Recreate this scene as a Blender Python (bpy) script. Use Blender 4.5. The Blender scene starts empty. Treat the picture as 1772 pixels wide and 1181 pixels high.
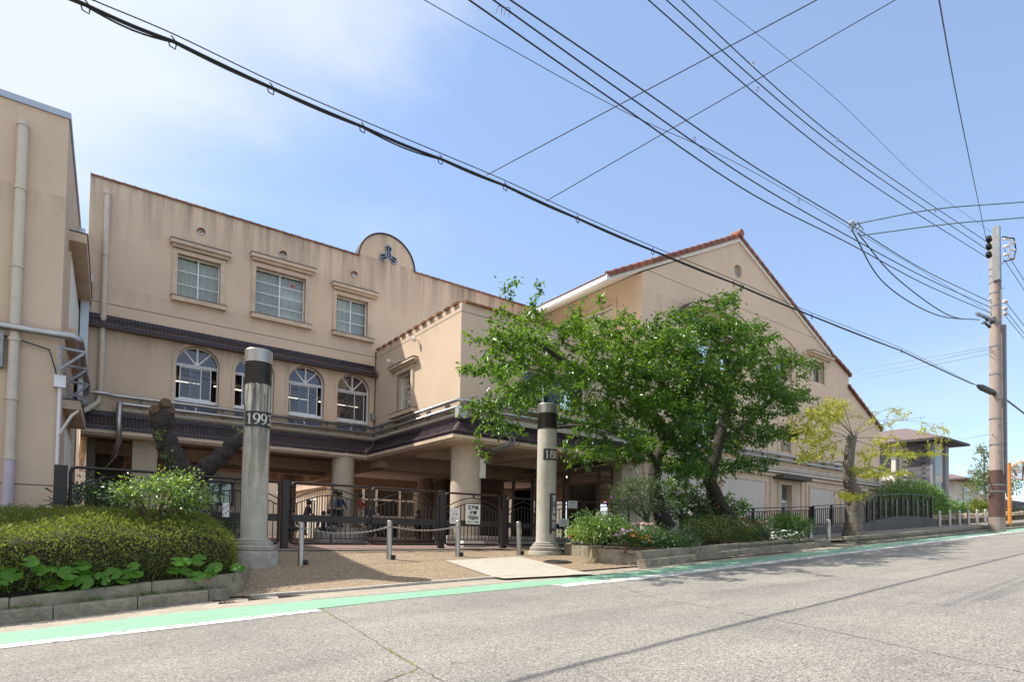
import bpy, math, random
import numpy as np
from mathutils import Vector, Matrix
from mathutils.geometry import tessellate_polygon

random.seed(7)
rng = np.random.default_rng(7)
S = bpy.context.scene
COL = S.collection

# ------------------------------------------------------------------ camera
# world: X along the school front (uphill), Y into the school, Z up; camera stands on the road at X=Y=0
F_PX, YAW, PITCH, ROLL, PPX, PPY, IW, IH = 1036.0, 36.1, 1.7, 0.95, 881.0, 897.5, 1772, 1181
CAM = Vector((0, 0, 1.0))
def cam_axes():
    y, p, r = map(math.radians, (YAW, PITCH, ROLL))
    f = Vector((math.sin(y), math.cos(y), 0)); rt = Vector((math.cos(y), -math.sin(y), 0)); up = Vector((0, 0, 1))
    f2 = f * math.cos(p) + up * math.sin(p); up2 = up * math.cos(p) - f * math.sin(p)
    return rt * math.cos(r) + up2 * math.sin(r), up2 * math.cos(r) - rt * math.sin(r), f2
RT, UPV, FW = cam_axes()
cd = bpy.data.cameras.new('camera')
cam = bpy.data.objects.new('camera', cd); COL.objects.link(cam)
cd.sensor_width = 36.0; cd.lens = F_PX / IW * 36.0
cd.shift_x = (IW / 2 - PPX) / IW; cd.shift_y = (PPY - IH / 2) / IW
cd.clip_start = 0.05; cd.clip_end = 3000
cam.matrix_world = Matrix(((RT.x, UPV.x, -FW.x, CAM.x), (RT.y, UPV.y, -FW.y, CAM.y), (RT.z, UPV.z, -FW.z, CAM.z), (0, 0, 0, 1)))
S.camera = cam

# ------------------------------------------------------------------ sky and sun
SUN = Vector((-0.53, 0.56, 1.0)).normalized()          # towards the sun: high, behind the school
SUN_EL = math.asin(SUN.z); SUN_AZ = math.atan2(SUN.x, SUN.y)
W = bpy.data.worlds.new('World'); S.world = W; W.use_nodes = True
nt = W.node_tree; nt.nodes.clear()
def wn(t, **k):
    n = nt.nodes.new(t)
    for a, b in k.items(): setattr(n, a, b)
    return n
wo = wn('ShaderNodeOutputWorld'); bg = wn('ShaderNodeBackground'); sky = wn('ShaderNodeTexSky')
sky.sky_type = 'NISHITA'; sky.sun_disc = False; sky.sun_elevation = SUN_EL; sky.sun_rotation = SUN_AZ
sky.altitude = 200; sky.air_density = 1.0; sky.dust_density = 0.15; sky.ozone_density = 2.0
bg.inputs['Strength'].default_value = 0.15
tc = wn('ShaderNodeTexCoord'); mp = wn('ShaderNodeMapping'); mp.inputs['Scale'].default_value = (1.0, 1.0, 2.2)
mp.inputs['Location'].default_value = (0.35, 0.1, 0.2)
n1 = wn('ShaderNodeTexNoise'); n1.inputs['Scale'].default_value = 1.5; n1.inputs['Detail'].default_value = 7; n1.inputs['Roughness'].default_value = 0.5; n1.inputs['Distortion'].default_value = 0.35
# a sheet of thin high cloud over the annex, extended unseen overhead and behind to light shaded walls; its ragged edge crosses the picture
dt = wn('ShaderNodeVectorMath', operation='DOT_PRODUCT'); dt.inputs[1].default_value = Vector((-0.6, -0.1, 0.79)).normalized()
ma = wn('ShaderNodeMapRange'); ma.inputs['From Min'].default_value = 0.10; ma.inputs['From Max'].default_value = 0.46; ma.inputs['To Min'].default_value = -0.20; ma.inputs['To Max'].default_value = 0.44
ad = wn('ShaderNodeMath', operation='ADD')
mr = wn('ShaderNodeMapRange'); mr.inputs['From Min'].default_value = 0.40; mr.inputs['From Max'].default_value = 0.74; mr.interpolation_type = 'SMOOTHSTEP'; mr.inputs['To Max'].default_value = 0.9
mx = wn('ShaderNodeMix', data_type='RGBA')
lk = nt.links.new
lk(tc.outputs['Generated'], mp.inputs['Vector']); lk(mp.outputs[0], n1.inputs['Vector'])
lk(tc.outputs['Generated'], dt.inputs[0]); lk(dt.outputs['Value'], ma.inputs['Value'])
lk(n1.outputs['Fac'], ad.inputs[0]); lk(ma.outputs[0], ad.inputs[1]); lk(ad.outputs[0], mr.inputs['Value'])
hs = wn('ShaderNodeHueSaturation'); hs.inputs['Saturation'].default_value = 0.95; hs.inputs['Value'].default_value = 0.86
lk(sky.outputs[0], hs.inputs['Color'])
vl = wn('ShaderNodeMix', data_type='RGBA'); vl.inputs[0].default_value = 0.60; vl.inputs[7].default_value = (0.59, 0.79, 1.22, 1)   # even thin haze over the whole sky, also set to brighten the side behind the camera
lk(hs.outputs[0], vl.inputs[6])
lk(mr.outputs[0], mx.inputs[0]); lk(vl.outputs[2], mx.inputs[6]); mx.inputs[7].default_value = (1.95, 2.08, 2.3, 1)
lk(mx.outputs[2], bg.inputs['Color']); lk(bg.outputs[0], wo.inputs[0])
sd = bpy.data.lights.new('sun', 'SUN'); sd.energy = 2.12; sd.angle = math.radians(0.55); sd.color = (1.0, 0.935, 0.83)
sun = bpy.data.objects.new('sun', sd); COL.objects.link(sun)
sun.rotation_euler = (-SUN).to_track_quat('-Z', 'Y').to_euler(); sun.location = (0, 0, 40)

S.view_settings.view_transform = 'Standard'; S.view_settings.look = 'None'; S.view_settings.gamma = 1.0
S.view_settings.use_curve_mapping = False; S.view_settings.exposure = 1.66
S.render.engine = 'CYCLES'
S.cycles.max_bounces = 7; S.cycles.diffuse_bounces = 4; S.cycles.glossy_bounces = 3; S.cycles.transmission_bounces = 4; S.cycles.transparent_max_bounces = 10
S.cycles.caustics_reflective = False; S.cycles.caustics_refractive = False
S.cycles.use_denoising = True; S.cycles.sample_clamp_indirect = 6.0

# ------------------------------------------------------------------ placing helpers
def ray(u, v):
    return RT * ((u - PPX) / F_PX) - UPV * ((v - PPY) / F_PX) + FW
def at(u, v, x=None, y=None, z=None, a=None, b=None):
    """point of the line of sight (u, v) on the plane X=x, Y=y, Z=z or Y=a+b*X"""
    r = ray(u, v)
    if x is not None: t = x / r.x
    elif y is not None: t = y / r.y
    elif z is not None: t = (z - CAM.z) / r.z
    else: t = a / (r.y - b * r.x)
    return CAM + r * t
def zr(x):                                   # street: climbs 5 % along X
    x = min(max(x, -40), 60)
    return -0.145 + 0.052 * x

# ------------------------------------------------------------------ mesh builder
class MB:
    def __init__(s): s.v = []; s.f = []; s.sm = []
    def add(s, vs, fs, smooth=False):
        o = len(s.v); s.v.extend([tuple(p) for p in vs]); s.f.extend([tuple(i + o for i in f) for f in fs]); s.sm.extend([smooth] * len(fs)); return s
    def box(s, x0, x1, y0, y1, z0, z1):
        return s.add([(x0,y0,z0),(x1,y0,z0),(x1,y1,z0),(x0,y1,z0),(x0,y0,z1),(x1,y0,z1),(x1,y1,z1),(x0,y1,z1)],
                     [(0,3,2,1),(4,5,6,7),(0,1,5,4),(1,2,6,5),(2,3,7,6),(3,0,4,7)])
    def cbox(s, x0, x1, y0, y1, z0, z1, c=0.015):     # box with chamfered top and vertical edges
        a = [(x0+c,y0),(x1-c,y0),(x1,y0+c),(x1,y1-c),(x1-c,y1),(x0+c,y1),(x0,y1-c),(x0,y0+c)]
        b = [(x0+2*c,y0+c),(x1-2*c,y0+c),(x1-c,y0+2*c),(x1-c,y1-2*c),(x1-2*c,y1-c),(x0+2*c,y1-c),(x0+c,y1-2*c),(x0+c,y0+2*c)]
        vs = [(x,y,z0) for x,y in a] + [(x,y,z1-c) for x,y in a] + [(x,y,z1) for x,y in b]
        fs = [tuple(range(7,-1,-1))] + [(i,(i+1)%8,8+(i+1)%8,8+i) for i in range(8)] + [(8+i,8+(i+1)%8,16+(i+1)%8,16+i) for i in range(8)] + [tuple(range(16,24))]
        return s.add(vs, fs)
    def hexa(s, b4, t4):                        # bottom 4 and top 4 points (ccw from above)
        return s.add(list(b4) + list(t4), [(3,2,1,0),(4,5,6,7),(0,1,5,4),(1,2,6,5),(2,3,7,6),(3,0,4,7)])
    def bar(s, p, q, w, h=None, up=(0,0,1)):
        h = w if h is None else h
        p = Vector(p); q = Vector(q); d = (q - p).normalized(); up = Vector(up)
        if abs(d.dot(up)) > 0.98: up = Vector((0, 1, 0))
        a = d.cross(up).normalized() * (w / 2); b = a.cross(d).normalized() * (h / 2)
        return s.add([p-a-b, p+a-b, p+a+b, p-a+b, q-a-b, q+a-b, q+a+b, q-a+b], [(0,1,2,3),(7,6,5,4),(0,4,5,1),(1,5,6,2),(2,6,7,3),(3,7,4,0)])
    def tube(s, pts, r, n=8, cap=True, smooth=True):
        pts = [Vector(p) for p in pts]; rs = r if isinstance(r, (list, tuple)) else [r] * len(pts)
        vs = []; fs = []; prev = None
        for i, p in enumerate(pts):
            d = (pts[min(i+1, len(pts)-1)] - pts[max(i-1, 0)])
            d = d.normalized() if d.length > 1e-9 else Vector((0,0,1))
            if prev is None:
                a = d.cross(Vector((0,0,1)) if abs(d.z) < .9 else Vector((1,0,0))).normalized()
            else:
                a = (prev - d * prev.dot(d)); a = a.normalized() if a.length > 1e-6 else d.orthogonal().normalized()
            prev = a; b = d.cross(a)
            for k in range(n):
                t = 2 * math.pi * k / n; vs.append(p + (a * math.cos(t) + b * math.sin(t)) * rs[i])
        for i in range(len(pts) - 1):
            for k in range(n):
                fs.append((i*n+k, i*n+(k+1)%n, (i+1)*n+(k+1)%n, (i+1)*n+k))
        s.add(vs, fs, smooth)
        if cap:
            s.add(vs[:n], [tuple(range(n-1,-1,-1))]); s.add(vs[-n:], [tuple(range(n))])
        return s
    def lathe(s, prof, n=24, c=(0,0,0), smooth=True, cap=True):
        vs = []; fs = []; m = len(prof)
        for r, z in prof:
            for k in range(n):
                t = 2*math.pi*k/n; vs.append((c[0]+r*math.cos(t), c[1]+r*math.sin(t), c[2]+z))
        for i in range(m-1):
            for k in range(n): fs.append((i*n+k, i*n+(k+1)%n, (i+1)*n+(k+1)%n, (i+1)*n+k))
        s.add(vs, fs, smooth)
        if cap: s.add(vs[-n:], [tuple(range(n))]); s.add(vs[:n], [tuple(range(n-1,-1,-1))])
        return s
    def prism(s, poly, to3, d0, d1, holes=()):
        """poly in (s,t); to3(s,t,d) -> xyz; solid from depth d0 (front) to d1, holes go through"""
        loops = [list(poly)] + [list(h) for h in holes]
        flat = [p for l in loops for p in l]
        tris = tessellate_polygon([[Vector((p[0], p[1], 0)) for p in l] for l in loops])
        n = len(flat)
        vs = [to3(p[0], p[1], d0) for p in flat] + [to3(p[0], p[1], d1) for p in flat]
        s.add(vs, [tuple(t) for t in tris] + [tuple(i + n for i in reversed(t)) for t in tris])
        o = 0
        for l in loops:
            m = len(l)
            for i in range(m):
                j = (i+1) % m
                s.add([to3(*l[i], d0), to3(*l[j], d0), to3(*l[j], d1), to3(*l[i], d1)], [(0,1,2,3)])
        return s
    def mesh(s, name):
        me = bpy.data.meshes.new(name); me.from_pydata(s.v, [], s.f); me.polygons.foreach_set('use_smooth', s.sm); me.update(); return me

def fix_normals(me):
    import bmesh
    b = bmesh.new(); b.from_mesh(me); bmesh.ops.recalc_face_normals(b, faces=b.faces); b.to_mesh(me); b.free()

def wl(o):
    v = Vector((0, 0, 0))
    while o: v += Vector(o.location); o = o.parent
    return v
def thing(name, label, cat, loc=(0,0,0), group=None):
    o = bpy.data.objects.new(name, None); o.empty_display_size = 0.2; COL.objects.link(o); o.location = loc
    o['label'] = label; o['category'] = cat
    if group: o['group'] = group
    return o
def part(name, mb, mat, parent, loc=(0,0,0), label=None, kind=None, rot=None, local=False, fix=True):
    me = mb.mesh(name) if isinstance(mb, MB) else mb
    if isinstance(mb, MB) and fix: fix_normals(me)
    if mat is not None and not me.materials: me.materials.append(mat)
    o = bpy.data.objects.new(name, me); COL.objects.link(o); o.parent = parent
    o.location = Vector(loc) if (local or parent is None) else Vector(loc) - wl(parent)
    if rot: o.rotation_euler = rot
    if label: o['label'] = label
    if kind: o['kind'] = kind
    return o
def solo(name, mb, mat, label, cat, loc=(0,0,0), group=None, kind=None, rot=None, fix=True):
    o = part(name, mb, mat, None, loc, rot=rot, fix=fix); o['label'] = label; o['category'] = cat
    if group: o['group'] = group
    if kind: o['kind'] = kind
    return o
def struct(name, mb, mat, fix=True):
    o = part(name, mb, mat, None, fix=fix); o['kind'] = 'structure'; return o
def arc(n, a0, a1): return [math.radians(a0 + (a1-a0)*i/n) for i in range(n+1)]

# ------------------------------------------------------------------ materials
MATS = {}
def newmat(name):
    m = bpy.data.materials.new(name); m.use_nodes = True; t = m.node_tree; t.nodes.clear()
    out = t.nodes.new('ShaderNodeOutputMaterial'); p = t.nodes.new('ShaderNodeBsdfPrincipled'); t.links.new(p.outputs[0], out.inputs[0])
    MATS[name] = m; return m, t, p, out
class N:
    def __init__(s, t): s.t = t
    def __call__(s, ty, inputs=None, **k):
        n = s.t.nodes.new(ty)
        for a, b in k.items(): setattr(n, a, b)
        for a, b in (inputs or {}).items():
            if hasattr(b, 'is_output') or isinstance(b, bpy.types.NodeSocket): s.t.links.new(b, n.inputs[a])
            else: n.inputs[a].default_value = b
        return n
    def mix(s, f, a, b, bt='MIX'):
        n = s.t.nodes.new('ShaderNodeMix'); n.data_type = 'RGBA'; n.blend_type = bt
        for i, x in ((0, f), (6, a), (7, b)):
            if isinstance(x, bpy.types.NodeSocket): s.t.links.new(x, n.inputs[i])
            else: n.inputs[i].default_value = (*x, 1) if isinstance(x, tuple) and len(x) == 3 else x
        return n.outputs[2]
    def ramp(s, f, lo, hi, a=0.0, b=1.0):
        return s('ShaderNodeMapRange', {'Value': f, 'From Min': lo, 'From Max': hi, 'To Min': a, 'To Max': b}).outputs[0]
    def math(s, op, a, b=0.0):
        return s('ShaderNodeMath', {0: a, 1: b}, operation=op).outputs[0]
def c4(c): return (*c, 1)
def sc(c, k): return tuple(x * k for x in c)
def simple(name, col, rough=0.6, var=0.12, scale=6.0, bump=0.0, bscale=60.0, bdist=0.01, metal=0.0, spec=0.5, rnd=0.0, dirt=0.0, dirtcol=(0.06,0.05,0.04), stretch=(1,1,1)):
    m, t, p, out = newmat(name); n = N(t)
    co = n('ShaderNodeTexCoord').outputs['Object']
    v = n('ShaderNodeMapping', {'Vector': co, 'Scale': stretch}).outputs[0]
    no = n('ShaderNodeTexNoise', {'Vector': v, 'Scale': scale, 'Detail': 6.0, 'Roughness': 0.6}).outputs['Fac']
    c = n.mix(n.ramp(no, 0.3, 0.7), sc(col, 1 - var), sc(col, 1 + var))
    if rnd:
        oi = n('ShaderNodeObjectInfo').outputs['Random']
        c = n.mix(1.0, c, n('ShaderNodeCombineColor', {0: n.ramp(oi, 0, 1, 1-rnd, 1+rnd), 1: n.ramp(oi, 0, 1, 1-rnd, 1+rnd*.8), 2: n.ramp(oi, 0, 1, 1-rnd, 1+rnd*.6)}).outputs[0], 'MULTIPLY')
    if dirt:
        d = n('ShaderNodeTexNoise', {'Vector': v, 'Scale': scale*.35, 'Detail': 8.0, 'Roughness': 0.7}).outputs['Fac']
        c = n.mix(n.ramp(d, 0.5, 0.75, 0, dirt), c, dirtcol)
    t.links.new(c, p.inputs['Base Color']); p.inputs['Roughness'].default_value = rough; p.inputs['Metallic'].default_value = metal
    p.inputs['Specular IOR Level'].default_value = spec
    if bump:
        b = n('ShaderNodeTexNoise', {'Vector': co, 'Scale': bscale, 'Detail': 3.0}).outputs['Fac']
        t.links.new(n('ShaderNodeBump', {'Height': b, 'Strength': bump, 'Distance': bdist}).outputs[0], p.inputs['Normal'])
    return m
def stucco(name, col, top=None, streak=0.5):
    """rough sprayed render, rain streaks that start under the copings (heights in top)"""
    m, t, p, out = newmat(name); n = N(t)
    co = n('ShaderNodeTexCoord').outputs['Object']
    big = n('ShaderNodeTexNoise', {'Vector': co, 'Scale': 0.55, 'Detail': 6.0, 'Roughness': 0.6}).outputs['Fac']
    fine = n('ShaderNodeTexNoise', {'Vector': co, 'Scale': 55.0, 'Detail': 2.0}).outputs['Fac']
    c = n.mix(n.ramp(big, 0.3, 0.7), sc(col, 0.92), sc(col, 1.06))
    c = n.mix(n.ramp(fine, 0.25, 0.75), n.mix(1.0, c, (0.88, 0.88, 0.88), 'MULTIPLY'), c)
    # repair patches, paler
    pt = n('ShaderNodeTexNoise', {'Vector': co, 'Scale': 1.6, 'Detail': 9.0, 'Roughness': 0.75, 'Distortion': 1.2}).outputs['Fac']
    c = n.mix(n.ramp(pt, 0.64, 0.70, 0, 0.28), c, sc(col, 1.22))
    sx = n('ShaderNodeSeparateXYZ', {'Vector': co})
    st = n('ShaderNodeTexNoise', {'Vector': n('ShaderNodeMapping', {'Vector': co, 'Scale': (2.6, 2.6, 0.16)}).outputs[0], 'Scale': 1.0, 'Detail': 6.0, 'Roughness': 0.7}).outputs['Fac']
    for (z1, ln, k) in (top or []):
        h = n.ramp(sx.outputs['Z'], z1 - ln, z1, 0, 1)
        below = n.math('LESS_THAN', sx.outputs['Z'], z1 + 0.02)
        f = n.math('MULTIPLY', n.math('MULTIPLY', n.math('POWER', h, 1.5), below), n.ramp(st, 0.40, 0.68, 0, k))
        c = n.mix(f, c, (0.13, 0.11, 0.095))
    t.links.new(c, p.inputs['Base Color']); p.inputs['Roughness'].default_value = 0.9; p.inputs['Specular IOR Level'].default_value = 0.2
    bp = n('ShaderNodeTexNoise', {'Vector': co, 'Scale': 38.0, 'Detail': 4.0, 'Roughness': 0.7}).outputs['Fac']
    t.links.new(n('ShaderNodeBump', {'Height': bp, 'Strength': 0.35, 'Distance': 0.012}).outputs[0], p.inputs['Normal'])
    return m
WALL = (0.73, 0.57, 0.425)
M_main = stucco('stucco_main', WALL, [(11.6, 2.6, 0.85), (12.7, 1.4, 0.6), (8.29, 0.7, 0.25), (7.05, 1.2, 0.6)])
M_wing = stucco('stucco_wing', sc(WALL, 0.96), [(8.1, 1.0, 0.35)])
M_gable = stucco('stucco_gable', sc(WALL, 1.02), [(14.3, 2.0, 0.12), (10.5, 1.2, 0.3), (4.6, 1.5, 0.4)])
M_side = stucco('stucco_side', sc(WALL, 0.97), [(8.0, 1.4, 0.4)])
M_trim = simple('cast_trim', (0.62, 0.485, 0.36), 0.85, 0.12, 3, 0.15, 40, dirt=0.35, dirtcol=(0.16, 0.13, 0.10))
M_trimtop = simple('weathered_ledge', (0.10, 0.085, 0.075), 0.95, 0.4, 8, 0.3, 40)
M_pale = simple('pale_panel', (0.62, 0.56, 0.50), 0.8, 0.06, 2, 0.05, 40, dirt=0.3, dirtcol=(0.42, 0.33, 0.25), stretch=(3, 3, 0.3))
M_pillar = simple('pillar_stucco', (0.56, 0.47, 0.36), 0.9, 0.1, 5, 0.5, 45)
M_white = simple('white_frame', (0.78, 0.79, 0.80), 0.35, 0.04, 4)
M_grey = simple('grey_metal', (0.30, 0.31, 0.32), 0.5, 0.12, 6, metal=0.3)
M_beigepipe = simple('beige_pipe', (0.60, 0.53, 0.43), 0.5, 0.08, 3, dirt=0.3, dirtcol=(0.36, 0.27, 0.18))
M_lilac = simple('lilac_pipe', (0.52, 0.46, 0.52), 0.5, 0.08, 3)
M_steel = simple('lagged_steel', (0.46, 0.45, 0.44), 0.36, 0.12, 3, 0.08, 20, metal=0.9)
M_galv = simple('galvanised', (0.27, 0.28, 0.29), 0.5, 0.2, 10, metal=0.7)
M_bluewhite = simple('pale_duct', (0.60, 0.67, 0.75), 0.45, 0.05, 3)
M_cablew = simple('grey_cable', (0.22, 0.22, 0.23), 0.6)
M_conduit = simple('cream_conduit', (0.62, 0.58, 0.50), 0.5, 0.1, 5, dirt=0.3)
M_terra = simple('terracotta', (0.25, 0.09, 0.052), 0.75, 0.25, 9, 0.2, 30, rnd=0.28, dirt=0.35, dirtcol=(0.14, 0.08, 0.06))
M_coping = simple('coping_tile', (0.33, 0.155, 0.085), 0.8, 0.3, 9, 0.2, 30, rnd=0.3, dirt=0.6, dirtcol=(0.11, 0.085, 0.07))
M_black = simple('black_paint', (0.015, 0.013, 0.013), 0.35, 0.2, 10)
M_brown = simple('brown_fence_paint', (0.020, 0.014, 0.0125), 0.45, 0.2, 10)
M_dark = simple('dark_inside', (0.03, 0.028, 0.026), 0.9)
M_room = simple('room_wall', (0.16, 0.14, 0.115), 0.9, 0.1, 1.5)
M_curtain = simple('curtain', (0.86, 0.86, 0.78), 0.9, 0.10, 5.0, stretch=(5, 5, 0.25))
M_bluepanel = simple('panel_blue_grey', (0.10, 0.13, 0.19), 0.4, 0.15, 4)
M_concrete = simple('concrete', (0.40, 0.37, 0.32), 0.9, 0.15, 4, 0.4, 50, dirt=0.55, dirtcol=(0.15, 0.13, 0.10))
M_kerb = simple('kerb_concrete', (0.25, 0.225, 0.175), 0.92, 0.3, 9, 0.8, 30, 0.03, rnd=0.12, dirt=0.8, dirtcol=(0.075, 0.072, 0.045))
M_planter = simple('planter_concrete', (0.27, 0.237, 0.18), 0.92, 0.25, 7, 0.7, 30, 0.02, rnd=0.08, dirt=0.8, dirtcol=(0.11, 0.10, 0.065))
M_soil = simple('soil', (0.05, 0.035, 0.025), 0.95, 0.3, 12, 0.6, 40)
M_inox = simple('brushed_steel', (0.42, 0.39, 0.345), 0.4, 0.12, 12, metal=0.9, stretch=(1, 1, 0.1))
M_signw = simple('sign_white', (0.78, 0.78, 0.76), 0.4, 0.02)
M_ink = simple('sign_ink', (0.02, 0.02, 0.022), 0.5, 0.05)
M_red = simple('red_paint', (0.55, 0.04, 0.03), 0.5, 0.05)
M_orange = simple('orange_paint', (0.80, 0.26, 0.03), 0.45, 0.06)
M_green = simple('teal_paint', (0.03, 0.30, 0.24), 0.5, 0.05)
M_wire = simple('wire_black', (0.012, 0.013, 0.015), 0.5, 0.1)
M_wiret = simple('wire_teal', (0.10, 0.17, 0.19), 0.5, 0.5, 20)
M_porc = simple('porcelain', (0.75, 0.73, 0.70), 0.25, 0.05)
M_bark = simple('cherry_bark', (0.042, 0.034, 0.028), 0.9, 0.55, 14, 1.0, 20, 0.05, dirt=0.4, dirtcol=(0.12, 0.115, 0.085), stretch=(1, 1, 0.5))
M_barkg = simple('grey_bark', (0.15, 0.132, 0.11), 0.9, 0.4, 12, 0.9, 20, 0.04, dirt=0.55, dirtcol=(0.30, 0.27, 0.22))
M_cut = simple('cut_wood', (0.10, 0.06, 0.035), 0.9, 0.4, 16, 0.6, 30)

def glass(name, tint, transp, rough=0.02, lattice=False, refl=1.0):
    m, t, p, out = newmat(name); n = N(t); t.nodes.remove(p)
    g = n('ShaderNodeBsdfGlossy', {'Roughness': rough, 'Color': (refl, refl, refl, 1)}); tr = n('ShaderNodeBsdfTransparent', {'Color': c4(tint)})
    df = n('ShaderNodeBsdfDiffuse', {'Color': (0.07, 0.075, 0.085, 1)})
    f = n('ShaderNodeFresnel', {'IOR': 1.52}).outputs[0]
    base = tr.outputs[0]
    mixd = n('ShaderNodeMixShader', {0: 1 - transp, 1: base, 2: df.outputs[0]})
    if lattice:      # diamond wire cast in the glass
        co = n('ShaderNodeTexCoord').outputs['Object']; s = n('ShaderNodeSeparateXYZ', {'Vector': co})
        h = n.math('ADD', s.outputs['X'], s.outputs['Y'])
        ln = []
        for sg in (1, -1):
            a = n.math('ADD', h, n.math('MULTIPLY', s.outputs['Z'], sg * 1.0))
            ln.append(n.math('LESS_THAN', n.math('ABSOLUTE', n.math('SUBTRACT', n.math('FRACT', n.math('MULTIPLY', a, 8.0)), 0.5)), 0.10))
        mk = n.math('MULTIPLY', n.math('MAXIMUM', *ln), 0.55)
        d2 = n('ShaderNodeBsdfDiffuse', {'Color': (0.26, 0.22, 0.20, 1)})
        mixd = n('ShaderNodeMixShader', {0: mk, 1: mixd.outputs[0], 2: d2.outputs[0]})
    o = n('ShaderNodeMixShader', {0: n.ramp(f, 0, 1, 0.03, 1), 1: mixd.outputs[0], 2: g.outputs[0]})
    t.links.new(o.outputs[0], out.inputs[0]); return m
M_glass = glass('window_glass', (0.82, 0.86, 0.84), 0.93)
M_wglass = glass('wired_glass', (0.62, 0.66, 0.70), 0.80, lattice=True)
M_dglass = glass('door_glass', (0.75, 0.78, 0.78), 0.90)

def emit(name, col, k):
    m, t, p, out = newmat(name); p.inputs['Base Color'].default_value = c4(col); p.inputs['Emission Color'].default_value = c4(col); p.inputs['Emission Strength'].default_value = k; return m
M_tube = emit('fluorescent_tube', (1.0, 0.90, 0.70), 1.2)

def mosaic(name):
    m, t, p, out = newmat(name); n = N(t)
    r = n('ShaderNodeNewGeometry').outputs['Random Per Island']
    cr = n('ShaderNodeValToRGB', {'Fac': r}); e = cr.color_ramp.elements
    e[0].color = (0.032, 0.015, 0.020, 1); e[1].color = (0.020, 0.022, 0.055, 1)
    for pos, c in ((0.35, (0.022, 0.013, 0.026)), (0.6, (0.020, 0.014, 0.035)), (0.85, (0.045, 0.020, 0.022))):
        k = e.new(pos); k.color = c4(c)
    t.links.new(cr.outputs[0], p.inputs['Base Color']); p.inputs['Roughness'].default_value = 0.3; p.inputs['Specular IOR Level'].default_value = 0.4
    return m
M_mosaic = mosaic('glazed_mosaic')
M_grout = simple('grout', (0.17, 0.14, 0.125), 0.9)

def leaf(name, cols, trans, tk=0.45, gloss=0.10, rough=0.45):
    """leaf colours cols picked per leaf; trans = light coming through"""
    m, t, p, out = newmat(name); n = N(t); t.nodes.remove(p)
    r = n('ShaderNodeNewGeometry').outputs['Random Per Island']
    cr = n('ShaderNodeValToRGB', {'Fac': r}); e = cr.color_ramp.elements
    e[0].color = c4(cols[0]); e[1].color = c4(cols[-1])
    for i, c in enumerate(cols[1:-1]): k = e.new((i+1)/(len(cols)-1)); k.color = c4(c)
    d = n('ShaderNodeBsdfDiffuse', {'Color': cr.outputs[0]})
    tl = n('ShaderNodeBsdfTranslucent', {'Color': n.mix(0.35, c4(trans), n.mix(1.0, cr.outputs[0], (2.6, 2.6, 2.0), 'MULTIPLY'))})
    g = n('ShaderNodeBsdfGlossy', {'Roughness': rough, 'Color': (0.9, 0.95, 0.9, 1)})
    a = n('ShaderNodeMixShader', {0: tk, 1: d.outputs[0], 2: tl.outputs[0]})
    o = n('ShaderNodeMixShader', {0: gloss, 1: a.outputs[0], 2: g.outputs[0]})
    t.links.new(o.outputs[0], out.inputs[0]); return m
L_cherry = leaf('cherry_leaf', [(0.016, 0.052, 0.008), (0.026, 0.075, 0.010), (0.042, 0.105, 0.013), (0.075, 0.15, 0.020)], (0.24, 0.42, 0.02), 0.44, 0.04, 0.32)
L_cherry2 = leaf('cherry_leaf_deep', [(0.012, 0.040, 0.007), (0.020, 0.060, 0.009), (0.034, 0.088, 0.012), (0.065, 0.135, 0.018)], (0.18, 0.34, 0.018), 0.42, 0.05, 0.32)
L_zelkova = leaf('yellow_leaf', [(0.24, 0.27, 0.03), (0.34, 0.36, 0.04), (0.40, 0.38, 0.06), (0.28, 0.21, 0.05)], (0.62, 0.66, 0.07), 0.5, 0.03)
L_hedge = leaf('hedge_leaf', [(0.035, 0.062, 0.010), (0.075, 0.115, 0.018), (0.13, 0.18, 0.03), (0.22, 0.25, 0.045), (0.075, 0.08, 0.02)], (0.40, 0.43, 0.05), 0.35, 0.03)
L_azalea = leaf('azalea_leaf', [(0.025, 0.060, 0.012), (0.045, 0.085, 0.016), (0.08, 0.12, 0.022), (0.14, 0.16, 0.03)], (0.18, 0.28, 0.03), 0.35, 0.05)
L_bright = leaf('bright_leaf', [(0.07, 0.15, 0.015), (0.11, 0.21, 0.02), (0.18, 0.28, 0.03)], (0.35, 0.48, 0.04), 0.45, 0.10)
L_mid = leaf('bed_leaf', [(0.040, 0.10, 0.012), (0.06, 0.14, 0.018), (0.09, 0.18, 0.03)], (0.20, 0.36, 0.04), 0.4, 0.08)
L_dark = leaf('dark_leaf', [(0.018, 0.050, 0.010), (0.030, 0.075, 0.014), (0.045, 0.10, 0.020)], (0.10, 0.22, 0.03), 0.35, 0.10)
L_greyg = leaf('grey_green_leaf', [(0.06, 0.11, 0.05), (0.09, 0.14, 0.07), (0.14, 0.19, 0.09)], (0.2, 0.3, 0.08), 0.35, 0.06)
L_big = leaf('round_leaf', [(0.05, 0.145, 0.012), (0.075, 0.19, 0.016), (0.06, 0.165, 0.014)], (0.18, 0.38, 0.02), 0.35, 0.02)
L_twig = simple('twig', (0.10, 0.07, 0.05), 0.9)
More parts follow.
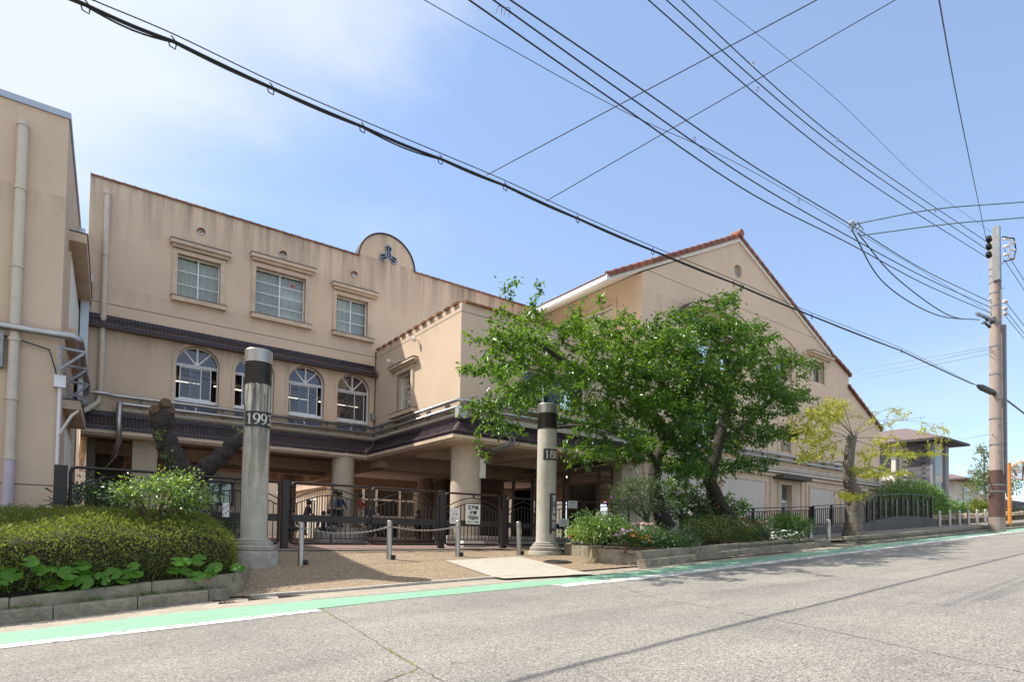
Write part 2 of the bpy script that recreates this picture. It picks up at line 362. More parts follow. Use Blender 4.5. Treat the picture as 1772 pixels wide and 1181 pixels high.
# ================================================================== GROUND
def ground_mats():
    # worn, sun-bleached asphalt
    m, t, p, out = newmat('asphalt'); n = N(t); co = n('ShaderNodeTexCoord').outputs['Object']
    v = n('ShaderNodeTexVoronoi', {'Vector': co, 'Scale': 92.0}); w = n('ShaderNodeTexNoise', {'Vector': co, 'Scale': 44.0, 'Detail': 5.0, 'Roughness': 0.75}).outputs['Fac']
    big = n('ShaderNodeTexNoise', {'Vector': co, 'Scale': 0.5, 'Detail': 7.0, 'Roughness': 0.62}).outputs['Fac']
    mid = n('ShaderNodeTexNoise', {'Vector': n('ShaderNodeMapping', {'Vector': co, 'Scale': (0.35, 2.2, 1)}).outputs[0], 'Scale': 1.3, 'Detail': 5.0}).outputs['Fac']
    g = n('ShaderNodeSeparateColor', {0: v.outputs['Color']}).outputs[0]
    c = n.mix(g, (0.14, 0.132, 0.122), (0.435, 0.412, 0.378))
    c = n.mix(n.ramp(w, 0.52, 0.66, 0, 0.75), c, (0.10, 0.093, 0.086))
    c = n.mix(n.ramp(w, 0.44, 0.30, 0, 0.6), c, (0.46, 0.43, 0.385))
    c = n.mix(n.ramp(big, 0.3, 0.7), n.mix(1.0, c, (0.80, 0.80, 0.82), 'MULTIPLY'), n.mix(1.0, c, (1.12, 1.10, 1.05), 'MULTIPLY'))
    c = n.mix(n.ramp(mid, 0.50, 0.75, 0, 0.3), c, (0.17, 0.157, 0.142))
    yy = n('ShaderNodeSeparateXYZ', {'Vector': co}).outputs['Y']; wob = n('ShaderNodeTexNoise', {'Vector': n('ShaderNodeMapping', {'Vector': co, 'Scale': (0.12, 0.12, 1)}).outputs[0], 'Scale': 1.0}).outputs['Fac']
    tr = n.math('SINE', n.math('ADD', n.math('MULTIPLY', yy, 3.6), n.math('MULTIPLY', wob, 5.0)))
    c = n.mix(n.ramp(tr, 0.2, 1.0, 0, 0.22), c, n.mix(1.0, c, (0.72, 0.73, 0.75), 'MULTIPLY'))      # tyre-worn tracks
    st_ = n('ShaderNodeTexNoise', {'Vector': co, 'Scale': 1.7, 'Detail': 3.0, 'Roughness': 0.5}).outputs['Fac']
    c = n.mix(n.ramp(st_, 0.66, 0.74, 0, 0.35), c, (0.10, 0.093, 0.088))                              # oil and damp stains
    t.links.new(c, p.inputs['Base Color']); p.inputs['Roughness'].default_value = 0.88; p.inputs['Specular IOR Level'].default_value = 0.25
    t.links.new(n('ShaderNodeBump', {'Height': n.math('ADD', v.outputs['Distance'], w), 'Strength': 0.6, 'Distance': 0.006}).outputs[0], p.inputs['Normal'])
    # exposed pebble concrete of the forecourt
    m, t, p, out = newmat('pebble_concrete'); n = N(t); co = n('ShaderNodeTexCoord').outputs['Object']
    v = n('ShaderNodeTexVoronoi', {'Vector': co, 'Scale': 42.0}); cr = n('ShaderNodeValToRGB', {'Fac': n('ShaderNodeSeparateColor', {0: v.outputs['Color']}).outputs[0]}); e = cr.color_ramp.elements
    e[0].color = (0.13, 0.09, 0.06, 1); e[1].color = (0.46, 0.36, 0.25, 1)
    for pos, cc in ((0.25, (0.30, 0.21, 0.13)), (0.5, (0.23, 0.16, 0.105)), (0.75, (0.38, 0.28, 0.18))): k = e.new(pos); k.color = c4(cc)
    big = n('ShaderNodeTexNoise', {'Vector': co, 'Scale': 1.1, 'Detail': 6.0}).outputs['Fac']
    c = n.mix(n.ramp(big, 0.3, 0.7), n.mix(1.0, cr.outputs[0], (0.86, 0.86, 0.86), 'MULTIPLY'), cr.outputs[0])
    c = n.mix(n.ramp(v.outputs['Distance'], 0.55, 0.8, 0, 0.6), c, (0.20, 0.16, 0.12))
    t.links.new(c, p.inputs['Base Color']); p.inputs['Roughness'].default_value = 0.8
    t.links.new(n('ShaderNodeBump', {'Height': v.outputs['Distance'], 'Strength': 0.9, 'Distance': -0.01}).outputs[0], p.inputs['Normal'])
    # red brick paving behind the gate
    m, t, p, out = newmat('brick_paving'); n = N(t); co = n('ShaderNodeTexCoord').outputs['Object']
    b = n('ShaderNodeTexBrick', {'Vector': co, 'Color1': (0.20, 0.125, 0.105, 1), 'Color2': (0.26, 0.165, 0.14, 1), 'Mortar': (0.20, 0.15, 0.12, 1), 'Scale': 4.0, 'Mortar Size': 0.012})
    t.links.new(b.outputs['Color'], p.inputs['Base Color']); p.inputs['Roughness'].default_value = 0.75
    # painted lines, worn through to the asphalt
    def paint(name, col, wear):
        m, t, p, out = newmat(name); n = N(t); co = n('ShaderNodeTexCoord').outputs['Object']
        a = n('ShaderNodeTexNoise', {'Vector': co, 'Scale': 9.0, 'Detail': 9.0, 'Roughness': 0.78}).outputs['Fac']
        w = n('ShaderNodeTexNoise', {'Vector': co, 'Scale': 60.0, 'Detail': 3.0}).outputs['Fac']
        d = n('ShaderNodeTexNoise', {'Vector': n('ShaderNodeMapping', {'Vector': co, 'Scale': (0.6, 4, 1)}).outputs[0], 'Scale': 2.0, 'Detail': 5.0}).outputs['Fac']
        c = n.mix(n.ramp(d, 0.35, 0.75, 0, 0.45), col, sc(col, 0.62))
        c = n.mix(n.ramp(n.math('ADD', a, n.math('MULTIPLY', w, 0.25)), wear, wear + 0.05), c, (0.19, 0.18, 0.165))
        t.links.new(c, p.inputs['Base Color']); p.inputs['Roughness'].default_value = 0.7
        t.links.new(n('ShaderNodeBump', {'Height': w, 'Strength': 0.4, 'Distance': 0.004}).outputs[0], p.inputs['Normal'])
    paint('paint_green', (0.24, 0.45, 0.31), 0.71); paint('paint_white', (0.66, 0.66, 0.64), 0.645); paint('paint_green_faint', (0.25, 0.42, 0.31), 0.60)
ground_mats()
M_asph = MATS['asphalt']
M_gutter = simple('gutter_concrete', (0.36, 0.31, 0.25), 0.9, 0.18, 5, 0.3, 50, dirt=0.4, dirtcol=(0.17, 0.145, 0.12))
M_slab = simple('pale_slab', (0.43, 0.395, 0.335), 0.85, 0.10, 4, 0.3, 60, dirt=0.45, dirtcol=(0.36, 0.30, 0.24))
M_grate = simple('drain_iron', (0.055, 0.045, 0.04), 0.7, 0.3, 12, metal=0.4)
M_earth = simple('earth', (0.16, 0.13, 0.10), 0.95, 0.2, 1.0)
M_crack = simple('crack_fill', (0.045, 0.04, 0.035), 0.95, 0.3, 20)
M_moss = simple('crack_moss', (0.16, 0.19, 0.03), 0.95, 0.4, 20)
M_pavers = simple('grey_paving', (0.24, 0.205, 0.17), 0.9, 0.2, 8, 0.3, 40, dirt=0.3)
M_granite = simple('dark_granite', (0.12, 0.115, 0.11), 0.85, 0.4, 8, 0.9, 14, dirt=0.4, dirtcol=(0.04, 0.04, 0.04), stretch=(2, 2, 0.7))

def lerp_pl(pl, x):
    if x <= pl[0][0]: return pl[0][1]
    for (a, b), (c, d) in zip(pl, pl[1:]):
        if x <= c: return b + (d - b) * (x - a) / (c - a)
    return pl[-1][1]
EDGE = [(1.9, 10.05), (2.3, 9.92), (3.7, 9.62), (5.15, 9.5), (6.6, 9.27), (8.5, 8.95), (10.4, 8.72), (16, 8.6)]   # street edge of the forecourt
def zp(x, y):                                # forecourt: ramps up from the street to the gate
    e = lerp_pl(EDGE, x); z0 = zr(x) + 0.03; z1 = 0.325 + 0.0215 * x; z2 = 0.60 + 0.003 * x
    if y <= e: return z0
    if y <= 12.1: return z0 + (z1 - z0) * (y - e) / (12.1 - e)
    if y <= 13.3: return z1 + (z2 - z1) * (y - 12.1) / 1.2
    return z2 + (0.68 - z2) * min(1, (y - 13.3) / 1.5)
def onpath(u, v, dz=0.0):
    r = ray(u, v); t = 3.0
    while t < 60:
        p = CAM + r * t
        if p.z <= zp(p.x, p.y) + dz: return p
        t += 0.004
    return p
def strip(xs, ya, yb, zf):                   # sheet between two curves over X
    mb = MB(); vs = []; fs = []
    for x in xs: vs += [(x, ya(x), zf(x)), (x, yb(x), zf(x))]
    for i in range(len(xs) - 1): fs.append((2*i, 2*i+2, 2*i+3, 2*i+1))
    return mb.add(vs, fs)
lin = lambda a, b, n: [a + (b - a) * i / n for i in range(n + 1)]
struct('ground', strip([-900, -40, 0, 30, 60, 900], lambda x: -900, lambda x: 900, lambda x: zr(x) - 0.6), M_earth)
road = struct('road', strip([-300, -40, -20, 0, 20, 40, 60, 300], lambda x: -40, lambda x: 11.0, lambda x: zr(x)), M_asph)
GB = [(-60, 7.3), (-0.54, 7.82), (1.9, 7.86), (3.9, 7.9), (5.3, 7.73), (6.78, 7.62), (8.3, 7.46), (12.2, 7.55), (17.9, 7.62), (22.4, 7.8), (28.4, 7.95), (60, 8.2)]
GT = [(-60, 8.0), (-0.61, 8.70), (1.15, 8.92), (2.15, 8.86), (2.9, 8.80), (4.25, 8.56), (6.4, 8.40), (7.6, 8.25), (9.45, 8.17), (12.3, 8.32), (16, 8.30), (19.8, 8.40), (24.5, 8.46), (30.8, 8.57), (60, 8.8)]
KF = [(-60, 8.3), (-0.66, 9.36), (0.21, 9.54), (1.03, 9.76), (2.3, 10.0)] + EDGE[2:6] + [(9.75, 8.52), (11.63, 8.68), (14.28, 8.87), (16.8, 8.99), (19.2, 9.1), (19.6, 8.75), (21, 8.5), (25.5, 8.5), (32.2, 8.66), (60, 9.0)]
gb = lambda x: lerp_pl(GB, x); gt = lambda x: lerp_pl(GT, x); kf = lambda x: lerp_pl(KF, x)
struct('gutter', strip(lin(-30, 60, 180), lambda x: gt(x) - 0.03, lambda x: kf(x) + 0.25, lambda x: zr(x) + 0.003), M_gutter)
struct('green_lane_marking', strip(lin(-30, 60, 200), gb, gt, lambda x: zr(x) + 0.0055), MATS['paint_green'])
struct('faint_green_marking', strip(lin(2.9, 6.5, 30), lambda x: gt(x) + 0.07, lambda x: gt(x) + 0.13 + 0.02*math.sin(3*x), lambda x: zr(x) + 0.0055), MATS['paint_green_faint'])
wl_mat = MATS['paint_white']
struct('white_line_marking', strip(lin(-30, 2.62, 60), lambda x: gb(x) - 0.26, lambda x: gb(x) - 0.005, lambda x: zr(x) + 0.0055), wl_mat)
struct('white_line_marking', strip(lin(6.45, 60, 120), lambda x: gb(x) - 0.40, lambda x: gb(x) - 0.005, lambda x: zr(x) + 0.0055), wl_mat)
def crack(pts, w, mat, name='crack'):
    mb = MB(); vs = []; fs = []; R = random.Random(len(pts) + int(w * 1e4))
    P = []
    for (a, b) in zip(pts, pts[1:]):
        n = max(2, int(math.hypot(b[0]-a[0], b[1]-a[1]) / 0.06))
        for i in range(n): P.append((a[0]+(b[0]-a[0])*i/n + R.gauss(0, .006), a[1]+(b[1]-a[1])*i/n + R.gauss(0, .006)))
    P.append(pts[-1])
    for i, (x, y) in enumerate(P):
        q = P[min(i+1, len(P)-1)]; p0 = P[max(i-1, 0)]; dx, dy = q[0]-p0[0], q[1]-p0[1]; l = math.hypot(dx, dy) or 1
        ww = w * R.uniform(.3, 1.2); vs += [(x - dy/l*ww, y + dx/l*ww, zr(x)+0.002), (x + dy/l*ww, y - dx/l*ww, zr(x)+0.002)]
    for i in range(len(P)-1): fs.append((2*i, 2*i+1, 2*i+3, 2*i+2))
    part(name, mb.add(vs, fs), mat, road)
crack([(2.72, 8.0), (2.42, 5.81), (2.22, 4.44), (2.08, 3.0)], 0.0045, M_crack)
crack([(1.7, 3.9), (2.0, 4.05), (2.18, 4.14)], 0.008, M_crack)
crack([(2.30, 4.95), (2.25, 4.6), (2.2, 4.2)], 0.010, M_moss, 'moss'); crack([(1.95, 4.03), (2.15, 4.12)], 0.009, M_moss, 'moss'); crack([(2.68, 7.9), (2.6, 7.3), (2.55, 6.9)], 0.008, M_moss, 'moss')
crack([(7.4, 7.3), (6.48, 5.60), (5.94, 3.27), (5.54, 2.09), (5.1, 0.8)], 0.005, M_crack)
crack([(5.2, 6.2), (7.5, 5.2), (11, 4.6), (16, 4.2)], 0.005, M_crack)

# forecourt
xs = lin(1.6, 16, 58); mb = MB(); vs = []; fs = []; NY = 22
for x in xs:
    e = lerp_pl(EDGE, x)
    for j in range(NY + 1):
        y = e + (13.3 - e) * j / NY; vs.append((x, y, zp(x, y)))
for i in range(len(xs) - 1):
    for j in range(NY): a = i*(NY+1)+j; fs.append((a, a+NY+1, a+NY+2, a+1))
struct('forecourt', mb.add(vs, fs, True), MATS['pebble_concrete'], fix=False)
# flush kerb stones along the forecourt edge
fk = struct('flush_kerb', strip(lin(2.2, 6.9, 40), lambda x: lerp_pl(EDGE, x) - 0.07, lambda x: lerp_pl(EDGE, x) + 0.03, lambda x: zr(x) + 0.030), M_concrete)
x = 2.25
while x < 6.5:
    mb = MB(); x1 = x + 0.58
    b = [(x+.005, lerp_pl(EDGE, x)-.09, zr(x)-.05), (x1-.005, lerp_pl(EDGE, x1)-.09, zr(x1)-.05), (x1-.005, lerp_pl(EDGE, x1)+.05, zr(x1)-.05), (x+.005, lerp_pl(EDGE, x)+.05, zr(x)-.05)]
    mb.hexa(b, [(p[0], p[1], p[2] + 0.095) for p in b]); part('kerb_stone', mb, M_concrete, fk); x = x1
# pale concrete crossing slab
sl = [onpath(770, 972), onpath(900, 965), onpath(1035, 995), onpath(872, 1003)]
mb = MB(); G = 14; vs = []; fs = []
for i in range(G+1):
    for j in range(G+1):
        a, b = i/G, j/G; p = (sl[0]*(1-a)+sl[1]*a)*(1-b) + (sl[3]*(1-a)+sl[2]*a)*b; vs.append((p.x, p.y, max(zp(p.x, p.y), zr(p.x)+.03) + 0.012))
for i in range(G):
    for j in range(G): a = i*(G+1)+j; fs.append((a, a+G+1, a+G+2, a+1))
struct('crossing_slab', mb.add(vs, fs), M_slab, fix=False)
mh = onpath(965, 974); mb = MB(); vs = [(mh.x, mh.y, zp(mh.x, mh.y)+.012)]; fs = []
for k in range(32): a = 2*math.pi*k/32; X, Y = mh.x+.33*math.cos(a), mh.y+.33*math.sin(a); vs.append((X, Y, zp(X, Y)+.012)); fs.append((0, k+1, (k+1) % 32 + 1))
mhl = solo('manhole_cover', mb.add(vs, fs), M_grate, 'round dark iron manhole cover set in the pebble forecourt', 'manhole cover', fix=False)
mb = MB()
for rr in (.28, .2, .12):
    mb.tube([(mh.x+rr*math.cos(2*math.pi*k/24), mh.y+rr*math.sin(2*math.pi*k/24), zp(mh.x+rr*math.cos(2*math.pi*k/24), mh.y+rr*math.sin(2*math.pi*k/24))+.016) for k in range(25)], .012, 5)
part('ridge', mb, M_grate, mhl)
for i in range(3):
    g0 = 1.75 + i * 0.42; mb = MB()
    dg = thing('drain_grate', ('rusty slotted drain grate in the gutter next to the low planter kerb', 'rusty slotted drain grate in the middle of the three', 'rusty slotted drain grate nearest the forecourt kerb stones')[i], 'drain grate', (g0, kf(g0)-.25, zr(g0)), 'drain grates in the gutter')
    for k in range(7):
        xx = g0 + 0.03 + k * 0.055; mb.box(xx, xx+.03, kf(g0)-.46, kf(g0)-.1, zr(g0)+.004, zr(g0)+.016+.003*i)
    part('slat', mb, M_grate, dg); mb = MB(); mb.box(g0-.02, g0+.40, kf(g0)-.48, kf(g0)-.46, zr(g0)+.0, zr(g0)+.02+.003*i).box(g0-.02, g0+.40, kf(g0)-.1, kf(g0)-.08, zr(g0)+.0, zr(g0)+.02+.003*i); part('frame', mb, M_grate, dg)
# paving behind the gate
mb = MB(); vs = []; fs = []; ys = [13.3, 14.8, 31, 46]; xs = lin(-1, 30, 31)
for x in xs:
    for y in ys: vs.append((x, y, zp(min(x, 16), y) + (0.0 if y < 14 else 0.0) + 0.004))
for i in range(len(xs)-1):
    for j in range(3): a = i*4+j; fs.append((a, a+4, a+5, a+1))
struct('brick_paving', mb.add(vs, fs), MATS['brick_paving'], fix=False)
struct('stone_edging', MB().add([p for x in lin(2.5, 15, 25) for p in ((x, 13.18, zp(x, 13.18)+.02), (x, 13.36, zp(x, 13.36)+.02))], [(2*i, 2*i+2, 2*i+3, 2*i+1) for i in range(25)]), M_pavers, fix=False)

# raised pavement beyond the flower bed, and the yard along the gabled wing
zs = lambda x: zr(x) + 0.17
struct('pavement', strip(lin(17.8, 60, 60), lambda x: kf(x) + 0.22 if x > 19.7 else kf(x)+.1, lambda x: 12.0, zs), M_pavers)
zy = lambda x: 0.70 if x < 13 else 0.70 + (x - 13) * 0.085 if x < 20 else 1.295 + (x - 20) * 0.055
struct('yard', strip(lin(10.5, 60, 60), lambda x: 11.75, lambda x: 13.5 if x < 16 else 15.6, lambda x: zy(x)-.03 if x < 16 else zy(x)), M_pavers)

# ------------------------------------------------------------------ kerbs and planter walls (each stone its own piece)
def stone_run(root, name, mat, x0, x1, ln, yf, depth, z0f, z1f, gap=0.006):
    x = x0
    while x < x1 - 0.05:
        xe = min(x + ln, x1); a, b = x + gap, xe - gap; c = 0.012
        ya, yb = yf(a), yf(b); mb = MB()
        bt = [(a, ya, z0f(a)), (b, yb, z0f(b)), (b, yb+depth, z0f(b)), (a, ya+depth, z0f(a))]
        md = [(a, ya, z1f(a)-c), (b, yb, z1f(b)-c), (b, yb+depth, z1f(b)-c), (a, ya+depth, z1f(a)-c)]
        tp = [(a+c, ya+c, z1f(a)), (b-c, yb+c, z1f(b)), (b-c, yb+depth-c, z1f(b)), (a+c, ya+depth-c, z1f(a))]
        mb.hexa(bt, md); mb.hexa(md, tp); part(name, mb, mat, root); x = xe
lp = thing('planter_bed', 'low concrete planter with a stepped kerb, holding the clipped hedge', 'planter', (1, 9.8, 0))
stone_run(lp, 'kerb_stone', M_kerb, -6.6, 1.98, 0.92, lambda x: kf(x), 0.22, lambda x: zr(x)-.1, lambda x: zr(x)+.17)
LT = [(-7, 0.02), (-0.7, 0.12), (0.09, 0.19), (2.2, 0.34)]
stone_run(lp, 'wall_block', M_planter, -6.8, 2.22, 1.55, lambda x: kf(x)+.24, 0.14, lambda x: zr(x)-.1, lambda x: lerp_pl(LT, x))
mb = MB(); mb.hexa([(2.10, 10.30, 0), (2.23, 10.2, 0), (2.75, 12.0, 0), (2.6, 12.0, 0)], [(2.10, 10.30, .335), (2.23, 10.2, .335), (2.75, 12.0, .44), (2.6, 12.0, .44)]); part('end_wall', mb, M_planter, lp)
mb = MB(); mb.add([(-7, 9.0, .0), (2.15, 10.25, .28), (2.65, 12.1, .4), (2.65, 13.6, .66), (-7, 13.6, .66)], [(0, 1, 2, 3, 4)]); part('soil', mb, M_soil, lp)

rp = thing('flower_bed_planter', 'long concrete raised planter holding flowers, shrubs and two cherry trees', 'planter', (13, 9.5, 0.5))
RTp = [(10.0, 0.715), (18.4, 1.10)]
pf = lambda x: kf(x) + 0.30
stone_run(rp, 'wall_block', M_planter, 10.05, 18.5, 2.1, pf, 0.15, lambda x: zr(x)-.1, lambda x: lerp_pl(RTp, x))
stone_run(rp, 'kerb_stone', M_kerb, 9.85, 19.0, 1.0, lambda x: kf(x)+.03, 0.26, lambda x: zr(x)-.1, lambda x: zr(x)+.165)
cA = onpath(1047, 972); 
sw = [(10.05, pf(10.05)), (9.62, 9.75), (10.25, 11.0), (10.35, 11.75), (10.95, 12.3)]
for i, (a, b) in enumerate(zip(sw, sw[1:])):
    d = Vector((b[0]-a[0], b[1]-a[1], 0)).normalized(); nn = Vector((-d.y, d.x, 0)) * -0.15
    zt = 0.72 + 0.03 * i; g = 0.006; a2 = Vector((*a, 0)) + d*g; b2 = Vector((*b, 0)) - d*g; mb = MB()
    mb.hexa([(a2.x, a2.y, 0), (b2.x, b2.y, 0), (b2.x+nn.x, b2.y+nn.y, 0), (a2.x+nn.x, a2.y+nn.y, 0)], [(a2.x, a2.y, zt), (b2.x, b2.y, zt+.03), (b2.x+nn.x, b2.y+nn.y, zt+.03), (a2.x+nn.x, a2.y+nn.y, zt)])
    part('wall_block', mb, M_planter, rp)
mb = MB(); mb.add([(9.85, 8.95, .66), (18.5, 9.3, 1.02), (18.5, 11.7, 1.15), (11.0, 12.2, .9), (10.3, 11.0, .7), (9.75, 9.8, .66)], [(0, 1, 2, 3, 4, 5)]); part('soil', mb, M_soil, rp)

q = MB(); q.hexa([(18.4, kf(18.4)-.1, .3), (19.95, 8.62, .3), (19.95, 9.6, .3), (18.4, 9.6, .3)], [(18.4, kf(18.4)-.1, zr(18.4)+.03), (19.95, 8.62, zr(19.95)+.03), (19.95, 9.6, zr(19.95)+.165), (18.4, 9.6, zr(18.4)+.165)]); struct('dropped_kerb', q, M_kerb)
pk = thing('street_kerb', 'weathered double kerb of long stones below the utility pole', 'kerb', (25, 8.6, 1.2))
stone_run(pk, 'kerb_stone', M_kerb, 20.3, 50, 1.2, lambda x: kf(x)+.0, 0.24, lambda x: zr(x)-.1, lambda x: zr(x)+.09)
stone_run(pk, 'kerb_stone', M_kerb, 19.75, 50, 1.8, lambda x: kf(x)+.27, 0.18, lambda x: zr(x)-.1, lambda x: zr(x)+.27)
# dark granite retaining wall carrying the ramp railing
gw = thing('retaining_wall', 'low rough dark granite wall under the brown ramp railing', 'wall', (27, 11.7, 1.2))
hump = lambda x: zy(x) + 0.05 if x < 27 else zr(x) + 0.50 + 0.22 * math.sin(math.pi * min(1, (x-27)/8))
stone_run(gw, 'granite_block', M_granite, 18.8, 35, 0.9, lambda x: 11.55 if x > 26 else 11.7, 0.4, lambda x: zr(x), hump)
# ================================================================== SCHOOL
def PF(y0): return lambda s, t, d: (s, y0 + d, t)          # wall facing the street (d = depth into the building)
def PS(x0): return lambda s, t, d: (x0 + d, s, t)          # wall facing -X
def pb(mb, to3, s0, s1, t0, t1, d0, d1):
    return mb.hexa([to3(s0,t0,d0), to3(s1,t0,d0), to3(s1,t0,d1), to3(s0,t0,d1)], [to3(s0,t1,d0), to3(s1,t1,d0), to3(s1,t1,d1), to3(s0,t1,d1)])
def rect(s0, s1, t0, t1): return [(s0,t0),(s1,t0),(s1,t1),(s0,t1)]
def archpoly(c, hw, zb, zs, rise, n=18): return [(c-hw, zb), (c+hw, zb)] + [(c + hw*math.cos(a), zs + rise*math.sin(a)) for a in arc(n, 0, 180)]

school = thing('school_building', 'large tan stucco school with tiled parapets, arched windows and a gabled wing', 'building', (9.5, 21.5, 0.68))
FY, WX, WY = 21.5, 9.23, 15.25
fac, wside, wfront = PF(FY), PS(WX), PF(WY)

# ---- windows
def sash(parent, to3, s0, s1, t0, t1, cols, rows, rec=0.16, name='window', gl=None, curtain=True, surround=0.13, hood=None, sill=None, fr=0.035, label=None, mull=None):
    mb = MB(); w = fr
    d0, d1 = rec, rec + 0.06
    for a, b in ((s0, s0+w), (s1-w, s1)): pb(mb, to3, a, b, t0, t1, d0, d1)
    for a, b in ((t0, t0+w), (t1-w, t1)): pb(mb, to3, s0+w, s1-w, a, b, d0, d1)
    cs = [s0 + w + (s1-s0-2*w)*i/cols for i in range(cols+1)]; ts = [t0 + w + (t1-t0-2*w)*i/rows for i in range(rows+1)]
    for c in cs[1:-1]: pb(mb, to3, c-w*.6, c+w*.6, t0+w, t1-w, d0+.006, d1-.006)
    for r in ts[1:-1]:
        for i in range(cols): pb(mb, to3, cs[i]+(w*.6 if i else 0), cs[i+1]-(w*.6 if i < cols-1 else 0), r-.014, r+.014, d0+.012, d1-.012)
    win = part(name, mb, M_white, parent, label=label)
    for i in range(cols):
        for j in range(rows):
            q = MB(); q.add([to3(cs[i],ts[j],d0+.03), to3(cs[i+1],ts[j],d0+.03), to3(cs[i+1],ts[j+1],d0+.03), to3(cs[i],ts[j+1],d0+.03)], [(0,1,2,3)])
            part('pane', q, gl or M_glass, win)
    if curtain:
        q = MB(); n = 60; vs = []
        for i in range(n+1):
            s = s0 + (s1-s0)*i/n; dd = d1 + .12 + .025*math.sin(i*1.25) + .012*math.sin(i*.53)
            vs += [to3(s, t0, dd), to3(s, t1, dd)]
        part('curtain', q.add(vs, [(2*i, 2*i+2, 2*i+3, 2*i+1) for i in range(n)], True), M_curtain, win)
    if surround:
        q = MB(); k = surround; e = 0.05
        pb(q, to3, s0-k, s0, t0, t1+k, -e, .02); pb(q, to3, s1, s1+k, t0, t1+k, -e, .02); pb(q, to3, s0, s1, t1, t1+k, -e-.004, .02)
        part('surround', q, M_trim, win)
    if hood:
        a, b, z0, z1, pr = hood; q = MB()
        pb(q, to3, a+.06, b-.06, z0, z0+(z1-z0)*.4, -pr*.6, .02); pb(q, to3, a, b, z0+(z1-z0)*.4, z1-.03, -pr, .02)
        hd = part('hood', q, M_trim, win); q = MB(); pb(q, to3, a-.01, b+.01, z1-.03, z1, -pr-.01, .02); part('hood_capping', q, M_trimtop, hd)
    if sill:
        a, b, z0, z1, pr = sill; q = MB()
        pb(q, to3, a+.02, b-.02, z0, z1-.02, -pr, .02); sl_ = part('sill', q, M_trim, win); q = MB(); pb(q, to3, a, b, z1-.02, z1, -pr-.01, rec); part('sill_capping', q, M_trimtop, sl_)
    return win
W3 = [(2.44, 3.70, 8.47, 9.83, 3, (2.22, 3.97, 9.99, 10.23, .22), (2.28, 3.90, 8.29, 8.45, .16)),
      (4.80, 6.48, 8.49, 10.07, 4, (4.60, 6.79, 10.25, 10.48, .22), (4.65, 6.72, 8.28, 8.45, .16)),
      (7.62, 8.84, 8.48, 9.81, 3, (7.42, 9.18, 9.99, 10.21, .22), (7.46, 9.09, 8.28, 8.43, .16))]
AC = [3.13, 4.88, 6.63, 8.38]; AHW = 0.63
holes = [rect(a, b, c, d) for a, b, c, d, *_ in W3] + [archpoly(c, AHW, 4.78, 6.40, 0.56) for c in AC]
top = 11.50
outer = [(0.12, 3.98), (17.6, 3.98), (17.6, top)] + [(9.6 + 1.15*math.cos(a), top + 1.15*math.sin(a)) for a in arc(28, 0, 180)] + [(0.12, top)]
mb = MB(); mb.prism(outer, fac, 0, 0.28, holes); mainwall = part('front_wall', mb, M_main, school)
mb = MB(); mb.box(0.12, 0.40, FY+.28, 31, 3.98, top).box(0.40, 17.6, 30.7, 31, 3.98, top).box(17.3, 17.6, FY+.28, 30.7, 3.98, top); part('back_wall', mb, M_main, school)
mb = MB(); mb.box(0.40, 17.3, FY+.28, 30.7, 10.9, 11.1); part('roof', mb, M_concrete, school)
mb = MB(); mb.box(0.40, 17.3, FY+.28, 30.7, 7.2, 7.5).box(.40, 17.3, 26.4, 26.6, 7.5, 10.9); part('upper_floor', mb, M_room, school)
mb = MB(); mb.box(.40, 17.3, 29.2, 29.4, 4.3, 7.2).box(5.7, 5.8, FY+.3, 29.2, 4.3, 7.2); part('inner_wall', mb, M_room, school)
for yy in (27.4,):
    for x0 in (2.2, 4.6, 6.6, 9.0):
        mb = MB(); mb.box(x0, x0+1.9, yy, yy+.04, 7.04, 7.07); part('ceiling_tube', mb, M_tube, school)
for a, b, c, d, rows, hood, sill in W3: sash(school, fac, a, b, c, d, 2, rows, hood=hood, sill=sill)
q = MB(); tp = [(6.02, 9.83), (6.16, 9.79), (6.07, 9.68)]; q.add([fac(x, z, .155) for x, z in tp], [(0, 1, 2)]); part('red_triangle_sticker', q, M_red, school)

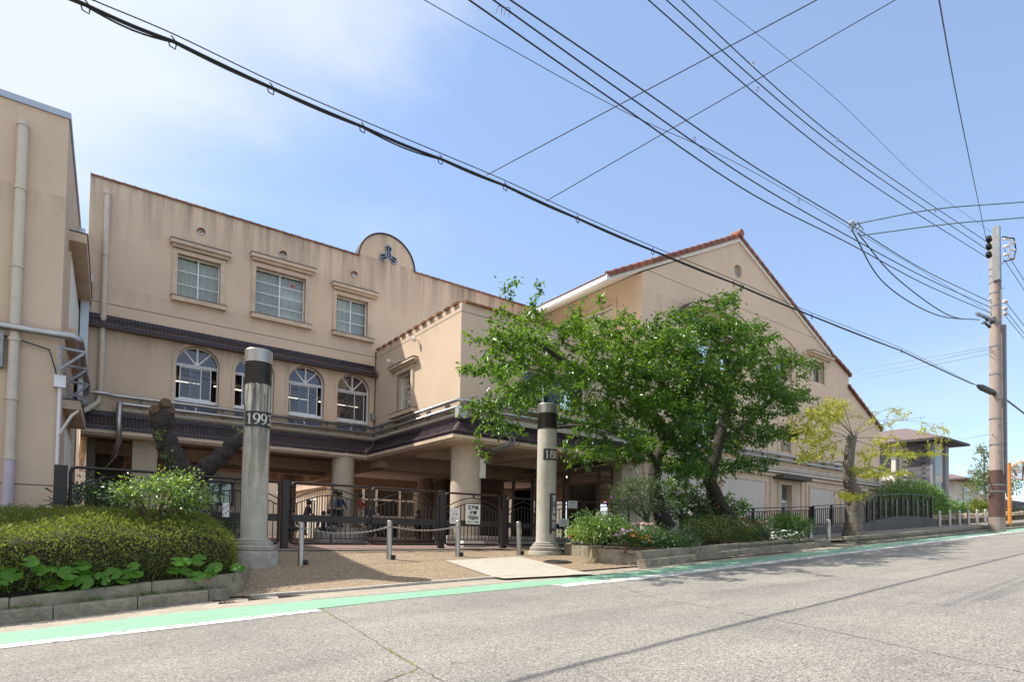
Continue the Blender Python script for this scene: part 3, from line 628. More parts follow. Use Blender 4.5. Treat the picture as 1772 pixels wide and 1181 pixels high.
def arched(parent, c, leftopen, rightopen, label=None):
    to3 = fac; rec = .2; hw = AHW; zb, zm, zs, rise = 5.22, 6.30, 6.40, 0.56; f = .035
    mb = MB(); d0, d1 = rec, rec+.07
    # outer arch frame
    A = [(c + (hw)*math.cos(a), zs + rise*math.sin(a)) for a in arc(18, 0, 180)]; B = [(c + (hw-f)*math.cos(a), zs + (rise-f)*math.sin(a)) for a in arc(18, 0, 180)]
    for i in range(18): mb.hexa([to3(*A[i], d0), to3(*B[i], d0), to3(*B[i], d1), to3(*A[i], d1)], [to3(*A[i+1], d0), to3(*B[i+1], d0), to3(*B[i+1], d1), to3(*A[i+1], d1)])
    for a, b in ((c-hw, c-hw+f), (c+hw-f, c+hw)): pb(mb, to3, a, b, zb, zs, d0, d1)
    pb(mb, to3, c-hw+f, c+hw-f, zm, zm+.035, d0-.01, d1); pb(mb, to3, c-hw+f, c+hw-f, zm+.05, zm+.085, d0-.01, d1)
    pb(mb, to3, c-hw+.001, c+hw-.001, zb-.07, zb, d0-.03, d1); pb(mb, to3, c-hw+.001, c+hw-.001, zb+.0, zb+.04, d0-.01, d1)
    pb(mb, to3, c-.03, c+.03, zm+.085, zs+rise-f, d0-.008, d1-.01)
    for sg in (-1, 1):
        mb.bar(to3(c+sg*.02, zm+.1, rec+.03), to3(c+sg*(hw*.62), zs+rise*.74, rec+.03), .05, .05, up=(0, 1, 0))
    win = part('arched_window', mb, M_white, parent, label=label)
    q = MB(); q.prism([(c+(hw-f)*math.cos(a), zs+(rise-f)*math.sin(a)) for a in arc(18, 0, 180)] + [(c-hw+f, zm+.09), (c+hw-f, zm+.09)], to3, rec+.035, rec+.037); part('fanlight_pane', q, M_wglass, win)
    x0, x1 = c-hw+f, c+hw-f; s0, s1 = x0+leftopen, x1-rightopen; mid = (s0+s1)/2
    for a, b, dd in ((s0, mid+.17, rec+.02), (mid-.17, s1, rec+.05)):
        q = MB(); w = .028
        pb(q, to3, a, a+w, zb+.04, zm, dd, dd+.028); pb(q, to3, b-w, b, zb+.04, zm, dd, dd+.028)
        pb(q, to3, a+w, b-w, zb+.04, zb+.085, dd, dd+.028); pb(q, to3, a+w, b-w, zm-.03, zm, dd, dd+.028)
        s_ = part('sash', q, M_white, win)
        q = MB(); q.add([to3(a, zb+.06, dd+.014), to3(b, zb+.06, dd+.014), to3(b, zm-.01, dd+.014), to3(a, zm-.01, dd+.014)], [(0, 1, 2, 3)]); part('pane', q, M_wglass, s_)
    q = MB(); pb(q, to3, c-hw+.002, c+hw-.002, 4.785, zb-.07, rec+.04, rec+.08); part('lower_panel', q, M_bluepanel, win)
    q = MB(); pb(q, to3, c-.025, c+.025, 4.79, zb-.07, rec-.02, rec+.04); part('panel_batten', q, M_white, win)
    q = MB()                                # raised moulding round the opening
    for (r1, r2, e) in ((hw+.105, hw+.06, .035), (hw+.06, hw+.003, .018)):
        P1 = [(c-r1, 4.70), (c-r1, zs)] + [(c-r1*math.cos(a), zs+(rise+r1-hw)*math.sin(a)) for a in arc(20, 0, 180)][1:-1] + [(c+r1, zs), (c+r1, 4.70)]
        P2 = [(c-r2, 4.70), (c-r2, zs)] + [(c-r2*math.cos(a), zs+(rise+r2-hw)*math.sin(a)) for a in arc(20, 0, 180)][1:-1] + [(c+r2, zs), (c+r2, 4.70)]
        for i in range(len(P1)-1): q.hexa([to3(*P1[i], -e), to3(*P2[i], -e), to3(*P2[i], .01), to3(*P1[i], .01)], [to3(*P1[i+1], -e), to3(*P2[i+1], -e), to3(*P2[i+1], .01), to3(*P1[i+1], .01)])
    part('arch_moulding', q, M_main, win)
for c, l, r in zip(AC, (.10, .22, .06, .0), (.16, .05, .13, .08)): arched(school, c, l, r)

# ---- round vents with terracotta hoods, joints, emblem
def vent(x, z, to3=fac):
    q = MB(); n = 20
    ring = [(x+.075*math.cos(2*math.pi*k/n), z+.075*math.sin(2*math.pi*k/n)) for k in range(n)]; inn = [(x+.05*math.cos(2*math.pi*k/n), z+.05*math.sin(2*math.pi*k/n)) for k in range(n)]
    q.prism(ring, to3, -.05, .0, [inn]); v = part('wall_vent', q, M_porc, school)
    q = MB(); q.prism(inn, to3, -.02, -.018); part('vent_screen', q, M_grey, v)
    o = [(x+.115*math.cos(a), z+.02+.10*math.sin(a)) for a in arc(10, 0, 180)] + [(x+.085*math.cos(a), z+.02+.075*math.sin(a)) for a in arc(10, 180, 0)]
    q = MB(); q.prism(o, to3, -.12, .0); part('vent_hood', q, M_terra, v)
for x, z in ((3.08, 10.70), (5.66, 10.71), (8.26, 10.71)): vent(x, z)
def groove(to3, s0, s1, t0, t1=None, name='joint'):
    q = MB(); t1 = t0 if t1 is None else t1
    q.add([to3(s0, t0-.009, -.003), to3(s1, t1-.009, -.003), to3(s1, t1+.009, -.003), to3(s0, t0+.009, -.003)], [(0, 1, 2, 3)]); part(name, q, M_trimtop, school)
groove(fac, .12, 9.22, 7.77); groove(wside, 15.25, 21.49, 7.73); groove(wfront, 9.23, 17.2, 7.73)
mb = MB(); pb(mb, fac, 9.19, 9.228, 4.6, 8.0, -.012, 0); part('corner_joint', mb, M_trimtop, school)
M_crest = simple('crest_metal', (0.36, 0.38, 0.42), 0.4, 0.05, 5, metal=0.8); M_crestd = simple('crest_enamel', (0.012, 0.014, 0.016), 0.4, 0.1)
ec, ez = 9.62, 11.86; crest = None
q = MB(); n = 24; q.prism([(ec+.125*math.cos(2*math.pi*k/n), ez+.125*math.sin(2*math.pi*k/n)) for k in range(n)], fac, -.07, 0, [[(ec+.10*math.cos(2*math.pi*k/n), ez+.10*math.sin(2*math.pi*k/n)) for k in range(n)]])
crest = part('school_crest', q, M_crest, school, label='three-petalled dark and silver crest on the round parapet')
q = MB(); q.prism([(ec+.10*math.cos(2*math.pi*k/n), ez+.10*math.sin(2*math.pi*k/n)) for k in range(n)], fac, -.045, 0); part('crest_disc', q, M_crestd, crest)
q = MB()
for k in range(3):
    a = math.radians(90 + 60*k); dx, dz = math.cos(a)*.085, math.sin(a)*.085; q.bar(fac(ec-dx, ez-dz, -.05), fac(ec+dx, ez+dz, -.05), .014, .012, up=(0, 1, 0))
part('crest_star', q, M_crest, crest)
for k in range(3):
    a = math.radians(90 + 120*k)
    def tr(r, s): return (ec + r*math.cos(a) - s*math.sin(a), ez + r*math.sin(a) + s*math.cos(a))
    O = [tr(.10, .085), tr(.30, .15), tr(.42, 0), tr(.30, -.15), tr(.10, -.085)]; H1 = [tr(.12, .068), tr(.292, .124), tr(.378, .014), tr(.12, .010)]; H2 = [(tr(.12, -.010)), tr(.378, -.014), tr(.292, -.124), tr(.12, -.068)]
    q = MB(); q.prism(O, fac, -.06, 0, [H1, H2]); pt = part('crest_petal', q, M_crest, crest)
    q = MB(); q.prism(H1, fac, -.03, -.001).prism(H2, fac, -.03, -.001); part('crest_enamel', q, M_crestd, pt)

# ---- coping tiles: one object each, shared mesh
def tilemesh(ln, dep, h=.05):
    q = MB(); n = 6; vs = []; fs = []
    for e, k in ((0, 1.0), (ln*.12, 1.0), (ln*.12, .8), (ln*1.02, .72)):
        for i in range(n+1):
            t = i/n; vs.append((e, -dep/2 + dep*t, h*k*(.45+.55*math.sin(math.pi*t)) + .012*(k > .9)))
    for r in range(3):
        for i in range(n): a = r*(n+1)+i; fs.append((a, a+n+1, a+n+2, a+1))
    q.add(vs, fs, False); q.box(0, ln, -dep/2+.012, dep/2-.012, -.02, .02); return q.mesh('coping_tile')
ct = tilemesh(.275, .42); ct.materials.append(M_coping)
def coprun(x0, x1, y, z, rz=0):
    n = max(1, round(abs(x1-x0)/.275)); 
    for i in range(n):
        p = (x0 + (x1-x0)*i/n, y, z) if rz == 0 else (x0, y + (x1)*i/n, z)
        part('coping_tile', ct, None, school, p, rot=(0, random.uniform(-.02, .02), rz))
coprun(.12, 8.42, FY+.14, top+.02); coprun(10.78, 17.4, FY+.14, top+.02)
q = MB(); A = [(9.6+1.20*math.cos(a), top+1.20*math.sin(a)) for a in arc(28, 2, 178)]; B = [(9.6+1.152*math.cos(a), top+1.152*math.sin(a)) for a in arc(28, 2, 178)]
for i in range(28): q.hexa([fac(*A[i], -.05), fac(*B[i], -.05), fac(*B[i], .33), fac(*A[i], .33)], [fac(*A[i+1], -.05), fac(*B[i+1], -.05), fac(*B[i+1], .33), fac(*A[i+1], .33)])
part('arch_coping', q, simple('dark_capping', (0.05, 0.042, 0.04), 0.7), school)

# ---- glazed mosaic canopies
def band(to3, e0, e1, prof, name, tw=.098):
    """prof: list of (d, z) from top to bottom; e0/e1(d) give the ends at depth d (mitred corners)"""
    T = MB(); G = MB(); g = .016; R = random.Random(3)
    for (d0, z0), (d1, z1) in zip(prof, prof[1:]):
        G.add([to3(e0(d0), z0, d0+.006), to3(e1(d0), z0, d0+.006), to3(e1(d1), z1, d1+.006), to3(e0(d1), z1, d1+.006)], [(0, 1, 2, 3)])
        ln = math.hypot(d1-d0, z1-z0); k = g/ln; nx, nz = -(z0-z1)/ln*1.0, (d0-d1)/ln*1.0   # outward
        a0, b0 = max(e0(d0), e0(d1)), min(e1(d0), e1(d1)); n = int((b0-a0)/tw)
        for i in range(n):
            s0, s1 = a0+i*tw+g/2, a0+(i+1)*tw-g/2; j = R.uniform(.004, .010)
            P = []
            for kk, off in ((k, 0), (1-k, 0)):
                d, z = d0+(d1-d0)*kk, z0+(z1-z0)*kk; P.append((d, z))
            (da, za), (db, zb_) = P
            o = [(da+nx*j, za+nz*j+0), (db+nx*j, zb_+nz*j)]
            v = [to3(s0, za, da), to3(s1, za, da), to3(s1, zb_, db), to3(s0, zb_, db), to3(s0, o[0][1], o[0][0]), to3(s1, o[0][1], o[0][0]), to3(s1, o[1][1], o[1][0]), to3(s0, o[1][1], o[1][0])]
            T.add(v, [(4, 5, 6, 7), (0, 1, 5, 4), (1, 2, 6, 5), (2, 3, 7, 6), (3, 0, 4, 7)])
    b = part(name, G, M_grout, school); t = part('glazed_tiles', T, M_mosaic, b, kind='stuff'); return b
lowp = [(-.06, 4.53), (-.06, 4.38), (-.08, 4.37), (-.185, 4.285), (-.29, 4.20), (-.395, 4.115), (-.50, 4.03), (-.50, 3.90)]
band(fac, lambda d: .12, lambda d: WX + d, lowp, 'tiled_canopy')
band(wside, lambda d: WY + d, lambda d: FY + d, lowp, 'tiled_canopy')
band(wfront, lambda d: WX + d, lambda d: 16.8, lowp, 'tiled_canopy')
upp = [(-.03, 7.42), (-.03, 7.28), (-.10, 7.24), (-.20, 7.165), (-.28, 7.10), (-.28, 6.98)]
ub = band(fac, lambda d: .12, lambda d: 9.22, upp, 'tiled_string_course')
q = MB(); q.add([(9.222, FY+d, z) for d, z in upp] + [(9.222, FY, 6.98)], [tuple(range(7))]); q.add([(.12, FY-.28, 6.979), (9.22, FY-.28, 6.979), (9.22, FY, 6.979), (.12, FY, 6.979)], [(0, 1, 2, 3)]); part('soffit', q, M_grout, ub)
# cream lip and soffit under the canopy
q = MB()
for (d0, d1, z0, z1) in ((-.53, -.05, 3.80, 3.898), (-.46, -.06, 3.74, 3.80)):
    q.hexa([(.12, FY+d0, z0), (WX+d0, FY+d0, z0), (WX+d0, FY+.2, z0), (.12, FY+.2, z0)], [(.12, FY+d0, z1), (WX+d0, FY+d0, z1), (WX+d0, FY+.2, z1), (.12, FY+.2, z1)])
    q.hexa([(WX+d0, WY+d0, z0), (WX+.3, WY+.3, z0), (WX+.3, FY+.2, z0), (WX+d0, FY+.2-.001, z0)], [(WX+d0, WY+d0, z1), (WX+.3, WY+.3, z1), (WX+.3, FY+.2, z1), (WX+d0, FY+.2-.001, z1)])
    q.hexa([(WX+d0, WY+d0, z0), (16.8, WY+d0, z0), (16.8, WY+.3, z0), (WX+.3, WY+.3, z0)], [(WX+d0, WY+d0, z1), (16.8, WY+d0, z1), (16.8, WY+.3, z1), (WX+.3, WY+.3, z1)])
part('canopy_lip', q, M_trim, school)

# ---- projecting wing
wh = rect(18.45, 19.55, 5.33, 6.66)
mb = MB(); mb.prism(rect(WY, FY, 3.98, 8.0), wside, 0, .25, [wh]); part('wing_side_wall', mb, M_wing, school)
sash(school, wside, 18.45, 19.55, 5.33, 6.66, 1, 3, gl=M_wglass, curtain=False, surround=.16, hood=(18.0, 20.0, 6.82, 7.0, .2), sill=(18.0, 19.85, 5.12, 5.28, .2), fr=.045)
wf = rect(11.6, 14.4, 5.22, 6.45)
mb = MB(); mb.prism([(WX+.25, 3.98), (17.2, 3.98), (17.2, 8.0), (WX+.25, 8.0)], wfront, 0, .25, [wf]); mb.add([(WX, WY-.0005, 3.98), (WX+.25, WY-.0005, 3.98), (WX+.25, WY-.0005, 8.0), (WX, WY-.0005, 8.0)], [(0, 1, 2, 3)]); part('wing_front_wall', mb, M_wing, school)
sash(school, wfront, 11.6, 14.4, 5.22, 6.45, 3, 1, curtain=False, surround=.16, hood=(11.3, 14.7, 6.62, 6.82, .25), sill=(11.4, 14.6, 5.02, 5.18, .16), fr=.05)
mb = MB(); mb.box(WX+.25, 17.2, WY+.25, FY, 7.4, 7.6); part('wing_roof', mb, simple('bounce_roof_sheet', (0.72, 0.69, 0.63), 0.8), school)  # pale colour put on this unseen roof to bounce light onto the eave
mb = MB(); mb.box(9.6, 17.1, 19.8, 20.0, 4.3, 7.4); part('inner_wall', mb, M_room, school)
coprun(WX+.1, 17.2, WY+.1, 8.02); coprun(WX+.12, FY-WY-.1, WY+.2, 8.02, math.pi/2)
for (yy, zz) in ((20.0, 7.25), (18.0, 7.55)):     # small dome cameras
    q = MB(); q.tube([(WX, yy, zz), (WX-.14, yy, zz)], .02, 6); cm = part('camera_arm', q, M_white, school); q = MB(); q.lathe([(0.001, -.09), (.05, -.07), (.065, -.02), (.065, .05), (.05, .07), (.001, .07)], 12, (WX-.16, yy, zz)); part('camera_dome', q, M_porc, cm)

# ---- gabled wing
gp = [(17.2, 0.6), (37.5, 1.6), (37.5, 7.5), (33.75, 9.28), (33.75, 10.0), (32.5, 10.46), (31.55, 10.74), (23.4, 14.22), (17.2, 11.12)]
bigwin = archpoly(21.65, 1.75, 8.3, 10.0, .38)
gh = [bigwin, rect(29.85, 31.0, 9.07, 10.12), rect(26.45, 27.85, 8.66, 9.86), rect(26.8, 27.75, 5.22, 6.42), rect(26.9, 27.85, 1.75, 3.64), [(23.43+.3*math.cos(2*math.pi*k/20), 12.87+.3*math.sin(2*math.pi*k/20)) for k in range(20)], rect(19.3, 22.3, 5.2, 6.6)]
mb = MB(); mb.prism(gp, wfront, 0, .3, gh); part('gable_wall', mb, M_gable, school)
mb = MB(); mb.box(16.2, 17.2, WY, WY+.3, .3, 3.98).box(16.2, 16.5, 15.55, 15.75, .3, 3.98); part('porch_wall', mb, M_pillar, school)
mb = MB(); mb.prism([(16.2, .3), (16.2, .3), (16.2, .3)], wfront, 0, .1) if False else None
gs = rect(16.75, 19.6, 9.0, 10.35)
mb = MB(); mb.prism([(WY+.3, 7.9), (30, 7.9), (30, 11.15), (WY+.3, 11.15)], PS(17.2), 0, .3, [gs]); part('gable_side_wall', mb, M_wing, school)
sash(school, PS(17.2), 16.75, 19.6, 9.0, 10.35, 2, 1, surround=.2)
mb = MB(); mb.box(37.2, 37.5, WY+.3, 32, 1.5, 7.4).box(17.5, 37.2, 31.7, 32, 1, 10).box(33.45, 33.75, WY+.3, 31.7, 7.5, 9.9); part('far_wall', mb, M_gable, school)
mb = MB(); mb.box(17.6, 37, 19.5, 19.7, .7, 13.5 - 2.9).box(17.6, 37, WY+.32, 19.5, 7.6, 7.7); part('inner_wall', mb, M_room, school)
# roofs
mb = MB(); RYB = 32
mb.prism([(15.3, 10.26), (23.4, 14.18), (31.7, 10.60), (31.7, 10.78), (23.4, 14.40), (15.3, 10.46)], wfront, -.08, 16.5); part('gable_roof', mb, simple('roof_underside', (0.80, 0.74, 0.65), 0.8, 0.05), school)
mb = MB(); mb.prism([(23.4, 14.402), (15.2, 10.43), (15.2, 10.50), (23.4, 14.50), (31.8, 10.84), (31.8, 10.76)], wfront, -.06, 16.6); part('roof_tiling', mb, M_terra, school)
mb = MB(); mb.prism([(31.5, 10.78), (32.4, 10.52), (33.95, 9.95), (33.95, 10.03), (32.4, 10.60), (31.5, 10.84)], wfront, -.07, 16); mb.prism([(33.6, 9.32), (37.75, 7.42), (37.75, 7.54), (33.6, 9.44)], wfront, -.07, 16); part('lower_roof', mb, M_terra, school)
tv = MB()
for e, k in ((0, 1), (.06, 1), (.06, .86), (.46, .8)):
    pass
def vergemesh(ln):
    q = MB(); n = 7; vs = []; fs = []
    for e, k in ((0, 1.0), (ln*.13, 1.0), (ln*.13, .86), (ln*1.04, .80)):
        for i in range(n+1):
            t = math.pi*(i/n); vs.append((e, .10*k*math.cos(t)-.03, .095*k*math.sin(t) - .03))
        vs.append((e, -.14*k, -.16)); 
    m = n+2
    for r in range(3):
        for i in range(m-1): a = r*m+i; fs.append((a, a+m, a+m+1, a+1))
    q.add(vs, fs, False); q.add(vs[:m], [tuple(range(m))]); return q.mesh('verge_tile')
vm = vergemesh(.445); vm.materials.append(M_terra)
def verge(p0, p1):
    d = Vector((p1[0]-p0[0], 0, p1[1]-p0[1])); n = max(1, round(d.length/.445)); ang = math.atan2(d.z, d.x)
    for i in range(n):
        x = p0[0]+d.x*i/n; z = p0[1]+d.z*i/n
        part('verge_tile', vm, None, school, (x, WY-.02, z), rot=(0, -ang, 0))
verge((15.25, 10.53), (23.3, 14.46)); verge((23.5, 14.46), (31.7, 10.90)); verge((31.6, 10.87), (32.5, 10.60)); verge((32.5, 10.6), (33.9, 10.08)); verge((33.65, 9.46), (37.75, 7.58))
q = MB(); q.tube([(23.4, WY-.2, 14.52), (23.4, WY+.3, 14.52)], .17, 10); part('ridge_tile', q, M_terra, school)
q = MB(); pb(q, PS(15.3), WY-.1, 30, 10.27, 10.47, -.10, -.0); q.bar((15.33, WY-.12, 10.38), (15.33, 30, 10.38), .05, .22); part('gutter', q, M_white, school)
# big arched window and its hood
def grid(parent, to3, s0, s1, t0, t1, cols, rows, rec, name='window', gl=None, fr=.05, mat=None):
    return sash(parent, to3, s0, s1, t0, t1, cols, rows, rec, name, gl, False, 0, None, None, fr)
w = sash(school, wfront, 19.92, 23.38, 8.32, 9.98, 4, 2, rec=.2, curtain=False, surround=0, fr=.06)
q = MB(); q.prism([(21.65+1.75*math.cos(a), 10.0+.38*math.sin(a)) for a in arc(16, 0, 180)], wfront, .2, .22); part('fanlight_pane', q, M_glass, w)
q = MB(); A = lambda r, h: [(21.65+r*math.cos(a), 10.02+h*math.sin(a)) for a in arc(20, 0, 180)]
a1, a2 = A(2.28, .80), A(2.28, .58)
for i in range(20): q.hexa([wfront(*a1[i], -.34), wfront(*a2[i], -.34), wfront(*a2[i], .02), wfront(*a1[i], .02)], [wfront(*a1[i+1], -.34), wfront(*a2[i+1], -.34), wfront(*a2[i+1], .02), wfront(*a1[i+1], .02)])
hd = part('arched_hood', q, M_trim, w); q = MB(); a0 = A(2.31, .84)
for i in range(20): q.hexa([wfront(*a0[i], -.36), wfront(*a1[i], -.36), wfront(*a1[i], .02), wfront(*a0[i], .02)], [wfront(*a0[i+1], -.36), wfront(*a1[i+1], -.36), wfront(*a1[i+1], .02), wfront(*a0[i+1], .02)])
part('hood_capping', q, M_trimtop, hd)
q = MB(); pb(q, wfront, 19.55, 19.9, 8.1, 10.1, -.06, .01); pb(q, wfront, 23.4, 23.75, 8.1, 10.1, -.06, .01); pb(q, wfront, 19.45, 23.85, 7.95, 8.1, -.14, .01); part('surround', q, M_trim, w)
q = MB(); q.add([wfront(22.75, 9.86, .19), wfront(23.0, 9.80, .19), wfront(22.88, 9.58, .19)], [(0, 1, 2)]); part('red_triangle_sticker', q, M_red, w)
sash(school, wfront, 29.85, 31.0, 9.07, 10.12, 2, 1, rec=.2, hood=(29.35, 31.6, 10.28, 10.5, .3), surround=.18)
sash(school, wfront, 26.45, 27.85, 8.66, 9.86, 2, 1, rec=.2, curtain=False, surround=.16)
sash(school, wfront, 26.8, 27.75, 5.22, 6.42, 2, 2, rec=.2, curtain=False, surround=.16)
sash(school, wfront, 19.3, 22.3, 5.2, 6.6, 3, 1, rec=.2, curtain=False, surround=.16)
q = MB()                                      # raised outline of the tall blind arch
P1 = [(25.75, 4.9), (25.75, 9.9)] + [(27.05-1.3*math.cos(a), 9.9+.85*math.sin(a)) for a in arc(16, 0, 180)][1:-1] + [(28.35, 9.9), (28.35, 4.9)]
P2 = [(27.05+(x-27.05)*.955, z-(.06 if z > 9.9 else 0)) for x, z in P1]
for i in range(len(P1)-1): q.hexa([wfront(*P1[i], -.05), wfront(*P2[i], -.05), wfront(*P2[i], .01), wfront(*P1[i], .01)], [wfront(*P1[i+1], -.05), wfront(*P2[i+1], -.05), wfront(*P2[i+1], .01), wfront(*P1[i+1], .01)])
part('blind_arch', q, M_gable, school)
groove(wfront, 17.2, 30.3, 11.27); groove(wfront, 17.2, 37.5, 7.9); 
q = MB(); n = 20; q.prism([(23.43+.3*math.cos(2*math.pi*k/n), 12.87+.3*math.sin(2*math.pi*k/n)) for k in range(n)], wfront, .2, .22); rv = part('round_louvre', q, M_grey, school)
q = MB()
for k in range(5): q.box(23.43-.25, 23.43+.25, WY+.16, WY+.19, 12.87-.22+k*.1, 12.87-.19+k*.1)
part('louvre_slat', q, M_white, rv)
# ground floor of the gabled wing: door, pale panels, mouldings
q = MB(); pb(q, wfront, 26.9, 27.85, 1.75, 3.64, .2, .24); dr = part('side_door', q, M_grey, school)
q = MB(); q.add([wfront(26.97, 3.0, .19), wfront(27.78, 3.0, .19), wfront(27.78, 3.58, .19), wfront(26.97, 3.58, .19)], [(0, 1, 2, 3)]); part('pane', q, M_wglass, dr)
q = MB(); pb(q, wfront, 27.0, 27.75, 1.8, 2.9, .15, .19); part('screen_door', q, M_white, dr)
q = MB(); pb(q, wfront, 27.08, 27.67, 1.95, 2.82, .14, .149); part('screen_mesh', q, M_grey, dr)
q = MB(); pb(q, wfront, 26.66, 26.9, 1.7, 3.8, -.06, .01); pb(q, wfront, 27.85, 28.3, 1.7, 3.8, -.06, .01); pb(q, wfront, 26.9, 27.85, 3.64, 3.8, -.065, .01); part('surround', q, M_trim, dr)
q = MB(); pb(q, wfront, 26.3, 28.9, 3.88, 4.05, -.5, .01); part('door_canopy', q, M_trimtop, dr)
for (a, b, c, d) in ((18.2, 21.6, 1.3, 3.66), (22.3, 25.6, 1.4, 3.68), (29.65, 32.1, 1.9, 3.66), (32.9, 34.7, 2.0, 3.64), (35.4, 36.9, 2.2, 3.6)):
    q = MB(); n = 5
    pb(q, wfront, a, b, c, d, -.02, .01); pn = part('pale_panel', q, M_pale, school)
    q = MB(); pb(q, wfront, a-.12, a, c, d+.12, -.05, .01); pb(q, wfront, b, b+.12, c, d+.12, -.05, .01); pb(q, wfront, a, b, d, d+.12, -.052, .01); part('panel_border', q, M_trim, pn)
for xx in (26.0, 28.75, 29.2, 17.35, 34.95): q = MB(); pb(q, wfront, xx, xx+.08, 1.5, 3.97, -.04, .01); part('pilaster_strip', q, M_trim, school)
q = MB(); pb(q, wfront, 17.22, 37.5, 3.98, 4.08, -.12, .01); part('string_course', q, M_trim, school)

# ---- lagged pipes and conduits that run round the building
def piperun(pts, r, mat, name, n=8): q = MB(); q.tube(pts, r, n); return part(name, q, mat, school)
o = .15
for z in (5.0, 4.78):
    zz = z
    P = [(.75, FY-o, zz), (WX-o, FY-o, zz), (WX-o, WY-o, zz), (16.0, WY-o, zz), (37.2, WY-o, zz)]
    if z > 4.9: P = [(.2, FY-.2, zz-.35), (.22, FY-.2, zz+.02), (.72, FY-.2, zz+.02), (.80, FY-o, zz)] + P[1:]
    else: P[0] = (1.05, FY-o, zz)
    dense = []
    for a, b in zip(P, P[1:]): dense += [Vector(a), Vector(a)*.97+Vector(b)*.03 if (Vector(a)-Vector(b)).length > 3 else (Vector(a)+Vector(b))/2]
    dense.append(Vector(P[-1])); piperun(dense, .058, M_steel, 'lagged_pipe', 10)
piperun([(1.05, FY-o, 4.78), (1.02, FY-.55, 4.70), (1.0, FY-.62, 4.2), (1.03, FY-.62, 3.6), (.95, FY+.2, 3.25), (.75, FY+1.2, 3.0)], .075, M_steel, 'drop_pipe', 10)
for z, r_ in ((4.63, .022), (4.585, .018)):
    piperun([(.9, FY-.1, z), (WX-.1, FY-.1, z), (WX-.1, WY-.1, z), (17.0, WY-.1, z)], r_, M_conduit, 'conduit', 6)
for z in (4.55, 4.50): piperun([(10.6, WY-.12, z), (17.0, WY-.12, z)], .025, M_conduit, 'conduit', 6)
for z in (4.42, 4.33, 4.20): piperun([(17.3, WY-.12, z), (37.1, WY-.12, z)], .035 if z > 4.25 else .06, M_conduit, 'conduit', 6)
piperun([(37.3, WY-.12, 5.05), (37.3, WY-.12, 2.0)], .06, M_steel, 'drop_pipe'); piperun([(37.15, WY-.12, 4.85), (37.15, WY-.12, 2.0)], .06, M_conduit, 'drop_pipe')
for dx in (0, .16):                           # two flexible ducts looping over the canopy
    piperun([(10.75+dx, WY-.14, 4.52), (10.55+dx, WY-.35, 4.50), (10.42+dx, WY-.52, 4.35), (10.48+dx, WY-.6, 4.12), (10.66+dx, WY-.62, 3.95), (10.62+dx, WY-.58, 3.78), (10.2+dx, WY-.3, 3.62)], .042, M_cablew, 'flexible_duct', 8)
q = MB()
for i in range(7): x = 1.6+i*1.15; q.box(x, x+.05, FY-.13, FY, 4.70, 5.03)
for i in range(5): y = WY+.6+i*1.2; q.box(WX-.13, WX, y, y+.05, 4.70, 5.03)
for i in range(20): x = 9.9+i*1.4; q.box(x, x+.05, WY-.13, WY, 4.70, 5.03)
part('pipe_bracket', q, M_grey, school, kind='stuff')
q = MB(); q.cbox(9.0, 9.32, WY-.34, WY-.1, 4.46, 4.74, .015); part('junction_box', q, simple('box_grey', (0.42, 0.43, 0.43), 0.5, 0.05), school)
q = MB(); q.box(9.03, 9.19, FY-.14, FY-.01, 5.32, 5.55); part('junction_box', q, M_grey, school); piperun([(9.1, FY-.08, 5.33), (9.1, FY-.08, 4.6)], .02, M_conduit, 'conduit', 6)
# downpipe at the corner of the main front
P = [(.55, FY-.1, 11.15)] + [(.55, FY-.1, z) for z in (9, 7.5, 6, 5.0)] + [(.5, FY-.14, 4.75), (.28, FY-.3, 4.5), (-.02, FY-.55, 4.25), (-.08, FY-.6, 4.0), (-.1, FY-.6, 1.0)]
piperun(P, .075, M_beigepipe, 'downpipe', 12)
for z in (11.05, 9.2, 7.3, 6.2): piperun([(.55, FY-.1, z-.03), (.55, FY-.1, z+.03)], .092, M_beigepipe, 'pipe_collar', 12)
q = MB(); q.box(.0, .2, FY-.35, FY-.12, 4.6, 8.3).box(-.05, .26, FY-.38, FY-.1, 8.2, 8.42); part('cable_duct', q, M_bluewhite, school)

# ---- open ground floor: ceiling planks, beams, pillars, entrance
M_plank = simple('ceiling_plank', (0.34, 0.265, 0.20), 0.7, 0.2, 6, rnd=0.18, stretch=(1, .1, 1)); M_ceil = simple('ceiling_board', (0.72, 0.68, 0.61), 0.85, 0.06, 2)
mb = MB(); mb.box(.15, 17.2, FY+.29, 30.7, 3.985, 4.25).box(WX+.26, 17.2, WY+.31, FY+.29, 3.985, 4.25); part('floor_slab', mb, M_ceil, school)
pm = MB(); pm.box(0, .148, 0, 9.1, 0, .02); pme = pm.mesh('plank'); pme.materials.append(M_plank)
for i in range(57): part('ceiling_plank', pme, None, school, (.35+i*.155, FY+.22, 3.955))
mb = MB(); mb.box(.15, 9.2, 24.3, 24.7, 3.55, 3.95).box(9.2, 17, 21.6, 22.0, 3.5, 3.98).box(.15, 17, 30.3, 30.7, 3.4, 3.98).box(9.25, 9.6, 21.0, 30.3, 3.5, 3.98).box(.15, 9.2, 27.2, 27.5, 3.6, 3.95).box(WX+.35, 16.2, 18.3, 18.65, 3.65, 3.98).box(12.6, 12.95, WY+.35, 18.3, 3.7, 3.98); part('ceiling_beam', mb, M_trim, school)
def pillar(x, y, r, sq=False):
    q = MB()
    if sq: q.box(x-r, x+r, y-r, y+r, .5, 3.99)
    else: q.lathe([(r, .5), (r, 3.99)], 32, (x, y, 0))
    return part('pillar', q, M_pillar, school)
P0 = pillar(9.78, 15.72, .47); pillar(8.0, 21.4, .40); pillar(15.2, 28.5, .42); pillar(8.2, 29.2, .4); pillar(1.75, 21.9, .33, True); pillar(2.0, 29.4, .35, True)
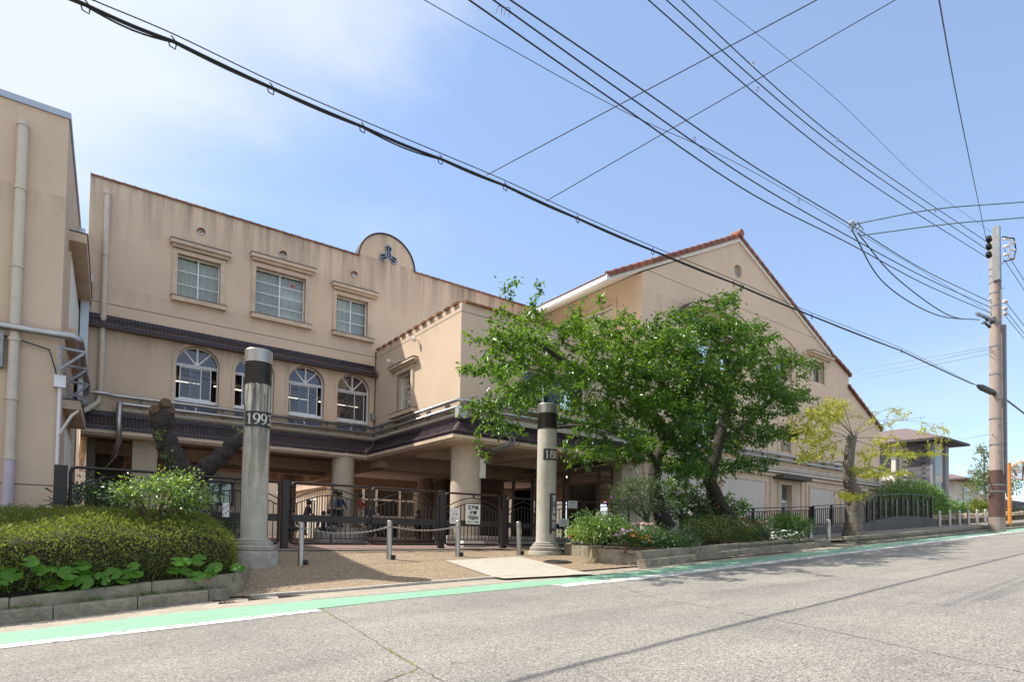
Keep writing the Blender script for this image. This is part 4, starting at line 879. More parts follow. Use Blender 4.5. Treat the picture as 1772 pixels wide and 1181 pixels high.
q = MB(); q.lathe([(.95, .5), (.95, 1.15), (.9, 1.2), (.4, 1.2)], 28, (8.0, 21.4, 0)); part('ring_bench', q, M_concrete, school)
q = MB(); q.box(9.98, 10.16, WY-.06, WY+.02, 2.75, 3.35); part('wall_lamp', q, M_porc, P0)
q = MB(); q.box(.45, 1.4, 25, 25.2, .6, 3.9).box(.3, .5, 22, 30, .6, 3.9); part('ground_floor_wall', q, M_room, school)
# entrance glazing (faces along the street)
EX = 16.2; ent = PS(EX); q = MB()
ys = [15.75, 16.5, 18.2, 18.5, 20.3, 20.6, 22.0, 22.9]
for y in ys: pb(q, ent, y-.05, y+.05, .68, 3.6, 0, .12)
for z in (3.55, 3.10, .72): pb(q, ent, 15.8, 22.85, z-.045, z+.045, .004, .116)
for a, b in ((15.8, 16.45), (18.25, 18.45)): 
    for z in (2.5, 1.6): pb(q, ent, a, b, z-.03, z+.03, .01, .11)
entr = part('entrance_glazing', q, simple('bronze_frame', (0.20, 0.165, 0.13), 0.45, 0.1), school)
for a, b in zip(ys, ys[1:]):
    for z0, z1 in ((.76, 3.06), (3.14, 3.51)):
        if z0 < 1 and (a, b) in ((16.5, 18.2), (20.6, 22.0)): continue
        g = MB(); g.add([ent(a+.05, z0, .06), ent(b-.05, z0, .06), ent(b-.05, z1, .06), ent(a+.05, z1, .06)], [(0, 1, 2, 3)]); part('pane', g, M_dglass, entr)
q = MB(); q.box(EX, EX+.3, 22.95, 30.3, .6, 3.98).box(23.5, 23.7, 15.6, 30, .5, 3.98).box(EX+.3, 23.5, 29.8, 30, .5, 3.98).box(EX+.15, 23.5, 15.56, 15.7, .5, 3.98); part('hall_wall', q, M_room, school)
q = MB(); q.box(EX+.2, 23.5, 15.7, 29.8, 3.75, 3.8); part('hall_ceiling', q, M_ceil, school)
for x, y in ((18, 16.6), (18, 19.2), (20.5, 17.0), (20.5, 21), (18, 22.5)):
    q = MB(); q.box(x, x+.08, y, y+1.6, 3.68, 3.73); part('ceiling_tube', q, M_tube, school)
q = MB(); q.lathe([(.4, .5), (.4, 3.8)], 20, (18.6, 18.6, 0)); part('pillar', q, M_room, school)

# ---- courtyard beyond the open ground floor
court = thing('courtyard_building', 'sunlit cream building across the courtyard, seen through the open ground floor', 'building', (18, 46, .68))
M_cream = stucco('stucco_cream', (0.76, 0.68, 0.56))
mb = MB(); mb.box(-6, 45, 47, 47.3, .4, 11.4).box(11.6, 13.0, 33.5, 43, .4, 8).box(-6, 4, 44, 47, .4, 6); part('wall', mb, M_cream, court)
for i in range(9):
    x = 14.5 + i*2.9; q = MB()
    for a, b in ((x, x+.08), (x+1.16, x+1.24), (x+2.32, x+2.4)): q.box(a, b, 46.9, 47.02, 1.0, 3.5)
    for z in (1.0, 2.4, 3.42): q.box(x+.08, x+2.32, 46.92, 47.0, z, z+.08)
    w = part('window', q, M_white, court)
    for k in range(2): g = MB(); g.box(x+.08+k*1.16, x+1.16+k*1.16, 46.95, 46.97, 1.08, 3.42); part('pane', g, M_glass, w)
    q = MB(); q.box(x, x+2.4, 46.985, 46.995, 1.0, 3.5); part('blind', q, M_curtain, w)
q = MB()
for k in range(20): y = 33.7+k*.46; q.box(11.52, 11.598, y, y+.1, .7, 5.0)
part('wall_rib', q, M_cream, court, kind='stuff')
for y0 in (35.0, 39.2):
    q = MB(); q.box(11.5, 11.58, y0, y0+.08, .7, 3.0).box(11.5, 11.58, y0+1.3, y0+1.38, .7, 3.0).box(11.5, 11.58, y0+.08, y0+1.3, 2.92, 3.0); d_ = part('door', q, M_white, court); q = MB(); q.box(11.53, 11.56, y0+.08, y0+1.3, .75, 2.92); part('pane', q, M_glass, d_)
q = MB(); q.box(11.3, 11.598, 33.5, 43, 3.6, 3.8); part('ledge', q, M_trim, court)
# glazed screen of the far wing, white frames and dark doors
q = MB(); gx = [13.6, 14.4, 15.9, 17.2, 18.9, 20.2, 22]
for x in gx: q.box(x-.06, x+.06, 33, 33.12, .68, 3.9)
for z in (.74, 1.4, 2.0, 3.0, 3.85): q.box(13.6, 22, 33.01, 33.11, z-.05, z+.05)
scr = part('glazed_screen', q, M_white, court)
for i, (a, b) in enumerate(zip(gx, gx[1:])):
    g = MB(); g.box(a+.06, b-.06, 33.05, 33.07, .8, 3.8); part('pane', g, M_glass if i not in (1, 3) else M_dark, scr)
q = MB(); q.box(13.1, 24, 36, 36.2, .6, 4).box(13.1, 24, 33.2, 36, 3.95, 4.2); part('screen_back', q, M_cream, court)

# ================================================================== ANNEX
annex = thing('annex_building', 'tan stucco block with metal coping, drainpipes and wall brackets', 'building', (-2, 15.2, .5))
AY = 15.7; ax0, ax1, ayb = -.32, .02, 24.0; AT = 9.72
sw_ = lambda y: ax0 + (ax1-ax0)*(y-AY)/(ayb-AY)
def ahex(y0, y1, o0, o1, z0, z1): return MB().hexa([(sw_(y0)+o0, y0, z0), (sw_(y0)+o1, y0, z0), (sw_(y1)+o1, y1, z0), (sw_(y1)+o0, y1, z0)], [(sw_(y0)+o0, y0, z1), (sw_(y0)+o1, y0, z1), (sw_(y1)+o1, y1, z1), (sw_(y1)+o0, y1, z1)])
part('wall', ahex(AY, ayb, -9, 0, .2, AT), M_side, annex)
part('coping', ahex(AY-.04, ayb+.04, -9.1, .035, AT, AT+.13), simple('coping_metal', (0.38, 0.44, 0.52), 0.35, 0.06, metal=0.5), annex)
part('base_joint', MB().add([(-9, AY-.003, 1.88), (ax0, AY-.003, 1.88), (ax0, AY-.003, 1.90), (-9, AY-.003, 1.90)], [(0, 1, 2, 3)]), M_trimtop, annex)
def apipe(pts, r, mat, name, n=10): q = MB(); q.tube(pts, r, n); return part(name, q, mat, annex)
px_ = -1.06
apipe([(px_, AY-.12, 9.3), (px_, AY-.12, 5), (px_, AY-.12, 2.35)], .09, M_beigepipe, 'downpipe', 16); apipe([(px_, AY-.12, 2.35), (px_, AY-.12, .4)], .092, M_lilac, 'downpipe_shoe', 16)
for z in (9.22, 7.9, 6.3, 4.8, 3.6, 2.4): apipe([(px_, AY-.12, z-.03), (px_, AY-.12, z+.03)], .108, M_beigepipe, 'pipe_collar', 16)
apipe([(-9, AY-.2, 4.98), (-.6, AY-.2, 5.02), (-.12, AY-.2, 5.03), (.0, AY-.1, 5.0), (.04, AY+.3, 4.9), (.1, AY+2, 4.85), (.2, 19, 4.8), (.2, 21, 4.8)], .08, M_steel, 'lagged_pipe', 12)
apipe([(-9, AY-.12, 4.85), (-1.1, AY-.12, 4.83), (-.5, AY-.06, 4.72), (-.38, AY-.06, 4.3), (-.34, AY-.08, 4.05)], .014, M_wire, 'cable', 6)
apipe([(-.30, AY-.07, 4.05), (-.30, AY-.07, .5)], .034, M_white, 'thin_pipe', 8)
apipe([(-.29, AY-.08, 2.95), (-.08, AY-.02, 3.4), (.02, AY+.3, 3.55)], .03, M_conduit, 'branch_pipe', 8)
q = MB(); q.box(-.40, -.2, AY-.16, AY-.005, 3.95, 4.2); part('junction_box', q, M_white, annex)
q = MB(); q.box(-1.3, -1.22, AY-.18, AY-.001, 4.2, 4.9); part('pipe_support', q, M_galv, annex)
for i, (y, z) in enumerate(((15.4, 4.72), (16.9, 4.7), (18.3, 4.62), (19.8, 4.55))):
    x = sw_(y); q = MB(); q.bar((x, y, z+.02), (x+.46, y, z), .05, .05).bar((x, y, z-.45), (x+.42, y, z-.03), .05, .05).bar((x+.02, y, z-.5), (x+.02, y, z+.05), .05, .06); part('wall_bracket', q, M_galv, annex)
for (y0, y1, z0, z1, hz) in ((17.2, 21.5, 5.7, 7.3, 7.62), (17.3, 20.0, 2.0, 3.3, 3.75)):
    h = part('window_hood', ahex(y0-.3, y1+.3, 0, .34, hz, hz+.2), M_trim, annex); part('hood_capping', ahex(y0-.3, y1+.3, 0, .36, hz+.2, hz+.24), M_trimtop, h)
    w_ = part('window', ahex(y0-.12, y1+.12, 0, .05, z0-.1, z1+.12), M_trim, annex); part('pane', ahex(y0, y1, .05, .06, z0, z1), M_curtain, w_); part('sill', ahex(y0-.25, y1+.25, 0, .2, z0-.35, z0-.1), M_trim, w_)
apipe([(sw_(19.5)+.12, 19.5, 9.0), (sw_(19.5)+.12, 19.5, 7.9)], .09, M_bluewhite, 'upper_pipe', 10)
# ================================================================== GATE COLUMNS
def stroke(q, pts, ws, to3, d0, d1):
    """flat pen stroke through pts with half-widths ws, as a thin solid"""
    L = []; Rr = []
    for i, p in enumerate(pts):
        a = pts[max(i-1, 0)]; b = pts[min(i+1, len(pts)-1)]; dx, dy = b[0]-a[0], b[1]-a[1]; l = math.hypot(dx, dy) or 1
        L.append((p[0]-dy/l*ws[i], p[1]+dx/l*ws[i])); Rr.append((p[0]+dy/l*ws[i], p[1]-dx/l*ws[i]))
    for i in range(len(pts)-1):
        q.hexa([to3(*L[i], d1), to3(*Rr[i], d1), to3(*Rr[i+1], d1), to3(*L[i+1], d1)], [to3(*L[i], d0), to3(*Rr[i], d0), to3(*Rr[i+1], d0), to3(*L[i+1], d0)])
def ring(cx, cy, rx, ry, a0=0, a1=360, thick=.075, thin=.03, n=22):
    A = arc(n, a0, a1); return [(cx+rx*math.cos(a), cy+ry*math.sin(a)) for a in A], [thin+(thick-thin)*abs(math.cos(a))**1.3 for a in A]
def digit(q, ch, ox, s, to3, d0, d1):         # roman serif numerals in a 0.6 x 1 cell
    T = lambda P: [(ox+x*s, y*s) for x, y in P]
    def st(P, w): stroke(q, T(P), [k*s for k in w], to3, d0, d1)
    if ch == '1': st([(.3, .02), (.3, .97)], [.07, .07]); st([(.12, .02), (.48, .02)], [.022, .022]); st([(.10, .80), (.30, .95)], [.025, .035])
    elif ch == '8': st(*ring(.3, .74, .19, .23)); st(*ring(.3, .27, .24, .26))
    elif ch == '9': st(*ring(.29, .66, .23, .30)); st([(.52, .66), (.50, .42), (.40, .16), (.22, .03), (.10, .05)], [.075, .075, .06, .04, .025])
    elif ch == '3': st(*ring(.27, .74, .19, .22, 150, -80)); st(*ring(.26, .27, .24, .26, 75, -155)); 
M_colc = simple('column_concrete', (0.46, 0.43, 0.36), 0.9, 0.12, 6, 0.45, 60, dirt=0.25, dirtcol=(0.27, 0.245, 0.20))
def column_mat():
    """weathered cast concrete with black algae runs from the top"""
    m, t, p, out = newmat('column_weathered'); n = N(t); co = n('ShaderNodeTexCoord').outputs['Object']
    a = n('ShaderNodeTexNoise', {'Vector': co, 'Scale': 5.0, 'Detail': 7.0, 'Roughness': 0.65}).outputs['Fac']
    b = n('ShaderNodeTexNoise', {'Vector': n('ShaderNodeMapping', {'Vector': co, 'Scale': (7, 7, .55)}).outputs[0], 'Scale': 1.0, 'Detail': 7.0, 'Roughness': 0.7}).outputs['Fac']
    z = n('ShaderNodeSeparateXYZ', {'Vector': co}).outputs['Z']
    c = n.mix(n.ramp(a, .3, .7), (0.36, 0.335, 0.27), (0.50, 0.47, 0.40))
    c = n.mix(n.math('MULTIPLY', n.ramp(z, 1.2, 3.7, 0.0, 1.0), n.ramp(b, .42, .56, 0, .95)), c, (0.035, 0.033, 0.028))
    pit = n('ShaderNodeTexVoronoi', {'Vector': co, 'Scale': 22.0}).outputs['Distance']
    c = n.mix(n.ramp(pit, .09, .06, 0, .35), c, (0.16, 0.15, 0.12))
    t.links.new(c, p.inputs['Base Color']); p.inputs['Roughness'].default_value = .92
    t.links.new(n('ShaderNodeBump', {'Height': a, 'Strength': .3, 'Distance': .02}).outputs[0], p.inputs['Normal']); return m
M_colw = column_mat()
M_plate = simple('plate_black', (0.018, 0.02, 0.021), 0.3, 0.1)
M_letter = simple('plate_letter', (0.62, 0.58, 0.50), 0.4, 0.05)
M_colbase = simple('column_base', (0.36, 0.335, 0.285), 0.9, 0.2, 7, 0.5, 30, dirt=0.5, dirtcol=(0.13, 0.12, 0.10))
def gate_column(x, y, zg, label, text, ang0, weathered, baseh, R=.255):
    c = thing('gate_column', label, 'column', (x, y, zg), 'round concrete gate columns')
    q = MB()
    q.lathe([(.46, zg-.15), (.455, zg+baseh-.03), (.44, zg+baseh-.01), (.42, zg+baseh)], 40, (x, y, 0)); part('plinth', q, M_colbase, c)
    z = zg+baseh; q = MB(); q.lathe([(.39, z), (.41, z+.02), (.41, z+.08), (.385, z+.10), (.355, z+.105), (.355, z+.15), (.335, z+.165), (.315, z+.17), (.315, z+.20), (.285, z+.22)], 40, (x, y, 0), smooth=False); part('base_moulding', q, M_colbase, c)
    q = MB(); q.lathe([(R+.015, z+.22), (R, z+.26), (R, 2.4), (R-.003, 3.78), (R-.02, 3.82)], 48, (x, y, 0)); part('shaft', q, M_colw if weathered else M_colc, c)
    gr = None
    for k in range(9):
        q = MB(); zz = 3.83+k*.043; q.lathe([(R-.05, zz), (R+.005, zz), (R+.005, zz+.026), (R-.05, zz+.03)], 40, (x, y, 0), smooth=False); part('grille_ring', q, simple('grille_bronze', (0.075, 0.062, 0.05), 0.35, 0.2, metal=0.8) if 'grille_bronze' not in MATS else MATS['grille_bronze'], c)
    q = MB(); q.lathe([(R-.06, 3.8), (R-.06, 4.24)], 32, (x, y, 0)); part('lamp_core', q, M_dark, c)
    q = MB(); q.lathe([(R-.02, 4.225), (R+.012, 4.225), (R+.012, 4.46), (R, 4.475), (.02, 4.48)], 48, (x, y, 0), smooth=False); part('cap', q, M_inox, c)
    # year plate wrapped round the shaft
    a0 = ang0; w = .62/R
    def to3(s, t, d): th = a0 + s/R; rr = R + .012 - d; return (x + rr*math.sin(th), y - rr*math.cos(th), t)
    q = MB(); n = 20
    for i in range(n):
        s0, s1 = .56*i/n, .56*(i+1)/n
        q.hexa([to3(s0, 2.985, .012), to3(s1, 2.985, .012), to3(s1, 2.985, 0), to3(s0, 2.985, 0)], [to3(s0, 3.275, .012), to3(s1, 3.275, .012), to3(s1, 3.275, 0), to3(s0, 3.275, 0)])
    pl = part('year_plate', q, M_plate, c, label='curved black plate with the year in pale serif figures')
    for i, ch in enumerate(text):
        q = MB(); digit(q, ch, .035+i*.127, .205, lambda s, t, d: to3(s, t+3.03, d), -.006, .0); part('numeral', q, M_letter, pl)
    return c
va = lambda x, y: math.atan2(x, y)            # bearing of a spot as seen from the street
c1 = gate_column(2.80, 12.10, .36, 'mottled round concrete gate column with 1993 on a black plate', '1993', -math.radians(68), True, .28, .238)
c2 = gate_column(10.02, 12.10, .50, 'pale round concrete gate column with the vertical school name plate', '188', -math.radians(60), False, .13)

def text_mesh(s, size, align='CENTER', thick=0.0):
    cu = bpy.data.curves.new('txt', 'FONT'); cu.body = s; cu.size = size; cu.align_x = align; cu.extrude = thick; cu.offset = 0.004 * size / .1
    o = bpy.data.objects.new('txt', cu); COL.objects.link(o); bpy.context.view_layer.update()
    me = bpy.data.meshes.new_from_object(o); bpy.data.objects.remove(o); return me
def place_text(me, to3, parent, mat, name='lettering'):
    for v in me.vertices: v.co = Vector(to3(v.co.x, v.co.y, v.co.z))
    me.materials.clear(); me.materials.append(mat); return part(name, me, None, parent)
# vertical school name plate on the second column, facing the street
na = math.radians(2); R2 = .27
nx_, ny_ = 10.02 + R2*math.sin(na), 12.10 - R2*math.cos(na)
def plate3(s, t, d): return (nx_ + s*math.cos(na) + d*math.sin(na), ny_ + s*math.sin(na) - d*math.cos(na), t)
q = MB(); q.hexa([plate3(-.10, 1.08, -.02), plate3(.10, 1.08, -.02), plate3(.10, 1.08, .03), plate3(-.10, 1.08, .03)], [plate3(-.10, 2.12, -.02), plate3(.10, 2.12, -.02), plate3(.10, 2.12, .03), plate3(-.10, 2.12, .03)])
npl = part('name_plate', q, M_plate, c2, label='black vertical plate with the school name in pale characters')
zz = 2.035
for i, ch in enumerate('西宮市立大社小学校'):
    h = .088 if i < 4 else .118
    me = text_mesh(ch, h*1.15); place_text(me, lambda a, b, c_, z0=zz: plate3(a, z0 - h*.5 + b - .01, .034), npl, M_letter, 'character'); zz -= h + (.012 if i != 5 else .03)

# ================================================================== BOLLARDS AND CHAINS
def bollard(x, y, z, label, group, h=.85, r=.057, tilt=(0, 0), foot=True):
    b = thing('bollard', label, 'bollard', (x, y, z), group)
    q = MB(); q.lathe([(r, -.1), (r, h-.02), (r*.8, h), (.001, h+.002)], 20); po = part('post', q, M_inox, b, (0, 0, 0), local=True)
    q = MB(); q.lathe([(r+.004, h-.14), (r+.004, h-.12)], 20, cap=False); part('band', q, M_galv, b, (0, 0, 0), local=True)
    if foot: q = MB(); q.lathe([(.001, -.03), (.05, -.03), (.05, .03), (.001, .03)], 14); part('hinge_foot', q, M_grate, b, (.085, -.03, .05), rot=(math.pi/2, 0, .3), local=True)
    b.rotation_euler = (tilt[0], tilt[1], 0); return b
BX = [(3.62, 11.84), (5.60, 12.1), (7.40, 12.2), (9.15, 12.1)]
BL = ['stainless steel bollard beside the 1993 column, carrying one end of the chain', 'stainless steel bollard in the middle of the chain across the drive', 'stainless steel bollard before the guard notice, at the far chain end', 'leaning weathered steel bollard beside the pale name plate column']
for i, ((x, y), l) in enumerate(zip(BX, BL)): bollard(x, y, zp(x, y), l, 'bollards across the drive', .85 if i else .83, tilt=(0, 0) if i < 3 else (.03, -.06))
def chain(a, b, sag, label):
    c = thing('chain', label, 'chain', a, 'chains across the drive'); P = []
    for i in range(45): t = i/44; p = Vector(a)*(1-t)+Vector(b)*t; P.append(p - Vector((0, 0, sag*4*t*(1-t))))
    lk_ = MB(); lk_.tube([(.024*math.cos(k*math.pi/4), .011*math.sin(k*math.pi/4), 0) for k in range(9)], .0055, 5, cap=False); me = lk_.mesh('chain_link'); me.materials.append(M_inox)
    for i in range(44):
        d = (P[i+1]-P[i]); m = (P[i]+P[i+1])/2; o = part('chain_link', me, None, c, m)
        o.rotation_mode = 'QUATERNION'; from mathutils import Quaternion
        o.rotation_quaternion = d.to_track_quat('X', 'Z') @ Quaternion((1, 0, 0), math.pi/2*(i % 2)); o.scale = (d.length/.038, 1.3, 1.3)
tops = [Vector((x, y-.05, zp(x, y)+.72)) for x, y in BX]
chain(tops[0], tops[1], .13, 'steel chain hanging between the first two bollards, below the double gate'); chain(tops[1], tops[2], .10, 'steel chain hanging between the second and third bollards, below the gate post')
q = MB(); a = Vector((9.1, 12.04, zp(9.15, 12.1)+.74)); q.tube([a+Vector((-.05, -.02, .02)), a+Vector((0, -.04, -.02)), a+Vector((.05, -.03, -.14)), a+Vector((.07, 0, -.22))], .011, 6); solo('loose_chain', q, M_inox, 'short loose chain wound round the leaning bollard', 'chain')
bollard(18.6, 9.55, zr(18.6)+.12, 'slim steel post beside the flower bed end, nearer the flowers', 'posts at the pavement end', .62, .055, foot=False); bollard(19.66, 9.5, zr(19.66)+.12, 'slim steel post nearest the yellow-leaved tree trunk', 'posts at the pavement end', .70, .055, foot=False)
for i in range(6):
    x = 33.5 + i*1.3; y = 11.0
    bollard(x, y, zr(x)+.17, ['steel bollard at the end of the arched railing', 'second steel bollard from the arched railing', 'third steel bollard from the arched railing', 'fourth steel bollard from the arched railing', 'fifth steel bollard from the arched railing', 'steel bollard half hidden by the utility pole'][i], 'bollards before the neighbouring garden', .78, .07, foot=False)

# ================================================================== GATES AND FENCES
GY = 13.8
def gate_leaf(x0, x1, z0, z1, label, panels=2, name='gate_leaf', group='black steel gate leaves', mid=None):
    g = thing(name, label, 'gate', (x0, GY, z0), group); zc = (z0+z1)/2; r = .028
    f = MB(); rr = .09
    P = [(x0+rr, GY, z0), (x1-rr, GY, z0), (x1-.02, GY, z0+.02), (x1, GY, z0+rr), (x1, GY, z1-rr), (x1-.02, GY, z1-.02), (x1-rr, GY, z1), (x0+rr, GY, z1), (x0+.02, GY, z1-.02), (x0, GY, z1-rr), (x0, GY, z0+rr), (x0+.02, GY, z0+.02), (x0+rr, GY, z0)]
    f.tube(P, r, 8); part('frame', f, M_brown, g)
    bh = z0 + (z1-z0)*.36
    xm = [x0 + (x1-x0)*i/panels for i in range(panels+1)]
    q = MB()
    for i in range(panels): q.box(xm[i]+(.03 if i == 0 else .035), xm[i+1]-(.03 if i == panels-1 else .035), GY-.015, GY+.015, bh, bh+(z1-z0)*.115)
    part('kick_board', q, M_brown, g) if panels == 1 else None
    if panels > 1:
        for i in range(panels): q = MB(); q.box(xm[i]+.04, xm[i+1]-.04, GY-.015, GY+.015, bh, bh+(z1-z0)*.115); part('kick_board', q, M_brown, g)
    w = x1-x0
    topf = lambda x: z0 + (z1-z0)*(.62 + .20*math.sin(math.pi*(x-x0)/w))
    arc2 = lambda x: z0 + (z1-z0)*(.72 + .205*math.sin(math.pi*(x-x0)/w))
    for fn, nm in ((topf, 'arch_rail'), (arc2, 'arch_rail')):
        q = MB(); q.tube([(x0+w*i/16, GY, fn(x0+w*i/16)) for i in range(17)], .014, 6); part(nm, q, M_brown, g)
    bm = 'gate_bar'
    n = max(5, round(w/.115)); zb = z0+.12
    for i in range(1, n):
        x = x0+w*i/n; q = MB(); q.box(x-.009, x+.009, GY-.009, GY+.009, zb, topf(x)); part('bar', q, M_brown, g)
    q = MB(); q.box(x0+.02, x1-.02, GY-.012, GY+.012, zb-.012, zb+.012); part('bottom_rail', q, M_brown, g)
    for i in range(1, panels): q = MB(); q.box(xm[i]-.02, xm[i]+.02, GY-.02, GY+.02, z0+.02, topf(xm[i])); part('stile', q, M_brown, g)
    q = MB(); q.box((x0+x1)/2-.02, (x0+x1)/2+.02, GY-.015, GY+.015, arc2((x0+x1)/2), z1-.02); part('top_strut', q, M_brown, g)
    return g
def gate_post(x, label, z0=.5, z1=2.17, w=.075): 
    q = MB(); q.cbox(x-w, x+w, GY-w, GY+w, z0, z1, .01); return solo('gate_post', q, M_brown, label, 'post', group='square gate posts')
zg = .745
gate_leaf(3.98, 5.83, zg, 2.13, 'black double gate leaf hung next to the 1993 column'); gate_leaf(5.91, 7.72, zg, 2.13, 'black double gate leaf that meets the post before the round pillar')
gate_leaf(7.98, 9.72, zg, 2.12, 'black gate leaf carrying the white guard notice', 1); gate_leaf(10.02, 11.1, zg, 2.08, 'narrow black wicket gate behind the leaning bollard', 1)
gate_leaf(1.9, 3.70, zg, 2.13, 'black railing panel half hidden behind the 1993 column', 1, 'railing_panel'); gate_leaf(-.05, 1.8, zg, 2.15, 'black railing panel behind the hedge and pruned tree', 1, 'railing_panel')
gate_leaf(11.35, 12.9, zg, 2.1, 'black railing panel behind the name plate column', 1, 'railing_panel'); gate_leaf(13.0, 15.0, zg, 2.1, 'black railing panel behind the pink flowers of the bed', 1, 'railing_panel')
for x, l in ((3.84, 'black gate post hinging the double gate near the 1993 column'), (7.85, 'black gate post between double gate and guard notice leaf'), (9.87, 'black gate post before the dark doorway, left of the wicket'.replace(', left of the wicket', ' beside the wicket')), (11.22, 'black gate post hidden partly by the name plate column'), (-.2, 'thick black gate post against the annex corner')): gate_post(x, l, w=.075 if x > 0 else .1)
# notices
def notice(x0, x1, z0, z1, y, label, lines, extras=None, cat='sign'):
    s = thing('notice', label, cat, ((x0+x1)/2, y, z0), 'notices on the gate'); q = MB(); q.box(x0, x1, y-.006, y+.006, z0, z1); part('board', q, M_signw, s)
    for (t, zc, size, m) in lines:
        me = text_mesh(t, size); place_text(me, lambda a, b, c_: ((x0+x1)/2+a, y-.0085, zc+b), s, m)
    for (a, b, c, d, m) in (extras or []): q = MB(); q.box(x0+a, x0+b, y-.009, y-.006, z0+c, z0+d); part('printed_mark', q, m, s)
    return s
notice(8.58, 9.03, 1.30, 1.845, GY-.06, 'white notice with large black characters about night guard patrols', [('警備員', 1.71, .115, M_ink), ('夜間', 1.57, .115, M_ink), ('巡回中', 1.43, .115, M_ink), ('西宮市教育委員会', 1.345, .045, M_ink)])
M_yel = simple('yellow_print', (0.65, 0.45, 0.05), .6); M_blu = simple('blue_print', (0.10, 0.22, 0.45), .6); M_gr2 = simple('grey_print', (0.30, 0.30, 0.32), .6)
notice(8.08, 8.38, 1.30, 1.72, GY-.06, 'small pale poster with a red and yellow drawing', [], [(.05, .22, .34, .345, M_gr2), (.10, .13, .235, .28, M_red), (.17, .20, .235, .28, M_ink), (.07, .16, .15, .165, M_blu), (.06, .075, .10, .17, M_red), (.19, .25, .14, .16, M_yel), (.10, .20, .095, .105, M_red)])
for (x0, x1, z0, z1, l) in ((12.25, 12.62, 1.88, 2.11, 'white paper notice at the top of the railing behind the column'), (11.9, 12.28, 1.31, 1.55, 'white paper notice low on the railing behind the column')):
    notice(x0, x1, z0, z1, GY-.06, l, [], [(.08, .28, .165, .18, M_ink)] + [(.04, .33, .05+k*.028, .056+k*.028, M_gr2) for k in range(4)] + [(.01, x1-x0-.01, .012, .02, M_yel)])
# low stone ledge, planter box and fire-red lamp near the entrance
q = MB(); q.cbox(8.6, 13.6, 14.75, 15.05, .6, .98, .015); solo('low_wall', q, M_concrete, 'low pale concrete ledge behind the gate at the round pillar', 'wall')
q = MB(); q.cbox(8.9, 9.6, 14.35, 14.7, .68, .86, .01); solo('storage_box', q, M_signw, 'small white box on the paving behind the guard notice', 'box')
# notice board in the open ground floor
nb = thing('notice_board', 'dark framed glass notice board on the wall behind the railing', 'notice board', (4.3, 24, 1.0))
q = MB(); q.box(3.75, 5.1, 24, 24.15, .68, 3.2); part('backing_wall', q, M_pillar, nb)
q = MB(); q.box(3.9, 4.8, 23.9, 24, 1.95, 2.05).box(3.9, 4.8, 23.9, 24, 2.75, 2.83).box(3.9, 3.98, 23.9, 24, 2.05, 2.75).box(4.72, 4.8, 23.9, 24, 2.05, 2.75).box(4.32, 4.38, 23.9, 24, 2.05, 2.75); part('frame', q, M_black, nb)
for a, b in ((3.98, 4.32), (4.38, 4.72)): q = MB(); q.box(a, b, 23.96, 23.97, 2.05, 2.75); part('pane', q, M_glass, nb); q = MB(); q.box(a+.05, b-.05, 23.98, 23.99, 2.3, 2.7); part('paper', q, M_signw, nb)
nn_ = thing('warning_sticker_board', 'small patterned board hanging on the railing by the column', 'sign', (3.05, GY, 1.2)); q = MB(); q.box(2.55, 2.68, GY-.05, GY-.04, 1.3, 1.6); part('board', q, M_signw, nn_)
for k in range(6): q = MB(); q.box(2.56+.02*(k % 3)*2, 2.58+.02*(k % 3)*2, GY-.053, GY-.05, 1.33+.04*k, 1.36+.04*k); part('printed_mark', q, M_ink, nn_)

# brown railing along the ramp beside the gabled wing (plain bars, then arched panels)
def railing(xa, xb, y, zbf, ztf, label, n_post, bars=True, arched_=False):
    g = thing('ramp_railing', label, 'railing', (xa, y, zbf(xa)), 'brown railings beside the gabled wing')
    for fn in (ztf, (lambda x: ztf(x)-.12), (lambda x: zbf(x)+.06)) if not arched_ else (ztf, (lambda x: zbf(x)+.04)):
        q = MB(); N_ = 12
        for i in range(N_): x0, x1 = xa+(xb-xa)*i/N_, xa+(xb-xa)*(i+1)/N_; q.bar((x0, y, fn(x0)), (x1, y, fn(x1)), .05, .035)
        part('rail', q, M_brown, g)
    for i in range(n_post+1):
        x = xa+(xb-xa)*i/n_post; q = MB(); q.box(x-.04, x+.04, y-.04, y+.04, zbf(x)-.15, ztf(x)); part('post', q, M_brown, g)
        if arched_ and i < n_post:
            xm = x + (xb-xa)/n_post/2; w = (xb-xa)/n_post
            q = MB(); q.box(xm-.1, xm+.1, y-.03, y+.03, zbf(xm), ztf(xm)-.22); part('flat_baluster', q, M_brown, g)
            q = MB(); q.tube([(x+w*k/10, y, zbf(x)+.35+(ztf(xm)-zbf(xm)-.45)*math.sin(math.pi*k/10)) for k in range(11)], .022, 6); part('arch_rail', q, M_brown, g)
            for e in (-.32, .32): q = MB(); xx = xm+e*w; q.box(xx-.012, xx+.012, y-.012, y+.012, zbf(xx), zbf(xx)+.35+.25); part('bar', q, M_brown, g)
    if bars:
        n = int((xb-xa)/.16)
        for i in range(1, n): x = xa+(xb-xa)*i/n; q = MB(); q.box(x-.012, x+.012, y-.012, y+.012, zbf(x)+.06, ztf(x)-.12); part('bar', q, M_brown, g)
railing(15.3, 23.2, 11.9, lambda x: zy(x)+.05, lambda x: 2.04+max(0, x-18)*.055, 'brown bar railing running behind the flower bed and the white flowers', 4)
railing(23.3, 26.2, 11.85, lambda x: zy(x)+.05, lambda x: 2.36+(x-23.3)*.07, 'brown bar railing between the plain run and the arched panels', 2)
railing(26.4, 34.6, 11.7, lambda x: hump(x)-.02, lambda x: 2.62+.7*math.sin(math.pi*min(1, (x-25)/9.5)*.55), 'brown railing of arched panels on the granite wall', 7, False, True)
